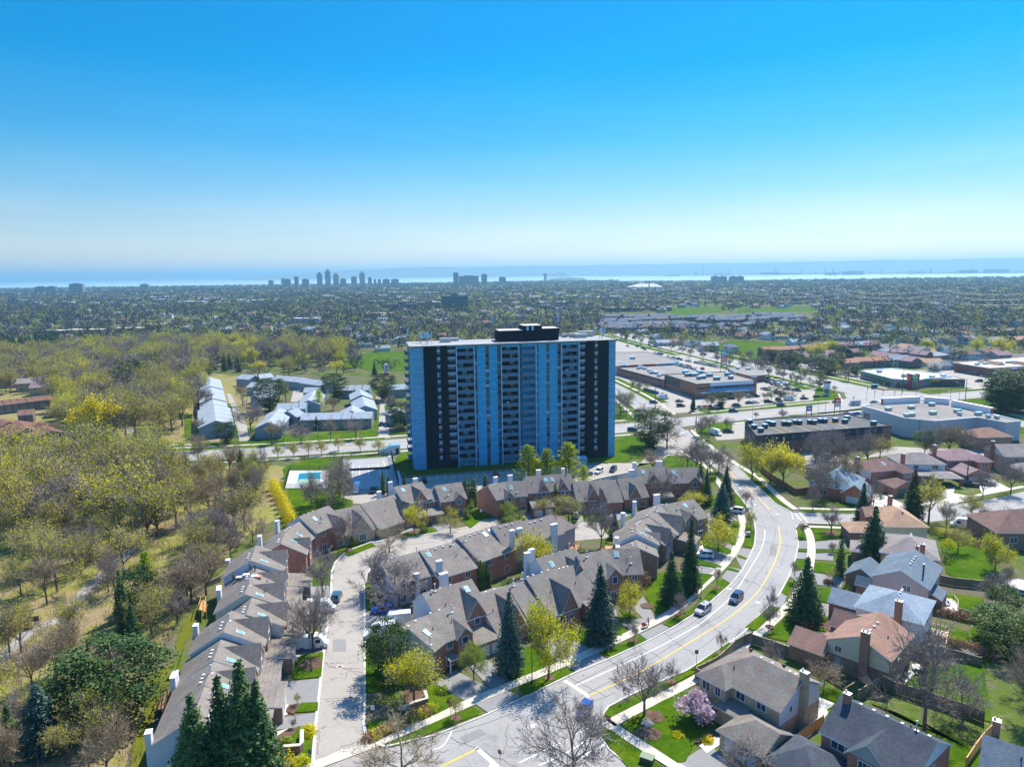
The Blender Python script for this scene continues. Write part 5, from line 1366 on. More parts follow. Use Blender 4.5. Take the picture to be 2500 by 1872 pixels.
def wire(label,pts,hgt,group=None,px=True,density=1):
 q=G(pts)if px else pts;e=empty('wire_fence',(q[0][0],q[0][1],0));tag(e,label,'fence',group)
 b=MB();p=MB()
 for i in range(len(q)-1):
  A=(q[i][0]-q[0][0],q[i][1]-q[0][1]);B=(q[i+1][0]-q[0][0],q[i+1][1]-q[0][1])
  L=hypot(B[0]-A[0],B[1]-A[1]);n=max(1,int(L/3))
  for k in range(n+1):
   x,y=A[0]+(B[0]-A[0])*k/n,A[1]+(B[1]-A[1])*k/n;p.tube((x,y,0),(x,y,hgt),.04,.04,5)
  nz=int(hgt/.3*density)
  for k in range(nz+1):b.tube((A[0],A[1],hgt*k/nz),(B[0],B[1],hgt*k/nz),.03,.03,3,cap=False)
  m_=int(L/.35)
  for k in range(m_):
   x,y=A[0]+(B[0]-A[0])*k/m_,A[1]+(B[1]-A[1])*k/m_;b.tube((x,y,0),(x,y,hgt),.03,.03,3,cap=False)
 b.build('mesh',MESH,e);p.build('post',MESH,e)
wire('dark mesh fence round the swimming pool terrace',cB1((606,275),(678,-8),(1292,-8),(1292,272),(606,275)),1.8)
ct=G(cB4((-150,150),(-40,-60),(460,-70),(500,300),(-10,320)))
te=empty('tennis_court',(ct[0][0],ct[0][1],0));tag(te,'asphalt tennis court with white lines, half in the tower shadow','tennis court')
ctl=G([(832,1200),(837,1122),(955,1115),(972,1190)])
q=MB();q.prism([(a[0]-ct[0][0],a[1]-ct[0][1])for a in ctl],0,.19);q.build('surface',m_asphalt('court_surface',(.33,.33,.33),.3),te)
q=MB()
for ln in([(861,1168),(862,1131),(936,1126),(947,1165),(861,1168)],[(861,1150),(942,1146)],[(878,1163),(878,1138),(922,1136),(930,1163)],[(900,1162),(900,1137)]):
 strip(q,[(a[0]-ct[0][0],a[1]-ct[0][1])for a in G(ln)],.16,0,.205)
q.build('court_lines',PAINTW,te)
q=MB();a,b=G([(853,1150),(952,1145)]);a=(a[0]-ct[0][0],a[1]-ct[0][1]);b=(b[0]-ct[0][0],b[1]-ct[0][1])
strip(q,[a,b],.04,.06,1.0);q.build('net',MESH,te)
wire('tall mesh fence round the tennis court',[(832,1200),(837,1122),(955,1115),(974,1192)],3.2,density=.6)
e=empty('retaining_wall',(*P2(1430,1188),0));tag(e,'long grey retaining wall with a rail between two levels of parking','wall')
q=MB();pw=G([(1420,1193),(1470,1180),(1545,1165)]);strip(q,[(a[0]-P2(1430,1188)[0],a[1]-P2(1430,1188)[1])for a in pw],.5,0,2.2);q.build('wall',CONCW,e)
# flat roofed buildings
GRVL=m_ground('roof_gravel',[(.3,(.20,.19,.175)),(.7,(.34,.32,.30))],.08,.5,3.0)
GRVD=m_ground('roof_gravel_dark',[(.3,(.10,.105,.11)),(.7,(.19,.19,.19))],.08,.5,3.0)
RWHT=m_ground('roof_pale',[(.3,(.55,.52,.46)),(.7,(.70,.68,.62))],.08,.5,3.0)
class Flat:
 def __init__(s,name,label,pts,hgt,wm,rm=None,px=True,par=.5,parm=None,cat='building',group=None,z=None):
  q=G(pts,hgt if z is None else z)if px else pts
  n=len(q);area=sum(q[i][0]*q[(i+1)%n][1]-q[(i+1)%n][0]*q[i][1]for i in range(n))
  s.rev=area<0
  if area<0:q=q[::-1]
  s.o=q[0];s.e=empty(name,(q[0][0],q[0][1],0));tag(s.e,label,cat,group)
  s.p=[(a[0]-s.o[0],a[1]-s.o[1])for a in q];s.h=hgt
  b=MB();n=len(s.p)
  for i in range(n):
   a,c=s.p[i],s.p[(i+1)%n]
   b.face([(a[0],a[1],0),(c[0],c[1],0),(c[0],c[1],hgt),(a[0],a[1],hgt)])
  b.build('wall',wm,s.e)
  b=MB();b.prism(s.p,hgt-.35,hgt-.3);b.build('roof',rm or GRVL,s.e)
  b=MB();strip(b,s.p+[s.p[0]],.45,hgt-.45,hgt+par*.25);b.build('parapet',parm or CONCW,s.e)
 def edge(s,i,t0,t1,z0,z1,m,name='window',out=.06,n=1,gap=.12):
  """panels on wall i from t0 to t1 (fractions)"""
  k=len(s.p)
  a,c=s.p[i%k],s.p[(i+1)%k]
  L=hypot(c[0]-a[0],c[1]-a[1]);ux,uy=(c[0]-a[0])/L,(c[1]-a[1])/L
  M=Matrix.Translation((a[0],a[1],0))@Matrix.Rotation(atan2(uy,ux),4,'Z')
  for j in range(n):
   w_=(t1-t0)*L/n
   x0=t0*L+j*w_+w_*gap/2;x1=t0*L+(j+1)*w_-w_*gap/2
   b=MB(M);b.box(x0,-out,z0,x1,0.02,z1);b.build(name,m,s.e)
 def unit(s,px,py,w=2.4,d=2.0,hh=1.5,m=None,rz=None,crop=None,name='roof_unit'):
  if crop:px,py=crop((px,py))[0]
  q=W(px,py,s.h);x,y=q[0]-s.o[0],q[1]-s.o[1]
  M=Matrix.Translation((x,y,s.h-.3))@Matrix.Rotation(radians(14)if rz is None else rz,4,'Z')
  b=MB(M);b.box(-w/2,0,.25,w/2,d,hh,0);b.box(-w/2+.2,.2,0,w/2-.2,d-.2,.25,1);b.box(-w/2-.1,-.1,hh,w/2+.1,d+.1,hh+.12,2)
  b.build(name,[m or RTU,DARK,FIN],s.e)
BO=m_brick('brick_plaza',(.36,.125,.06));FASC=m_plain('fascia_blue_white',(.50,.66,.80),.5,var=.06);FDK=m_plain('fascia_dark',(.07,.085,.085),.6)
REDP=m_plain('red_panel',(.50,.03,.03),.5);TEAL=m_plain('teal_sign',(.05,.40,.55),.5);GRNP=m_plain('green_panel',(.02,.30,.10),.5);YELP=m_plain('yellow_panel',(.65,.38,.03),.5)
f=Flat('shopping_plaza','large orange brick plaza block with pale blue fascia facing the road',[(91.3,420.8),(100.6,382.4),(137,392.6),(130,429)],8,BO,GRVL,px=False,parm=FDK)
f.edge(0,.0,.55,3.2,7.9,FDK,'cladding');f.edge(0,.15,.5,5.2,6.4,GLASS,n=5)
f.edge(0,.6,.98,0.1,2.3,DARK,'service_door',n=4,gap=.7)
f.edge(1,.0,.17,4.9,6.2,GLASS,n=4);f.edge(1,.17,.99,6.3,8.0,FASC,'fascia',.3);f.edge(1,.17,.99,4.8,6.3,GLASS,n=9,gap=.06);f.edge(1,.17,.99,3.6,4.8,m_plain('fascia_deep_blue',(.09,.33,.58),.5),'fascia',.3);f.edge(1,.02,.99,2.6,3.55,FASC,'canopy',1.4);f.edge(1,.15,.95,.1,2.5,GLASS,'shop_window',n=9)
f.edge(1,.12,.25,2.85,3.3,DARK,'sign_lettering',1.45,n=9,gap=.3);f.edge(1,.84,.93,2.85,3.3,DARK,'sign_lettering',1.45,n=7,gap=.3)
for x,y,w in((1140,560,3.2),(1180,600,4),(1275,600,5.2),(1350,560,2.8),(1500,605,3.4),(1400,635,3.4),(1610,655,3.4),(1770,590,2.8),(1820,640,2.4),(1340,645,2.0)):f.unit(x,y,w,2.4,1.7,crop=cR1,m=m_plain('unit_grey',(.20,.24,.28),.6))
f=Flat('shop_row','long low brick shop row with flat gravel roof behind the plaza block',[(71.2,476),(90.6,418.5),(129,430),(112,486)],5,BO,GRVL,px=False,parm=FDK)
f.edge(0,0,1,3.6,5.0,FDK,'fascia',.2);f.edge(0,.05,.97,.1,2.3,m_plain('service_door',(.12,.16,.18),.6),'service_door',n=14,gap=.75)
for x,y in((150,425),(240,435),(235,455),(270,460),(450,460),(430,490),(490,485),(525,500),(590,530),(620,560),(650,560),(700,565),(740,605),(780,590)):f.unit(x,y,2.2,1.8,1.3,crop=cR1)
f=Flat('supermarket','far flat-roofed shop with a red band and teal rounded sign',[(58,512),(71.0,477),(112,488),(118,500),(108,560),(62,560)],6,m_plain('wall_pale',(.5,.5,.5),.7),GRVL,px=False)
f.edge(1,.0,.72,4.4,6.2,REDP,'fascia',.4);f.edge(1,.74,1.0,4.2,6.2,TEAL,'sign',.6);f.edge(2,0,1,4.2,6.2,TEAL,'sign',.6)
f.unit(345,345,3,3,1.8,crop=cR1)
f=Flat('restaurant','small dark restaurant with white and red fascia beside the plaza car park',cR1((1760,475),(1900,545),(2090,592),(2208,590),(2330,575),(2330,520),(2100,480),(1960,465)),4.5,m_brick('brick_dark',(.12,.06,.05)),GRVL)
for i in range(3):f.edge(i,.1,.95,3.2,4.6,WHITE if i%2==0 else REDP,'fascia',.12)
f.unit(1920,490,2,2,1.1,crop=cR1);f.unit(2080,500,3,2,1.1,crop=cR1)
SG=m_ground('store_wall',[(.3,(.36,.42,.48)),(.7,(.42,.48,.54))],.2,.6,3)
tg=NT('store_block')
vv_=tg.coord();sp_=tg.n('ShaderNodeSeparateXYZ');tg.l(vv_,sp_.inputs[0])
l1=tg.math('LESS_THAN',tg.math('FRACT',tg.math('MULTIPLY',sp_.outputs[2],.55)),.07);l2=tg.math('LESS_THAN',tg.math('FRACT',tg.math('MULTIPLY',tg.math('ADD',sp_.outputs[0],sp_.outputs[1]),.5)),.07)
SG=tg.base(tg.mix(tg.math('MULTIPLY',tg.math('MAXIMUM',l1,l2),.45),(.44,.50,.56),(.15,.2,.26)),.8)
f=Flat('windowless_store','big pale grey blockwork store with three white raised roof screens',[(157.4,314.1),(159.4,305.2),(161.7,286.9),(170.2,280.3),(191.1,286.3),(196.0,276.0),(203.5,278.2),(201.0,296),(200,318),(188,330),(172,322)],8,SG,GRVL,px=False,parm=WHITE)
for a,b,c,d in(((100,1015),(650,985),4,1),((710,990),(1080,1020),3.5,0),((1115,1040),(1700,1160),3,1)):
 A,B=G(cR3(a,b),8);L=hypot(B[0]-A[0],B[1]-A[1]);an=atan2(B[1]-A[1],B[0]-A[0])
 q=MB(Matrix.Translation((A[0]-f.o[0],A[1]-f.o[1],7.7))@Matrix.Rotation(an,4,'Z'));q.box(0,0,0,L,1.6,2.6,0);q.box(-.15,-.15,2.6,L+.15,1.75,2.75,0)
 if d:q.box(-.06,.1,.2,0,1.5,2.2,1)
 q.box(L,.1,.2,L+.06,1.5,2.2,1);q.build('roof_screen',[FASC if 0 else WHITE,REDP],f.e)
for x,y,w in((200,1110,2.6),(545,1085,2.8),(550,1195,2.6),(470,1205,1.6),(870,1170,2.8),(1240,1140,2.8),(1550,1180,2.6),(1270,1185,1.0),(1830,1235,1.2),(1700,1220,1.2),(850,1040,2.6)):f.unit(x,y,w,1.8,1.3,crop=cR3)
f.edge(0,.15,.6,2.5,5.2,GLASS,n=2)
f=Flat('brown_block','long brown brick three-storey block with a dark mansard and many roof units',[(95.9,287),(90.9,258.7),(149,273),(143,297)],8,m_brick('brick_deep',(.16,.06,.045)),GRVD,px=False,parm=FDK,cat='apartment block')
for e_ in range(4):f.edge(e_,0,1,5.2,7.95,m_shingle('mansard',(.06,.065,.08)),'mansard',.25)
for e_,n_ in((0,7),(1,14)):
 for z0 in(.8,3.2,5.8):f.edge(e_,.03,.97,z0,z0+1.5,m_plain('window_pale',(.08,.12,.17),.3,var=.3),'window',.32 if z0>5 else.08,n=n_,gap=.62)
for x,y,w in((80,1310,1.9),(145,1385,1.8),(245,1435,1.8),(310,1375,1.8),(360,1325,1.8),(430,1340,1.8),(600,1330,1.9),(665,1335,1.8),(765,1315,1.8),(825,1318,1.8),(985,1310,1.8),(1045,1315,1.8),(1145,1290,1.9),(1205,1292,1.9),(1365,1285,1.9),(1510,1300,2),(1540,1250,2),(1940,1330,2)):f.unit(x,y,w,1.6,1.6,crop=cR2,m=m_plain('unit_slate',(.07,.085,.10),.6))
b=MB()
for a_,c_2 in(((380,1365),(590,1450)),((715,1320),(960,1420)),((935,1320),(1170,1410)),((1240,1255),(1560,1385)),((470,1335),(700,1430))):
 A,B=G(cR2(a_,c_2),8);strip(b,[(A[0]-f.o[0],A[1]-f.o[1]),(B[0]-f.o[0],B[1]-f.o[1])],.3,7.7,7.85)
b.build('gas_pipe',YELP,f.e)
TAU=m_plain('wall_taupe',(.26,.26,.25),.7)
f=Flat('bank','low building with a green band and green tower sign at the crossroads',[(221.5,446.5),(223.3,411.5),(233,404),(241.3,410),(262,418),(262,430),(246,456)],5,TAU,RWHT,px=False,parm=FASC)
f.edge(0,0,1,3.6,4.6,GRNP,'sign_band');f.edge(0,.1,.95,.6,2.8,GLASS,n=6);f.edge(3,0,.9,3.4,4.4,GRNP,'sign_band');f.edge(1,.1,.95,.3,2.8,GLASS,n=3)
q=MB();q.box(8.6,-42,0,13,-38.4,8.2,0);q.box(8.3,-42.3,0,8.9,-38,8.6,1);q.box(12.7,-42.3,0,13.3,-38,8.6,1);q.box(9.0,-42.15,5.4,12.6,-42.0,8.0,2);q.box(9.5,-42.22,5.9,10.7,-42.15,7.5,3);q.box(11.0,-42.22,5.9,12.2,-42.15,7.5,3);q.build('sign_tower',[TAU,REDP,GRNP,m_plain('sign_pale_green',(.35,.75,.55),.5)],f.e)
f.unit(60,545,3,2,1.6,crop=cR3);f.unit(430,610,3,2,1.8,crop=cR3)
f=Flat('restaurant','dark restaurant with yellow and green signs behind the road verge',cR3((720,640),(1330,645),(1075,590),(640,605)),4.6,m_brick('brick_dark',(.12,.06,.05)),RWHT)
f.edge(0,.05,.4,3.0,4.0,YELP,'sign',.2);f.edge(0,.1,.95,.6,2.6,GLASS,n=7);f.unit(850,625,3,2,1.4,crop=cR3);f.unit(1020,610,3,2,1.4,crop=cR3)
f=Flat('shop','brick shop with a very pale flat roof and small blue sign at the right',[(296.4,471.2),(301.2,443.5),(345,455),(380,470),(372,500),(330,484)],6,m_brick('brick_wine',(.16,.04,.035)),RWHT,px=False,parm=RWHT)
f.edge(1,.02,.9,4.2,5.8,m_plain('fascia_tan',(.33,.27,.22),.6),'fascia',.15);f.edge(1,.38,.5,4.4,5.6,FASC,'sign',.25);f.edge(1,.12,.3,.5,2.8,GLASS,n=4);f.edge(0,.3,.7,.5,2.4,GLASS,n=3)
for x in(1530,1650,1760,1865,1985,2080):f.unit(x,430-(x-1530)*.06,3,2,1.3,crop=cR3)
def pylon(name,label,px,py,hgt,w,bands,rz=0.2,legs=2):
 q=P2(px,py);e=empty(name,(q[0],q[1],0),rz);tag(e,label,'sign')
 for s_ in(-1,1):b=MB();b.box(s_*w/2-.12,-.12,0,s_*w/2+.12,.12,hgt);b.build('post',DARK,e)
 for(z0,z1,m,ln)in bands:
  b=MB();b.box(-w/2+.12,-.22,z0,w/2-.12,.22,z1,0)
  for k in range(ln):
   x=-w/2+.5+k*(w-1)/max(1,ln);b.box(x,-.26,z0+(z1-z0)*.3,x+(w-1)/max(1,ln)*.65,-.22,z0+(z1-z0)*.65,1)
  b.build('sign_panel',[m,WHITE],e)
pylon('pylon_sign','tall pylon sign of blue and red panels at the plaza edge',*cR1((1693,525))[0],15,4.2,[(10.8,14.8,TEAL,3),(8.2,10.4,REDP,4),(6.0,7.9,REDP,5),(3.6,5.6,m_plain('sign_grey',(.4,.4,.45),.5),4)])
pylon('pylon_sign','blue square sign board on a short post by the brown block',*cR2((948,1205))[0],5.4,2.8,[(2.6,5.3,m_plain('sign_blue',(.02,.12,.50),.5),3)])
pylon('pylon_sign','red topped sign between white posts near the windowless store',*cR2((1370,1165))[0],8,3.0,[(5.2,7.8,REDP,3),(3.4,5.0,m_plain('sign_grey',(.4,.4,.45),.5),3)])
# estates of simple terraces and houses
_hc={}
def hmeshes(w,d,ze,zr,kind,key):
 k=(w,d,ze,zr,kind)
 if k in _hc:return _hc[k]
 wl=MB();rf=MB();o=.4
 for(a,b)in(((-w/2,-d/2),(w/2,-d/2)),((w/2,-d/2),(w/2,d/2)),((w/2,d/2),(-w/2,d/2)),((-w/2,d/2),(-w/2,-d/2))):
  wl.face([(a[0],a[1],0),(b[0],b[1],0),(b[0],b[1],ze),(a[0],a[1],ze)])
 if kind=='g':
  for x in(-w/2,w/2):wl.face([(x,-d/2,ze),(x,d/2,ze),(x,0,zr)])
  sl=(zr-ze)/(d/2);X=w/2+.25;Y=d/2+o;zl=ze-o*sl+.15;zt=zr+.15
  rf.face([(-X,-Y,zl),(X,-Y,zl),(X,0,zt),(-X,0,zt)]);rf.face([(-X,0,zt),(X,0,zt),(X,Y,zl),(-X,Y,zl)])
  rf.face([(-X,-Y,zl-.2),(X,-Y,zl-.2),(X,-Y,zl),(-X,-Y,zl)],1);rf.face([(-X,Y,zl-.2),(-X,Y,zl),(X,Y,zl),(X,Y,zl-.2)],1)
  for x in(-X,X):rf.face([(x,-Y,zl-.2),(x,-Y,zl),(x,0,zt),(x,0,zt-.2)],1);rf.face([(x,Y,zl-.2),(x,Y,zl),(x,0,zt),(x,0,zt-.2)],1)
 else:
  X=w/2+o;Y=d/2+o;h_=min(X,Y);a=(-(X-h_),0,zr);b=(X-h_,0,zr)
  rf.face([(-X,-Y,ze),(X,-Y,ze),b,a]);rf.face([(X,Y,ze),(-X,Y,ze),a,b]);rf.face([(-X,Y,ze),(-X,-Y,ze),a]);rf.face([(X,-Y,ze),(X,Y,ze),b])
  for(p,q)in(((-X,-Y),(X,-Y)),((X,-Y),(X,Y)),((X,Y),(-X,Y)),((-X,Y),(-X,-Y))):rf.face([(p[0],p[1],ze-.2),(q[0],q[1],ze-.2),(q[0],q[1],ze),(p[0],p[1],ze)],1)
 _hc[k]=(wl,rf)
 return _hc[k]
_hm={}
def simple_house(x,y,ang,w,d,ze,zr,kind,wm,rm,label,cat='house',group=None,name='house',win=True,chim=False,trim=None):
 wl,rf=hmeshes(w,d,ze,zr,kind,0)
 k=(w,d,ze,zr,kind,wm.name,rm.name)
 if k not in _hm:_hm[k]=(wl.mesh('wall',wm),rf.mesh('roof',[rm,trim or WHITE]))
 a,b=_hm[k]
 e=empty(name,(x,y,0),ang);tag(e,label,cat,group)
 meshobj('wall',a,e);meshobj('roof',b,e)
 if win:
  sd=-1
  for xx in((-w*.28,w*.28)if w>5 else(0,)):
   for z in((1.5,ze-1.1)if ze>4 else(1.5,)):
    f,p=win_mesh(1.5,1.3);o=meshobj('window',f,e,(xx,-d/2,z),0);meshobj('pane',p,o)
  if w>6:
   f,p=win_mesh(1.3,1.3);o=meshobj('window',f,e,(-w/2,0,ze-1.1),FACE['W']);meshobj('pane',p,o)
 if chim:
  q=MB();q.box(w*.22,-.4,ze,w*.22+.8,.4,zr+.9);q.build('chimney',BRICK2,e)
 return e
def rowof(R0,R1,n,hw,ze,zr,wm,rm,label,group,px=True,stagger=0.0,kind='g',win=True,step=0.0,name='townhouse',cat='townhouse',chim=False,trim=None):
 if px:R0,R1=P2(*R0,zr),P2(*R1,zr)
 L=hypot(R1[0]-R0[0],R1[1]-R0[1]);a=atan2(R1[1]-R0[1],R1[0]-R0[0]);w=L/n
 ca=a if sin(a)*R0[0]-cos(a)*R0[1]<0 or True else a+pi
 if-(-sin(a))*R0[0]+-(cos(a))*R0[1]>0:a+=pi
 for k in range(n):
  t=(k+.5)/n
  off=stagger*(1 if k%2 else-1)
  x=R0[0]+(R1[0]-R0[0])*t-sin(a)*off;y=R0[1]+(R1[1]-R0[1])*t+cos(a)*off
  dz=step*(k%3)
  simple_house(x,y,a,round(w,1),hw*2,ze+dz,zr+dz,kind,wm,rm,label,cat,group,name,win,chim,trim)
R_GB=m_shingle('shingle_pale_blue',(.33,.38,.43));WGB=m_siding('siding_steel',(.22,.30,.36));R_RB=m_shingle('shingle_rust',(.20,.11,.085));R_PK=m_shingle('shingle_salmon',(.38,.215,.15))
WBR=m_brick('brick_umber',(.14,.08,.065))
CE='pale blue roofed estate left of the tower'
rowof(cW2((140,140))[0],cW2((165,290))[0],7,6.0,5,7.2,WGB,R_GB,'terrace house in the long pale-roofed row beside the wood, upper part',CE,step=.25)
rowof(cW2((165,292))[0],cW2((178,385))[0],4,7.0,5,7.6,WGB,R_GB,'terrace house in the lower part of the long pale-roofed row by the wood',CE)
for a,b,n,hw,lb in(((668,345),(1062,335),7,5,'terrace house in the long pale roofed row along the road lawns'),((325,125),(400,130),2,5,'terrace house in the far left corner of the pale roofed estate'),((400,128),(485,118),2,5,'dark walled terrace house at the far back of the estate'),((525,130),(690,145),4,5,'terrace house in the back row nearest the wood edge, left part'),((690,148),(820,165),3,5,'terrace house in the back row nearest the wood edge, right part'),((380,170),(520,175),3,5,'terrace house behind the dark pines of the pale roofed estate'),((395,215),(510,210),3,4.5,'terrace house in the middle row left of the bare purple tree'),((395,240),(480,228),2,4.5,'low pale roofed terrace house beside two round pines'),((530,290),(690,285),4,4.5,'terrace house in the middle row in front of the bare purple tree'),((682,200),(800,198),3,4.5,'terrace house left of the large dark pine in the estate'),((885,188),(1048,185),4,4.5,'terrace house right of the large dark pine in the estate'),((1145,185),(1250,180),3,4.5,'terrace house next to the tower top left side'),((1185,310),(1215,330),1,4.5,'lone pale roofed house beside a dark pine near the tower')):
 rowof(cW2(a)[0],cW2(b)[0],n,hw,4.8,6.8,WGB if n!=7 else m_siding('siding_greige',(.26,.24,.22),3),R_GB,lb,CE)
for a,b,lb,g2 in(((540,315),(470,395),'gable ended pale blue house facing the lawn, left pair',1),((640,318),(585,330),'gable ended pale blue house behind the left pair',1),((990,210),(1000,240),'stepped gable house of the right stack, top',1),((1005,250),(1020,300),'stepped gable house of the right stack, middle',1),((950,300),(945,330),'stepped gable house of the right stack, lowest',1),((735,215),(700,270),'gable ended house left of the yellow pine',1)):
 rowof(cW2(a)[0],cW2(b)[0],1,5.5,5,7.4,WGB,R_GB,lb,CE)
BE='brown roofed terraces at the far left'
for a,b,n,lb in(((-40,212),(250,178),6,'brown roofed terrace house in the rear row at the left edge'),((250,178),(452,160),4,'brown roofed terrace house in the rear row with pale blue panels'),((120,270),(215,262),2,'brown roofed terrace house of the middle row at far left'),((330,225),(450,215),2,'brown roofed terrace house half hidden by the olive tree')):
 rowof(cW1(a)[0],cW1(b)[0],n,4.8,5.0,6.6,WBR,R_RB,lb,BE)
for a,b,lb in(((-40,318),(60,345),'brown roofed house at the left edge with a sloping end'),((110,335),(180,385),'brown roofed house with balcony left of the white pickup'),((250,345),(330,400),'large brown roofed gable house behind the white pickup')):
 rowof(cW1(a)[0],cW1(b)[0],1,7.5,4.6,7.0,WBR,R_RB,lb,BE)
SE='salmon and mauve roofed terraces beyond the avenue'
for a,b,n,rm,lb in(((225,165),(430,160),2,R_PK,'salmon roofed terrace house nearest the park, back row'),((440,158),(640,153),2,R_PK,'salmon roofed terrace house second in the back row'),((650,150),(790,146),1,R_PK,'salmon roofed terrace house third in the back row'),((820,140),(1040,132),2,R_PK,'pale salmon roofed terrace house behind a dark spruce'),((1005,118),(1240,115),2,R_PK,'salmon roofed terrace house topmost in the back row'),((1215,110),(1345,108),1,R_PK,'small salmon roofed terrace house left of the tall spruces'),((1385,100),(1500,100),1,R_MV,'mauve roofed terrace house right behind the tall spruces'),((1490,95),(1710,92),2,R_MV,'mauve roofed terrace house at the top of the right back row'),((1700,92),(1900,95),2,R_MV,'mauve roofed terrace house ending the right back row'),((1400,345),(1640,335),2,R_PK,'salmon roofed terrace house nearest the crossroads, front row left'),((1620,320),(1860,315),2,R_PK,'salmon roofed terrace house middle of the front row'),((1880,310),(2140,305),2,R_PK,'salmon roofed terrace house right of the front row'),((740,225),(930,232),1,R_MV,'mauve roofed house behind the dark pines by the avenue'),((880,262),(1230,270),2,R_MV,'mauve roofed house with pale blue garage doors'),((1190,212),(1330,215),1,R_MV,'mauve roofed house between two dark spruces'),((1560,195),(1700,190),1,R_MV,'mauve roofed house in the second row behind bare trees'),((1900,225),(2120,232),2,R_MV,'mauve roofed house in the second row, right end')):
 rowof(cR2(a)[0],cR2(b)[0],n,5.2,4.8,7.0,WBR,rm,lb,SE,trim=m_plain('trim_drab',(.4,.38,.35),.6))
for a,b,n,lb in(((215,190),(600,200),4,'mauve roofed terrace house above the bank'),((540,215),(800,235),2,'purple roofed terrace house right of the mauve row'),((0,240),(350,270),3,'mauve roofed terrace house behind the bank, lower row'),((420,310),(600,330),1,'mauve gable house directly above the bank')):
 rowof(cR3(a)[0],cR3(b)[0],n,5.2,4.8,7.0,WBR,R_MV,lb,SE,trim=m_plain('trim_drab',(.4,.38,.35),.6))
cF1=crp(1480,720,4.424)
hr=random.Random(21)
R_SL=m_shingle('shingle_slate_blue',(.17,.20,.25));R_S2=m_shingle('shingle_slate_grey',(.24,.22,.22));WSL=m_brick('brick_slate',(.13,.10,.09))
FE='dense slate roofed houses beyond the avenue'
for(x0,y0,x1,y1,n)in((-60,265,800,225,17),(-60,300,880,285,18),(20,330,1150,318,20),(860,222,1600,215,13),(1000,250,1450,248,8),(1180,318,1420,305,4),(1470,250,1720,235,5),(1600,195,2010,190,7),(1700,225,2130,215,8),(1900,260,2160,262,4),(1510,290,1700,285,3),(0,215,700,205,12)):
 for k in range(n):
  t=(k+.5)/n
  x,y=P2(*cF1((x0+(x1-x0)*t+hr.uniform(-8,8),y0+(y1-y0)*t+hr.uniform(-3,3)))[0],8)
  simple_house(x,y,radians(13)+hr.choice([0,pi/2,0]),hr.choice([11,13]),hr.choice([10,12]),6.0,hr.choice([9.0,9.6]),hr.choice(['g','h','h']),WSL,hr.choice([R_SL,R_SL,R_SL,R_S2]),'dark slate roofed house packed among others beyond the avenue','house',FE,win=False)
WLS=[SIDW,BRICK2,BRICKT,SIDP,SIDC,m_siding('siding_sky',(.35,.50,.60))]
RFS=[R_BLU,R_BL2,R_TP,R_BRN,R_MV,R_OR,R_GB,R_DB]
SH='scattered suburban houses among the trees'
def scatter(px,py,lab,n=1,**kw):
 pass
pts_h=[]
for(x0,y0,x1,y1,n,lb)in((2180,872,2500,895,9,'pale roofed house in the near line right of the mauve terraces'),(2150,852,2500,868,9,'low suburban house in the third line at the right'),(2000,836,2340,852,9,'white sided bungalow in the long pale blue line'),(1960,815,2500,830,10,'suburban house amid yellow-green trees at the right'),(1990,797,2500,806,10,'small suburban house towards the far wood at the right'),(1600,828,1800,845,5,'white and blue house behind the park'),(1700,806,1960,818,7,'pale house just in front of the slate estate'),(520,800,960,812,9,'suburban house glimpsed beyond the wood'),(560,828,960,842,8,'suburban house behind the church estate trees'),(0,868,130,872,4,'pale roofed house at the far left edge'),(150,850,330,860,4,'brownish house in the clearing left'),(620,770,1000,778,9,'small distant house left of the tower'),(1000,785,1250,792,6,'house roof just above the tower roof line'),(880,822,1000,830,4,'mauve roofed house beside the green park'),(0,925,140,945,3,'white roofed bungalow behind the brown terraces'),(2150,775,2500,785,6,'far small house at the right'),(1460,795,1700,800,5,'low house at the foot of the slate estate')):
 for k in range(n):
  t=(k+.5)/n
  x,y=P2(x0+(x1-x0)*t+hr.uniform(-10,10),y0+(y1-y0)*t+hr.uniform(-4,4),5)
  two=hr.random()<.5
  simple_house(x,y,radians(hr.choice([13,13,20,5,103])),hr.choice([13,15]),hr.choice([9,10]),5.2 if two else 3.2,7.6 if two else 5.4,hr.choice(['g','g','h']),hr.choice(WLS),hr.choice(RFS),lb,'house',SH,win=(y<620),chim=hr.random()<.4 and y<620)
  pts_h.append((x,y))
def slabb(name,label,px0,py,px1,hgt,d,wm,rm=None,z=None,cat='building',group=None):
 A,B=P2(px0,py,hgt),P2(px1,py+(px0-px1)*.0133,hgt)
 L=hypot(B[0]-A[0],B[1]-A[1]);a=atan2(B[1]-A[1],B[0]-A[0])
 e=empty(name,(A[0],A[1],0),a);tag(e,label,cat,group)
 b=MB();b.box(0,0,0,L,d,hgt,0);b.build('wall',wm,e);b=MB();b.box(-.4,-.4,hgt,L+.4,d+.4,hgt+.4);b.build('roof',rm or RWHT,e)
 return e
IND='long low flat roofs in the middle distance'
for x0,y,x1,hh,lb in((100,808,158,6,'long pale flat roof at the far left, first'),(160,806,248,7,'long pale flat roof left of the wood, second'),(278,802,340,6,'long pale flat roof left of the wood, third'),(356,792,396,6,'short pale flat roof above the wood'),(700,778,778,8,'blue flat building behind the suburb trees'),(892,765,955,8,'brown flat building left of the dark block'),(1480,752,1560,7,'brick flat building in the distance right of the tower'),(1590,750,1640,7,'orange flat building in the far wood')):
 slabb('flat_building',lb,x0,y,x1,hh,14,m_siding('siding_sky',(.35,.50,.60))if 'blue' in lb else WBR,None,group=IND)
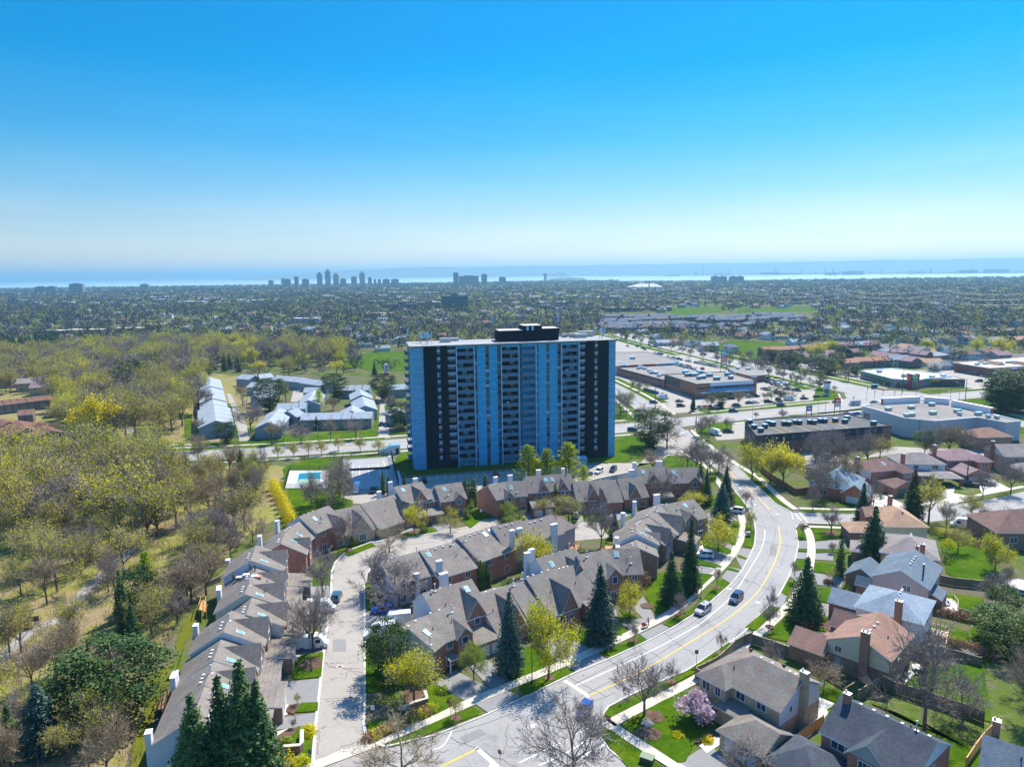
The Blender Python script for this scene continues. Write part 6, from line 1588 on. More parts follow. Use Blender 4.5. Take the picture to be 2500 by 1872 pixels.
# far city, bridge, industry
CITY=m_siding('city_wall',(.20,.24,.28),step=.33);CITYD=m_siding('city_wall_dark',(.10,.13,.16),step=.33);CITYW=m_plain('city_glass',(.06,.09,.12),.2)
SKL='towers of the far lakeside city'
def tower(name,label,x0,x1,ytop,D_,mat,crown=0,group=SKL,depth=26):
 w0=ray((x0+x1)/2,ytop);Y=D_;X=w0[0]/w0[1]*Y
 hgt=CAMH+w0[2]/w0[1]*Y
 wd=(x1-x0)/FPX*Y*1.0
 e=empty(name,(X,Y,0),radians(8));tag(e,label,'tower block',group)
 b=MB();b.box(-wd/2,0,0,wd/2,depth,hgt-(hgt*.05 if crown else 0));b.build('wall',mat,e)
 b=MB()
 n=max(2,int(hgt/9))
 for k in range(n):b.box(-wd/2+1,-.6,hgt*(k+.35)/n,wd/2-1,0,hgt*(k+.75)/n)
 b.build('window_band',CITYW,e)
 b=MB();b.box(-wd*.25,depth*.3,hgt*.95 if crown else hgt,wd*.25,depth*.7,hgt+3+crown);b.build('plant_room',mat,e)
 return hgt
for i,(x0,x1,yt,D_,lb)in enumerate(((169,199,693,3300,'wide slab block standing alone at the far left'),(85,108,700,3700,'low pale slab left of the lone wide block'),(112,134,700,3700,'low pale slab just left of the lone wide block'),(0,41,716,2900,'low slab at the left edge of the skyline'),(342,360,694,4300,'small far block right of the lone slab'),(655,666,685,4600,'small block starting the city skyline'),(686,694,680,4500,'slim block left in the skyline'),(693,708,682,4000,'broad dark block left in the skyline'),(718,727,676,4100,'slim dark tower second in the skyline'),(737,753,682,3900,'stepped dark tower third in the skyline'),(773,785,668,4400,'tall tower with slanted top in the skyline'),(793,805,661,4400,'tallest tower of the skyline'),(813,826,670,4500,'tower with tapered top right of the tallest'),(830,844,681,4500,'squat tower near the middle of the skyline'),(857,870,676,4500,'blocky tower right of the middle of the skyline'),(877,890,667,4500,'second tallest tower at the skyline right'),(898,907,678,4600,'pale slim tower right of the second tallest'),(912,918,682,4600,'tiny pale tower in the skyline'),(922,930,682,4600,'tiny tower just left of the long slabs'),(934,951,682,4200,'long slab block in the skyline, left one'),(955,973,682,4200,'long slab block in the skyline, right one'),(977,1034,692,4200,'long low dark block below the skyline'),(1107,1119,666,4000,'tall tower above the tower block roof'),(1121,1168,674,4000,'wide dark block above the apartment tower'),(1176,1189,670,4000,'round shouldered tower right of the wide dark block'),(1219,1235,677,4200,'small block over the apartment tower penthouse'),(1740,1756,675,3700,'first of the slab blocks in the far right'),(1758,1776,675,3750,'second of the slab blocks in the far right'),(1784,1800,675,3700,'third of the slab blocks in the far right'),(1802,1817,675,3750,'fourth of the slab blocks in the far right'),(972,987,727,1900,'small brown block behind the long low building'))):
 tower('tower_block',lb,x0,x1,yt,D_,CITYD if i%3 else CITY,crown=(6 if i in(10,11,12,15)else 0))
def block(label,x0,x1,ytop,ybase,mat,depth=18,floors=9):
 Y=P2((x0+x1)/2,ybase)[1];w0=ray((x0+x1)/2,ytop);X=w0[0]/w0[1]*Y;hgt=CAMH+w0[2]/w0[1]*Y;wd=(x1-x0)/FPX*Y
 e=empty('apartment_block',(X,Y,0),radians(4));tag(e,label,'apartment block','mid-distance apartment blocks')
 b=MB();b.box(-wd/2,0,0,wd/2,depth,hgt);b.build('wall',mat,e)
 for k in range(floors):
  b=MB();b.box(-wd/2+1,-1.0,hgt*(k+.25)/floors,wd/2-1,0,hgt*(k+.62)/floors);b.build('window_band',CITYW,e)
  b=MB();b.box(-wd/2+1,-1.4,hgt*(k+.05)/floors,wd/2-1,-.2,hgt*(k+.22)/floors);b.build('balcony_band',RAIL,e)
 b=MB();b.box(-wd*.15,4,hgt,wd*.15,12,hgt+4);b.tube((0,8,hgt+4),(0,8,hgt+13),.3,.1,5);b.build('plant_room',mat,e)
block('dark blue apartment slab with balconies just above the tower roof',1077,1142,722,759,m_siding('block_blue',(.10,.14,.20),0.4),20,11)
block('long dark low apartment block, left of the blue slab',944,1016,742,757,m_siding('block_slate',(.07,.09,.11),.4),20,4)
block('long tan low apartment block joining the blue slab',1018,1076,738,757,m_siding('block_tan',(.30,.22,.18),.4),20,4)
WH=m_plain('warehouse_white',(.62,.62,.60),.6)
wr=random.Random(3)
for k in range(46):
 x=wr.uniform(20,1560);y=wr.uniform(712,738)if x>600 else wr.uniform(718,742)
 if k>38:x=wr.uniform(1620,2000);y=wr.uniform(703,715)
 w=wr.uniform(12,46)
 p=P2(x,y,8);wd=w/FPX*p[1]
 e=empty('warehouse',(p[0],p[1],0),radians(wr.uniform(0,16)));tag(e,'pale low warehouse roof in the far plain','warehouse','pale warehouses of the far plain',uniq=False)
 b=MB();b.box(-wd/2,0,0,wd/2,30,8);b.build('wall',WH if k%4 else CITY,e);b=MB();b.box(-wd/2-.5,-.5,8,wd/2+.5,30.5,8.6);b.build('roof',WH,e)
e=empty('bridge',(0,0,0));tag(e,'far arched high-level bridge over the water in the haze','bridge')
b=MB();dk=[]
for i in range(25):
 t=i/24;x=1322+84*t;D_=6100+900*t;d=ray(x,670);hgt=8+58*sin(pi*min(1,max(0,t*1.05)))**1.1
 dk.append((d[0]/d[1]*D_,D_,max(6,hgt)))
for i in range(24):
 a,c=dk[i],dk[i+1]
 b.face([(a[0],a[1]-12,a[2]),(c[0],c[1]-12,c[2]),(c[0],c[1]+12,c[2]),(a[0],a[1]+12,a[2])]);b.face([(a[0],a[1]-12,a[2]-4),(c[0],c[1]-12,c[2]-4),(c[0],c[1]-12,c[2]),(a[0],a[1]-12,a[2])])
b.build('deck',CONCW,e);b=MB()
for i in range(0,25,2):a=dk[i];b.box(a[0]-3,a[1]-8,0,a[0]+3,a[1]+8,a[2]-3.5)
b.build('pier',CONCW,e);b=MB()
for i in range(8,17):a,c=dk[i],dk[i+1];t=(i-8)/9;b.tube((a[0],a[1]-12,a[2]+26*sin(pi*t)),(c[0],c[1]-12,c[2]+26*sin(pi*(t+1/9))),2,2,4)
b.build('arch',METAL,e)
e=empty('water_tower',(*[ray(1331,668)[0]/ray(1331,668)[1]*5600,5600],0));tag(e,'small dark lift tower left of the arched bridge','tower')
b=MB();b.box(-8,0,0,8,10,48);b.build('shaft',CITYD,e);b=MB();b.box(-16,-4,48,16,12,62);b.build('cabin',CITYD,e)
hw=MB()
for k,(xa,xb,yb_,xt)in enumerate(((1529,1546,709,1567),(1548,1562,709,1574),(1566,1582,709,1581),(1586,1600,709,1588),(1602,1618,709,1594))):
 A,B=P2(xa,yb_),P2(xb,yb_);C_,D2=P2(xt+3,698),P2(xt-1,698);hw.prism([A,B,C_,D2],0,13)
struct(hw,'highway',CONCW)
ir=random.Random(9)
for k in range(34):
 x=ir.uniform(1560,2440)if k>8 else(1717,1700,1755,1762,1779,1888,2015,2033,2050)[k]
 D_=9600 if x<2000 else 7900+ir.uniform(0,500);d=ray(x,660);X=d[0]/d[1]*D_
 if k<22:
  hgt=(150 if k==0 else ir.uniform(60,110))if k<12 else ir.uniform(40,80)
  e=empty('factory_chimney',(X,D_,0));tag(e,'slender factory chimney on the hazy far shore','chimney','factory chimneys on the far shore',uniq=False)
  b=MB();b.tube((0,0,0),(0,0,hgt),6,4,8);b.build('stack',CITY,e)
 else:
  e=empty('factory_shed',(X,D_,0));tag(e,'factory shed on the hazy far shore','factory','factory sheds on the far shore',uniq=False)
  w=ir.uniform(80,300);b=MB();b.box(-w/2,0,0,w/2,80,ir.uniform(18,45));b.build('wall',WH if k%3==0 else CITY,e)
PYL=m_plain('pylon_steel',(.30,.33,.36),.5,var=.05)
prev=None
pl=empty('power_line',(0,0,0));tag(pl,'bundle of overhead power cables crossing the far right fields','power line')
wb=MB();pmesh=None
for k,(x,yb)in enumerate(((1500,752),(1640,757),(1830,760),(2040,765),(2290,772),(2560,780))):
 p=P2(x,yb)
 e=empty('electricity_pylon',(p[0],p[1],0),radians(20));tag(e,'steel lattice pylon carrying the cables over the right fields','pylon','steel lattice pylons over the right fields')
 b=MB();H_=42
 for sx in(-1,1):
  for sy in(-1,1):b.tube((sx*3.5,sy*3.5,0),(sx*.6,sy*.6,H_),.28,.16,4)
 for q in range(7):
  z0,z1=H_*q/7,H_*(q+1)/7;r0=3.5-2.9*q/7;r1=3.5-2.9*(q+1)/7
  for s in(-1,1):b.tube((-r0,s*r0,z0),(r1,s*r1,z1),.12,.12,3);b.tube((r0,s*r0,z0),(-r1,s*r1,z1),.12,.12,3)
 b.build('tower',PYL,e);b=MB()
 for z in(24,31,38):b.tube((-8,0,z),(8,0,z),.22,.22,4)
 b.build('cross_arm',PYL,e)
 if prev:
  for z in(24,31,38):
   for sx in(-8,8):
    for q in range(10):
     t0,t1=q/10,(q+1)/10;sg=lambda t:-7*4*t*(1-t)
     wb.tube((prev[0]+(p[0]-prev[0])*t0+sx,prev[1]+(p[1]-prev[1])*t0,z+sg(t0)),(prev[0]+(p[0]-prev[0])*t1+sx,prev[1]+(p[1]-prev[1])*t1,z+sg(t1)),.13,.13,3,cap=False)
 prev=p
wb.build('cable',m_plain('cable',(.55,.58,.6),.4),pl)
# trees
NR=np.random.default_rng(11)
def rotv(d,ang,az):
 d=Vector(d).normalized();a=d.orthogonal().normalized();b=d.cross(a)
 return(d*cos(ang)+(a*cos(az)+b*sin(az))*sin(ang)).normalized()
def grow(seed,H=10.0,spread=0.75,trunk=0.28,levels=4,nl=6,up=0.25,r0=None,kids_=(4,5,5,4),crook=.18,lean=0):
 """returns thick segments (trunk, limbs) and thin segments, plus twig end points"""
 r=random.Random(seed);thick=[];thin=[];tips=[]
 r0=r0 or H*.022
 def branch(p,d,L,rad,lv):
  n=3 if lv<3 else 2
  q=Vector(p);dd=Vector(d);pts=[q.copy()]
  for k in range(n):
   dd=(dd+Vector((r.gauss(0,crook),r.gauss(0,crook),r.gauss(0,crook*.6)+up*.25))).normalized()
   q2=q+dd*(L/n)
   ra,rb=rad*(1-.55*k/n),rad*(1-.55*(k+1)/n)
   (thick if lv<=1 else thin).append((tuple(q),tuple(q2),ra,rb));q=q2;pts.append(q.copy())
  if lv>=levels:
   tips.append((tuple(q),tuple(dd)));tips.append((tuple(pts[1]),tuple(dd)));return
  for c in range(kids_[lv]if lv<len(kids_)else 3):
   t=r.uniform(.25,1.0)if c else 1.0
   k=min(n-1,int(t*n));f=t*n-k
   s=pts[k].lerp(pts[k+1],min(1,f))
   nd=rotv(dd,radians(r.uniform(22,58))*(0.5 if c==0 else 1),r.uniform(0,2*pi));nd=(nd+Vector((0,0,up))).normalized()
   branch(s,nd,L*r.uniform(.52,.74),rad*.5,lv+1)
 th=H*trunk
 tp=Vector((lean*th,r.gauss(0,.1),th));thick.append(((0,0,0),tuple(tp*.5),r0,r0*.85));thick.append((tuple(tp*.5),tuple(tp),r0*.85,r0*.7))
 for i in range(nl):
  az=2*pi*i/nl+r.uniform(-.3,.3);tilt=radians(r.uniform(18,62))*spread/.75 if i else radians(6)
  d=Vector((sin(tilt)*cos(az)+lean*.4,sin(tilt)*sin(az),cos(tilt)))
  s=tp*r.uniform(.72,1.0)if i else tp
  branch(s,d,H*r.uniform(.26,.36)*(1.15 if i==0 else 1),r0*(.62 if i==0 else r.uniform(.32,.5)),1)
 return thick,thin,tips
def tubes_np(segs,n,minr=0.0):
 if not segs:return np.zeros((0,3)),np.zeros((0,4),int)
 A=np.array([s[0]for s in segs]);B=np.array([s[1]for s in segs]);ra=np.maximum(np.array([s[2]for s in segs]),minr);rb=np.maximum(np.array([s[3]for s in segs]),minr)
 d=B-A;d/=np.linalg.norm(d,axis=1)[:,None]+1e-9
 up=np.where(np.abs(d[:,2:3])>.95,np.array([[1.,0,0]]),np.array([[0.,0,1]]))
 a=np.cross(d,up);a/=np.linalg.norm(a,axis=1)[:,None];b=np.cross(d,a)
 V=[]
 for R_,P in((ra,A),(rb,B)):
  for k in range(n):
   t=2*pi*k/n;V.append(P+(a*cos(t)+b*sin(t))*R_[:,None])
 V=np.stack(V,1)
 m=len(segs);base=np.arange(m)[:,None]*(2*n);F=[]
 for k in range(n):
  j=(k+1)%n;F.append(np.concatenate([base+k,base+j,base+n+j,base+n+k],1))
 return V.reshape(-1,3),np.concatenate(F,0)
def quads_np(C,size,rg,flat=0.0,N=None,aspect=.7):
 m=len(C);nrm=rg.normal(size=(m,3))if N is None else N+rg.normal(size=(m,3))*.5
 if flat:nrm[:,2]+=flat*np.sign(nrm[:,2]+.3)
 nrm/=np.linalg.norm(nrm,axis=1)[:,None]+1e-9
 t=rg.normal(size=(m,3));a=np.cross(nrm,t);a/=np.linalg.norm(a,axis=1)[:,None]+1e-9;b=np.cross(nrm,a)
 s=(size*rg.uniform(.55,1.3,m))[:,None]if np.isscalar(size)else(size*rg.uniform(.7,1.2,m))[:,None]
 a=a*s*.5;b=b*s*.5*aspect
 V=np.stack([C-a-b*.6,C+a*.8-b,C+a+b*.7,C-a*.7+b],1).reshape(-1,3)
 F=np.arange(m*4).reshape(m,4)
 return V,F
def joinm(parts):
 V=[];F=[];M=[];o=0
 for v,f,m in parts:
  V.append(v);F.append(f+o);M.append(np.full(len(f),m));o+=len(v)
 return np.concatenate(V),np.concatenate(F),np.concatenate(M)
L_YG=m_leaf('leaf_yellow_green',[(.36,.40,.008),(.62,.60,.010),(.82,.72,.02)],trans=.55)
L_YE=m_leaf('leaf_yellow',[(.55,.46,.005),(.74,.62,.006),(.84,.72,.02)],trans=.45)
L_OL=m_leaf('leaf_olive',[(.33,.36,.02),(.54,.54,.03),(.68,.62,.07)],trans=.55)
L_GR=m_leaf('leaf_fresh_green',[(.13,.22,.012),(.25,.35,.016),(.38,.46,.025)],trans=.45)
L_SP=m_leaf('needles_dark',[(.025,.065,.018),(.05,.11,.028),(.11,.18,.045)],trans=.05,scale=.5)
L_BS=m_leaf('needles_blue',[(.026,.068,.050),(.05,.115,.085),(.10,.17,.13)],trans=.05,scale=.5)
L_YP=m_leaf('needles_yellowish',[(.18,.27,.008),(.40,.48,.008),(.72,.66,.012)],trans=.45,scale=.7)
L_PI=m_leaf('needles_pine',[(.035,.075,.012),(.07,.13,.018),(.16,.22,.03)],trans=.08,scale=.5)
L_BR=m_leaf('buds_russet',[(.20,.12,.06),(.32,.19,.10),(.42,.27,.13)],trans=.3)
L_PK=m_leaf('blossom_pink',[(.55,.38,.46),(.75,.60,.66),(.85,.78,.80)],trans=.3)
L_WH=m_leaf('blossom_white',[(.5,.5,.45),(.65,.65,.6),(.75,.75,.7)],trans=.3)
TWG2=m_plain('twig_purple',(.29,.25,.23),.95,.1,var=.3,scale=1.0)
TWG3=m_plain('twig_warm',(.34,.275,.18),.95,.1,var=.3,scale=1.0)
def deciduous(seed,H=10,leaves=0,lsize=.3,lm=None,tw=None,spread=.75,levels=4,trunk=.26,nl=6,fuzz=2,up=.25,kids_=(4,5,4,4),minr=.018,jit=.35,lean=0):
 rg=np.random.default_rng(seed)
 thick,thin,tips=grow(seed,H,spread,trunk,levels,nl,up,kids_=kids_,lean=lean)
 V,F=tubes_np(thick,6);tm=npmesh('trunk',V,F,[BARK],smooth=True)
 T=np.array([t[0]for t in tips]);D_=np.array([t[1]for t in tips])
 ex=[]
 for k in range(fuzz):
  e=T+(D_+rg.normal(size=T.shape)*.55)*H*.055*rg.uniform(.6,1.4,(len(T),1));ex.append(e)
 parts=[]
 v,f=tubes_np(thin,3,minr);parts.append((v,f,0))
 for e in ex:
  a=T;d=e-a;s=np.cross(d,rg.normal(size=d.shape));s/=np.linalg.norm(s,axis=1)[:,None]+1e-9;s*=minr*1.3
  v=np.stack([a-s,a+s,e+s*.4,e-s*.4],1).reshape(-1,3);parts.append((v,np.arange(len(v)).reshape(-1,4),0))
 if leaves:
  idx=rg.integers(0,len(T),leaves);allp=np.concatenate([T]+ex);idx=rg.integers(0,len(allp),leaves)
  C=allp[idx]+rg.normal(size=(leaves,3))*jit
  v,f=quads_np(C,lsize,rg);parts.append((v,f,1))
 V,F,M=joinm(parts)
 return tm,npmesh('crown',V,F,[tw or TWIG,lm or L_YG],M)
def spruce(seed,H=14,R=3.2,lm=None,dens=1.35,low=.06,droop=.25,size=.42,power=.9):
 rg=np.random.default_rng(seed)
 V,F=tubes_np([((0,0,0),(0,0,H*.5),H*.016,H*.010),((0,0,H*.5),(0,0,H*.98),H*.010,.03)],6)
 tm=npmesh('trunk',V,F,[BARK],smooth=True)
 C=[];N=[];S=[];seg=[]
 nlv=int(H*2.6)
 for i in range(nlv):
  t=low+(1-low)*(i+rg.uniform(-.3,.3))/nlv;t=min(.985,max(low,t))
  rr=R*(1-t)**power*(1.0 if t>low+.06 else.8)+.12
  nb=max(4,int((5+11*(1-t))*dens));ph=rg.uniform(0,6.28)
  for b in range(nb):
   az=ph+2*pi*b/nb+rg.normal()*.16;rb=rr*rg.uniform(.72,1.12)
   if rg.random()<.07:rb*=.5
   m=max(2,int(rb/.30))
   for k in range(m):
    q=(k+.6)/m;x=rb*q
    z=H*t+(rb*.18*q)-droop*rb*q*q-.05
    w=size*(1.15-.35*q)
    C.append((x*cos(az)+rg.normal()*.10,x*sin(az)+rg.normal()*.10,z+rg.normal()*.08));N.append((cos(az)*.55,sin(az)*.55,.75));S.append(w)
    if k>0:
     for sgn in(-1,1):
      C.append((x*cos(az)-sgn*sin(az)*w*.5,x*sin(az)+sgn*cos(az)*w*.5,z-.1+rg.normal()*.08));N.append((cos(az)*.5-sgn*sin(az)*.5,sin(az)*.5+sgn*cos(az)*.5,.55));S.append(w*.8)
 for k in range(10):C.append((rg.normal()*.06,rg.normal()*.06,H*(.93+.008*k)));N.append((rg.normal(),rg.normal(),.2));S.append(.26)
 C=np.array(C);N=np.array(N);S=np.array(S)
 v,f=quads_np(C,S,rg,N=N,aspect=.75)
 return tm,npmesh('crown',v,f,[lm or L_SP])
def pine(seed,H=13,R=4,lm=None,clumps=46,per=34,size=.55,low=.3,cl=1.0,open_=False):
 rg=np.random.default_rng(seed);segs=[((0,0,0),(.2,.1,H*.5),H*.018,H*.013),((.2,.1,H*.5),(0,0,H*.95),H*.013,.05)]
 tr=list(segs);br=[];C=[]
 for i in range(clumps):
  t=low+(1-low)*(i+.5)/clumps;az=rg.uniform(0,6.28)if not open_ else i*2.4
  prof=sin(pi*min(1,(1-t)/(1-low)*.86+.14))**.7 if not open_ else(1-t)**.7+.1
  rr=R*prof*rg.uniform(.55,1.1)+.3
  c=np.array([rr*cos(az),rr*sin(az),H*t+rr*.12]);br.append(((0,0,H*t-.5),tuple(c),.07,.03))
  k=int(per*rg.uniform(.7,1.3));s=cl*rg.uniform(.7,1.2)
  off=rg.normal(size=(k,3))*np.array([s*.85,s*.85,s*.38])
  if open_:
   u_=rg.uniform(.25,1.05,k)[:,None];C.append(c*np.array([1,1,1])*0+np.array([0,0,H*t-.3])+(c-np.array([0,0,H*t-.3]))*u_+rg.normal(size=(k,3))*.28*cl)
  else:C.append(c+off)
 C=np.concatenate(C)
 V,F=tubes_np(tr,6);tm=npmesh('trunk',V,F,[BARK],smooth=True)
 v0,f0=tubes_np(br,3);v,f=quads_np(C,size,rg,flat=.5)
 V,F,M=joinm([(v0,f0,0),(v,f,1)])
 return tm,npmesh('crown',V,F,[BARK,lm or L_PI],M)
def bush(seed,R=1.0,H=1.2,n=500,size=.22,lm=None,hollow=.6):
 rg=np.random.default_rng(seed);d=rg.normal(size=(n,3));d/=np.linalg.norm(d,axis=1)[:,None];d[:,2]=np.abs(d[:,2])
 r=rg.uniform(hollow,1.0,n)[:,None];lump=1+.12*np.sin(d[:,0:1]*7+seed)+.1*np.cos(d[:,1:2]*9)
 C=d*r*lump*np.array([R,R,H])+np.array([0,0,.1])
 v,f=quads_np(C,size,rg,N=d)
 v0,f0=tubes_np([((0,0,0),(rg.normal()*.3*R,rg.normal()*.3*R,H*.6),.05,.02)for _ in range(6)],3)
 V,F,M=joinm([(v,f,0),(v0,f0,1)])
 return npmesh('crown',V,F,[lm or L_GR,BARK],M)
L_SP2=m_leaf('needles_deep',[(.025,.06,.012),(.05,.105,.018),(.12,.18,.03)],trans=.05,scale=.5)
PRO={}
PRO['bare']=[deciduous(100+i,10,fuzz=3,tw=(TWIG,TWG2,TWIG,TWG3)[i%4],spread=(.7,.95,.8,1.05,.6)[i%5],nl=(6,7,8,6,7)[i%5],up=(.25,.15,.2,.1,.35)[i%5])for i in range(8)]+[deciduous(180+i,10,fuzz=3,tw=TWG3,spread=.5,trunk=.36,up=.4,nl=5)for i in range(3)]
PRO['barefar']=[deciduous(150+i,10,fuzz=2,levels=3,kids_=(5,6,6),minr=.045,tw=(TWIG,TWG2,TWG3)[i%3],spread=.8)for i in range(6)]
PRO['haze']=[deciduous(200+i,10,leaves=1600,lsize=.20,lm=L_OL,fuzz=2,tw=TWG3,spread=(.7,.9)[i%2],jit=.3)for i in range(4)]
PRO['willow']=[deciduous(220+i,10,leaves=2000,lsize=.21,lm=L_YG if i%2 else L_OL,fuzz=2,spread=(1.,.6)[i//3],trunk=.32,jit=.4)for i in range(6)]
PRO['russet']=[deciduous(240+i,10,leaves=900,lsize=.2,lm=L_BR,fuzz=3,tw=TWG3,spread=.8,jit=.3)for i in range(3)]
PRO['yg']=[deciduous(260+i,10,leaves=5200,lsize=.23,lm=L_YG,fuzz=2,spread=.85,trunk=.22,jit=.36)for i in range(4)]
PRO['gr']=[deciduous(280+i,10,leaves=4600,lsize=.24,lm=L_GR,fuzz=1,spread=.8,trunk=.24,jit=.34)for i in range(2)]
PRO['yellow']=[deciduous(290,10,leaves=3600,lsize=.34,lm=L_YE,fuzz=1,spread=1.15,trunk=.34,jit=.32,up=.12)]
PRO['pink']=[deciduous(300,10,leaves=3200,lsize=.55,lm=L_PK,fuzz=1,spread=.9,trunk=.10,jit=.45,nl=8)]
PRO['white']=[deciduous(301,10,leaves=2600,lsize=.5,lm=L_WH,fuzz=1,spread=1.0,trunk=.12,jit=.45)]
PRO['spruce']=[spruce(310+i,14,(3.4,3.0,3.8)[i%3],L_SP)for i in range(4)]
PRO['blue']=[spruce(330+i,14,(4.0,3.6)[i%2],L_BS,size=.44,power=.8)for i in range(3)]
PRO['cedar']=[spruce(340+i,10,1.5,L_PI,dens=1.0,low=.02,droop=-.3,size=.42,power=.45)for i in range(2)]
PRO['pine']=[pine(350+i,13,(4.2,3.6,4.6)[i%3],L_PI,per=52,size=.42)for i in range(4)]
PRO['pinedark']=[pine(360+i,13,5.2,L_SP2,clumps=80,per=110,low=.08,cl=1.1,size=.36)for i in range(3)]
PRO['larch']=[pine(370+i,13,4.6,L_YP,clumps=60,per=70,low=.12,size=.30,open_=True)for i in range(3)]
for k_,h_ in(('bare',10),('barefar',10),('haze',10),('willow',10),('russet',10),('yg',10),('gr',10),('yellow',10),('pink',10),('white',10),('spruce',14),('blue',14),('cedar',10),('pine',13),('pinedark',13),('larch',13)):
 for tm,cm in PRO[k_]:
  n=len(cm.vertices);co=np.empty(n*3,np.float32);cm.vertices.foreach_get('co',co);zt=np.percentile(co[2::3],99.6)
  for me in(tm,cm):
   n=len(me.vertices);co=np.empty(n*3,np.float32);me.vertices.foreach_get('co',co);co/=zt;me.vertices.foreach_set('co',co);me.update()
NAMES={'bare':('bare_tree','bare tree'),'barefar':('bare_tree','bare tree'),'haze':('budding_tree','budding tree'),'willow':('willow_tree','willow tree'),'russet':('russet_tree','budding tree'),'yg':('leafing_tree','leafing tree'),'gr':('leafing_tree','leafing tree'),'yellow':('yellow_tree','flowering tree'),'pink':('magnolia_tree','flowering tree'),'white':('blossom_tree','flowering tree'),'spruce':('spruce_tree','spruce'),'blue':('blue_spruce_tree','spruce'),'cedar':('cedar_tree','cedar'),'pine':('pine_tree','pine'),'pinedark':('pine_tree','pine'),'larch':('pine_tree','pine')}
tcount={}
trnd2=random.Random(77)
def tree(kind,x,y,hgt,label,group=None,wide=1.0,uniq=True,rz=None,v=None):
 ps_=PRO[kind];tm,cm=ps_[v if v is not None else trnd2.randrange(len(ps_))]
 nm,cat=NAMES[kind]
 e=empty(nm,(x,y,0),trnd2.uniform(0,6.28)if rz is None else rz);e.scale=(hgt*wide,hgt*wide,hgt)
 tag(e,label,cat,group,uniq=uniq)
 meshobj('trunk',tm,e);meshobj('crown',cm,e)
 tcount[cat]=tcount.get(cat,0)+1
 return e
def ht(px,py,ytop):
 b=P2(px,py);w=ray(px,ytop);return CAMH+w[2]/w[1]*b[1]
def T(kind,px,py,ytop,label,wide=1.0,group=None,v=None,rz=None):
 b=P2(px,py);return tree(kind,b[0],b[1],max(1.5,ht(px,py,ytop)),label,group,wide,v=v,rz=rz)
SPR='spruces standing in the gardens'
T('blue',1245,1640,1452,'dark blue-green spruce in front of the low townhouse, left of the yellow-green street tree',.75,SPR,0)
T('blue',1465,1568,1386,'largest blue spruce on the lawn by the curving pavement',1.0,SPR,1)
T('spruce',1638,1472,1350,'nearer and smaller of two dark spruces on the curved lawn',1.15,SPR,0)
T('spruce',1684,1446,1274,'taller of two dark spruces on the curved lawn',.8,SPR,1)
T('blue',1762,1272,1182,'broad spruce beside the round yellow-green tree',1.2,SPR,2)
T('spruce',1772,1236,1142,'tall spruce at the head of the road bend',1.0,SPR,2)
T('spruce',1725,1232,1145,'slim dark spruce left of the road head spruce',.8,SPR,3)
T('cedar',1710,1212,1128,'narrow dark evergreen at the end of the north row',.8,SPR)
T('spruce',2130,1376,1240,'broad tall spruce before the tan walled house',1.35,SPR,0)
T('spruce',2104,1284,1182,'spruce at the corner of the crescent',1.1,SPR,1)
T('spruce',2227,1272,1150,'spruce standing at the crescent kerb beside the orange roof',.95,SPR,2)
T('spruce',1965,1514,1364,'lone spruce on the lawn beside the road, casting a round shadow',1.35,SPR,3)
T('cedar',2050,1406,1316,'dark columnar evergreen in a front lawn right of the road',1.0,SPR)
T('spruce',603,1905,1620,'tallest of the three big spruces at the near end of the west row',1.25,SPR,0)
T('spruce',550,1915,1658,'middle one of the three big spruces at the near end of the west row',1.05,SPR,1)
T('spruce',484,1930,1702,'shortest of the three big spruces at the near end of the west row',1.15,SPR,2)
T('spruce',640,1905,1668,'right-hand companion spruce of the big three at bottom left',1.1,SPR,3)
T('blue',456,1905,1822,'low blue spruce at the very bottom left',1.9,SPR,1)
T('blue',105,1835,1676,'blue-green spruce at the lower left edge of the wood',1.4,SPR,2)
T('spruce',30,1850,1725,'dark spruce in the bottom left corner',1.3,SPR,1)
T('pinedark',285,1745,1570,'huge rounded dark pine at the edge of the wood',1.5,SPR,0)
T('pinedark',215,1760,1610,'second rounded dark pine behind the huge one',1.2,SPR,1)
T('spruce',330,1600,1475,'dark conifer in the row at the lawn edge, nearest',.9,SPR,2)
T('spruce',312,1560,1432,'dark conifer in the row at the lawn edge, second',.9,SPR,0)
T('pinedark',340,1520,1385,'dark conifer in the row at the lawn edge, third',.8,SPR,2)
T('larch',362,1470,1346,'yellowish topped conifer in the row at the lawn edge',.8,SPR,1)
T('spruce',300,1510,1395,'dark conifer in the row at the lawn edge, fourth',.9,SPR,1)
T('spruce',570,1246,1188,'small spruce amid bare trees left of the yellow hedge',1.1,SPR,3)
T('cedar',592,1190,1098,'tall olive evergreen at the corner of the wood by the arterial road',1.0,SPR)
T('larch',622,1196,1128,'lime green conifer at the wood corner',1.3,SPR,0)
for i,(x,y,t,w,k)in enumerate(((936,1206,1152,1.0,'cedar'),(950,1208,1163,1.1,'cedar'),(988,1206,1156,1.0,'cedar'),(1012,1210,1162,1.0,'cedar'),(1000,1212,1180,1.3,'cedar'),(1136,1234,1170,1.2,'cedar'),(1147,1236,1176,1.2,'cedar'),(1158,1234,1168,1.2,'cedar'),(1186,1214,1161,1.4,'cedar'))):
 T(k,x,y,t,'dark cedar behind the north row of townhouses',w,'cedars behind the north row')
for x,y,t,lb,v in((1290,1180,1086,'yellowish open pine before the tower, left one',0),(1335,1178,1096,'yellowish open pine before the tower, middle one',1),(1388,1180,1080,'yellowish open pine before the tower, right and tallest',2),(1312,1184,1120,'lower yellowish pine between the left and middle ones',1),(1425,1190,1135,'low yellowish pine branch clump right of the tall one',0)):
 T('larch',x,y,t,lb,1.25,'yellowish pines before the tower',v)
T('cedar',1356,1246,1180,'narrow dark evergreen rising before the tall twin townhouses',.8)
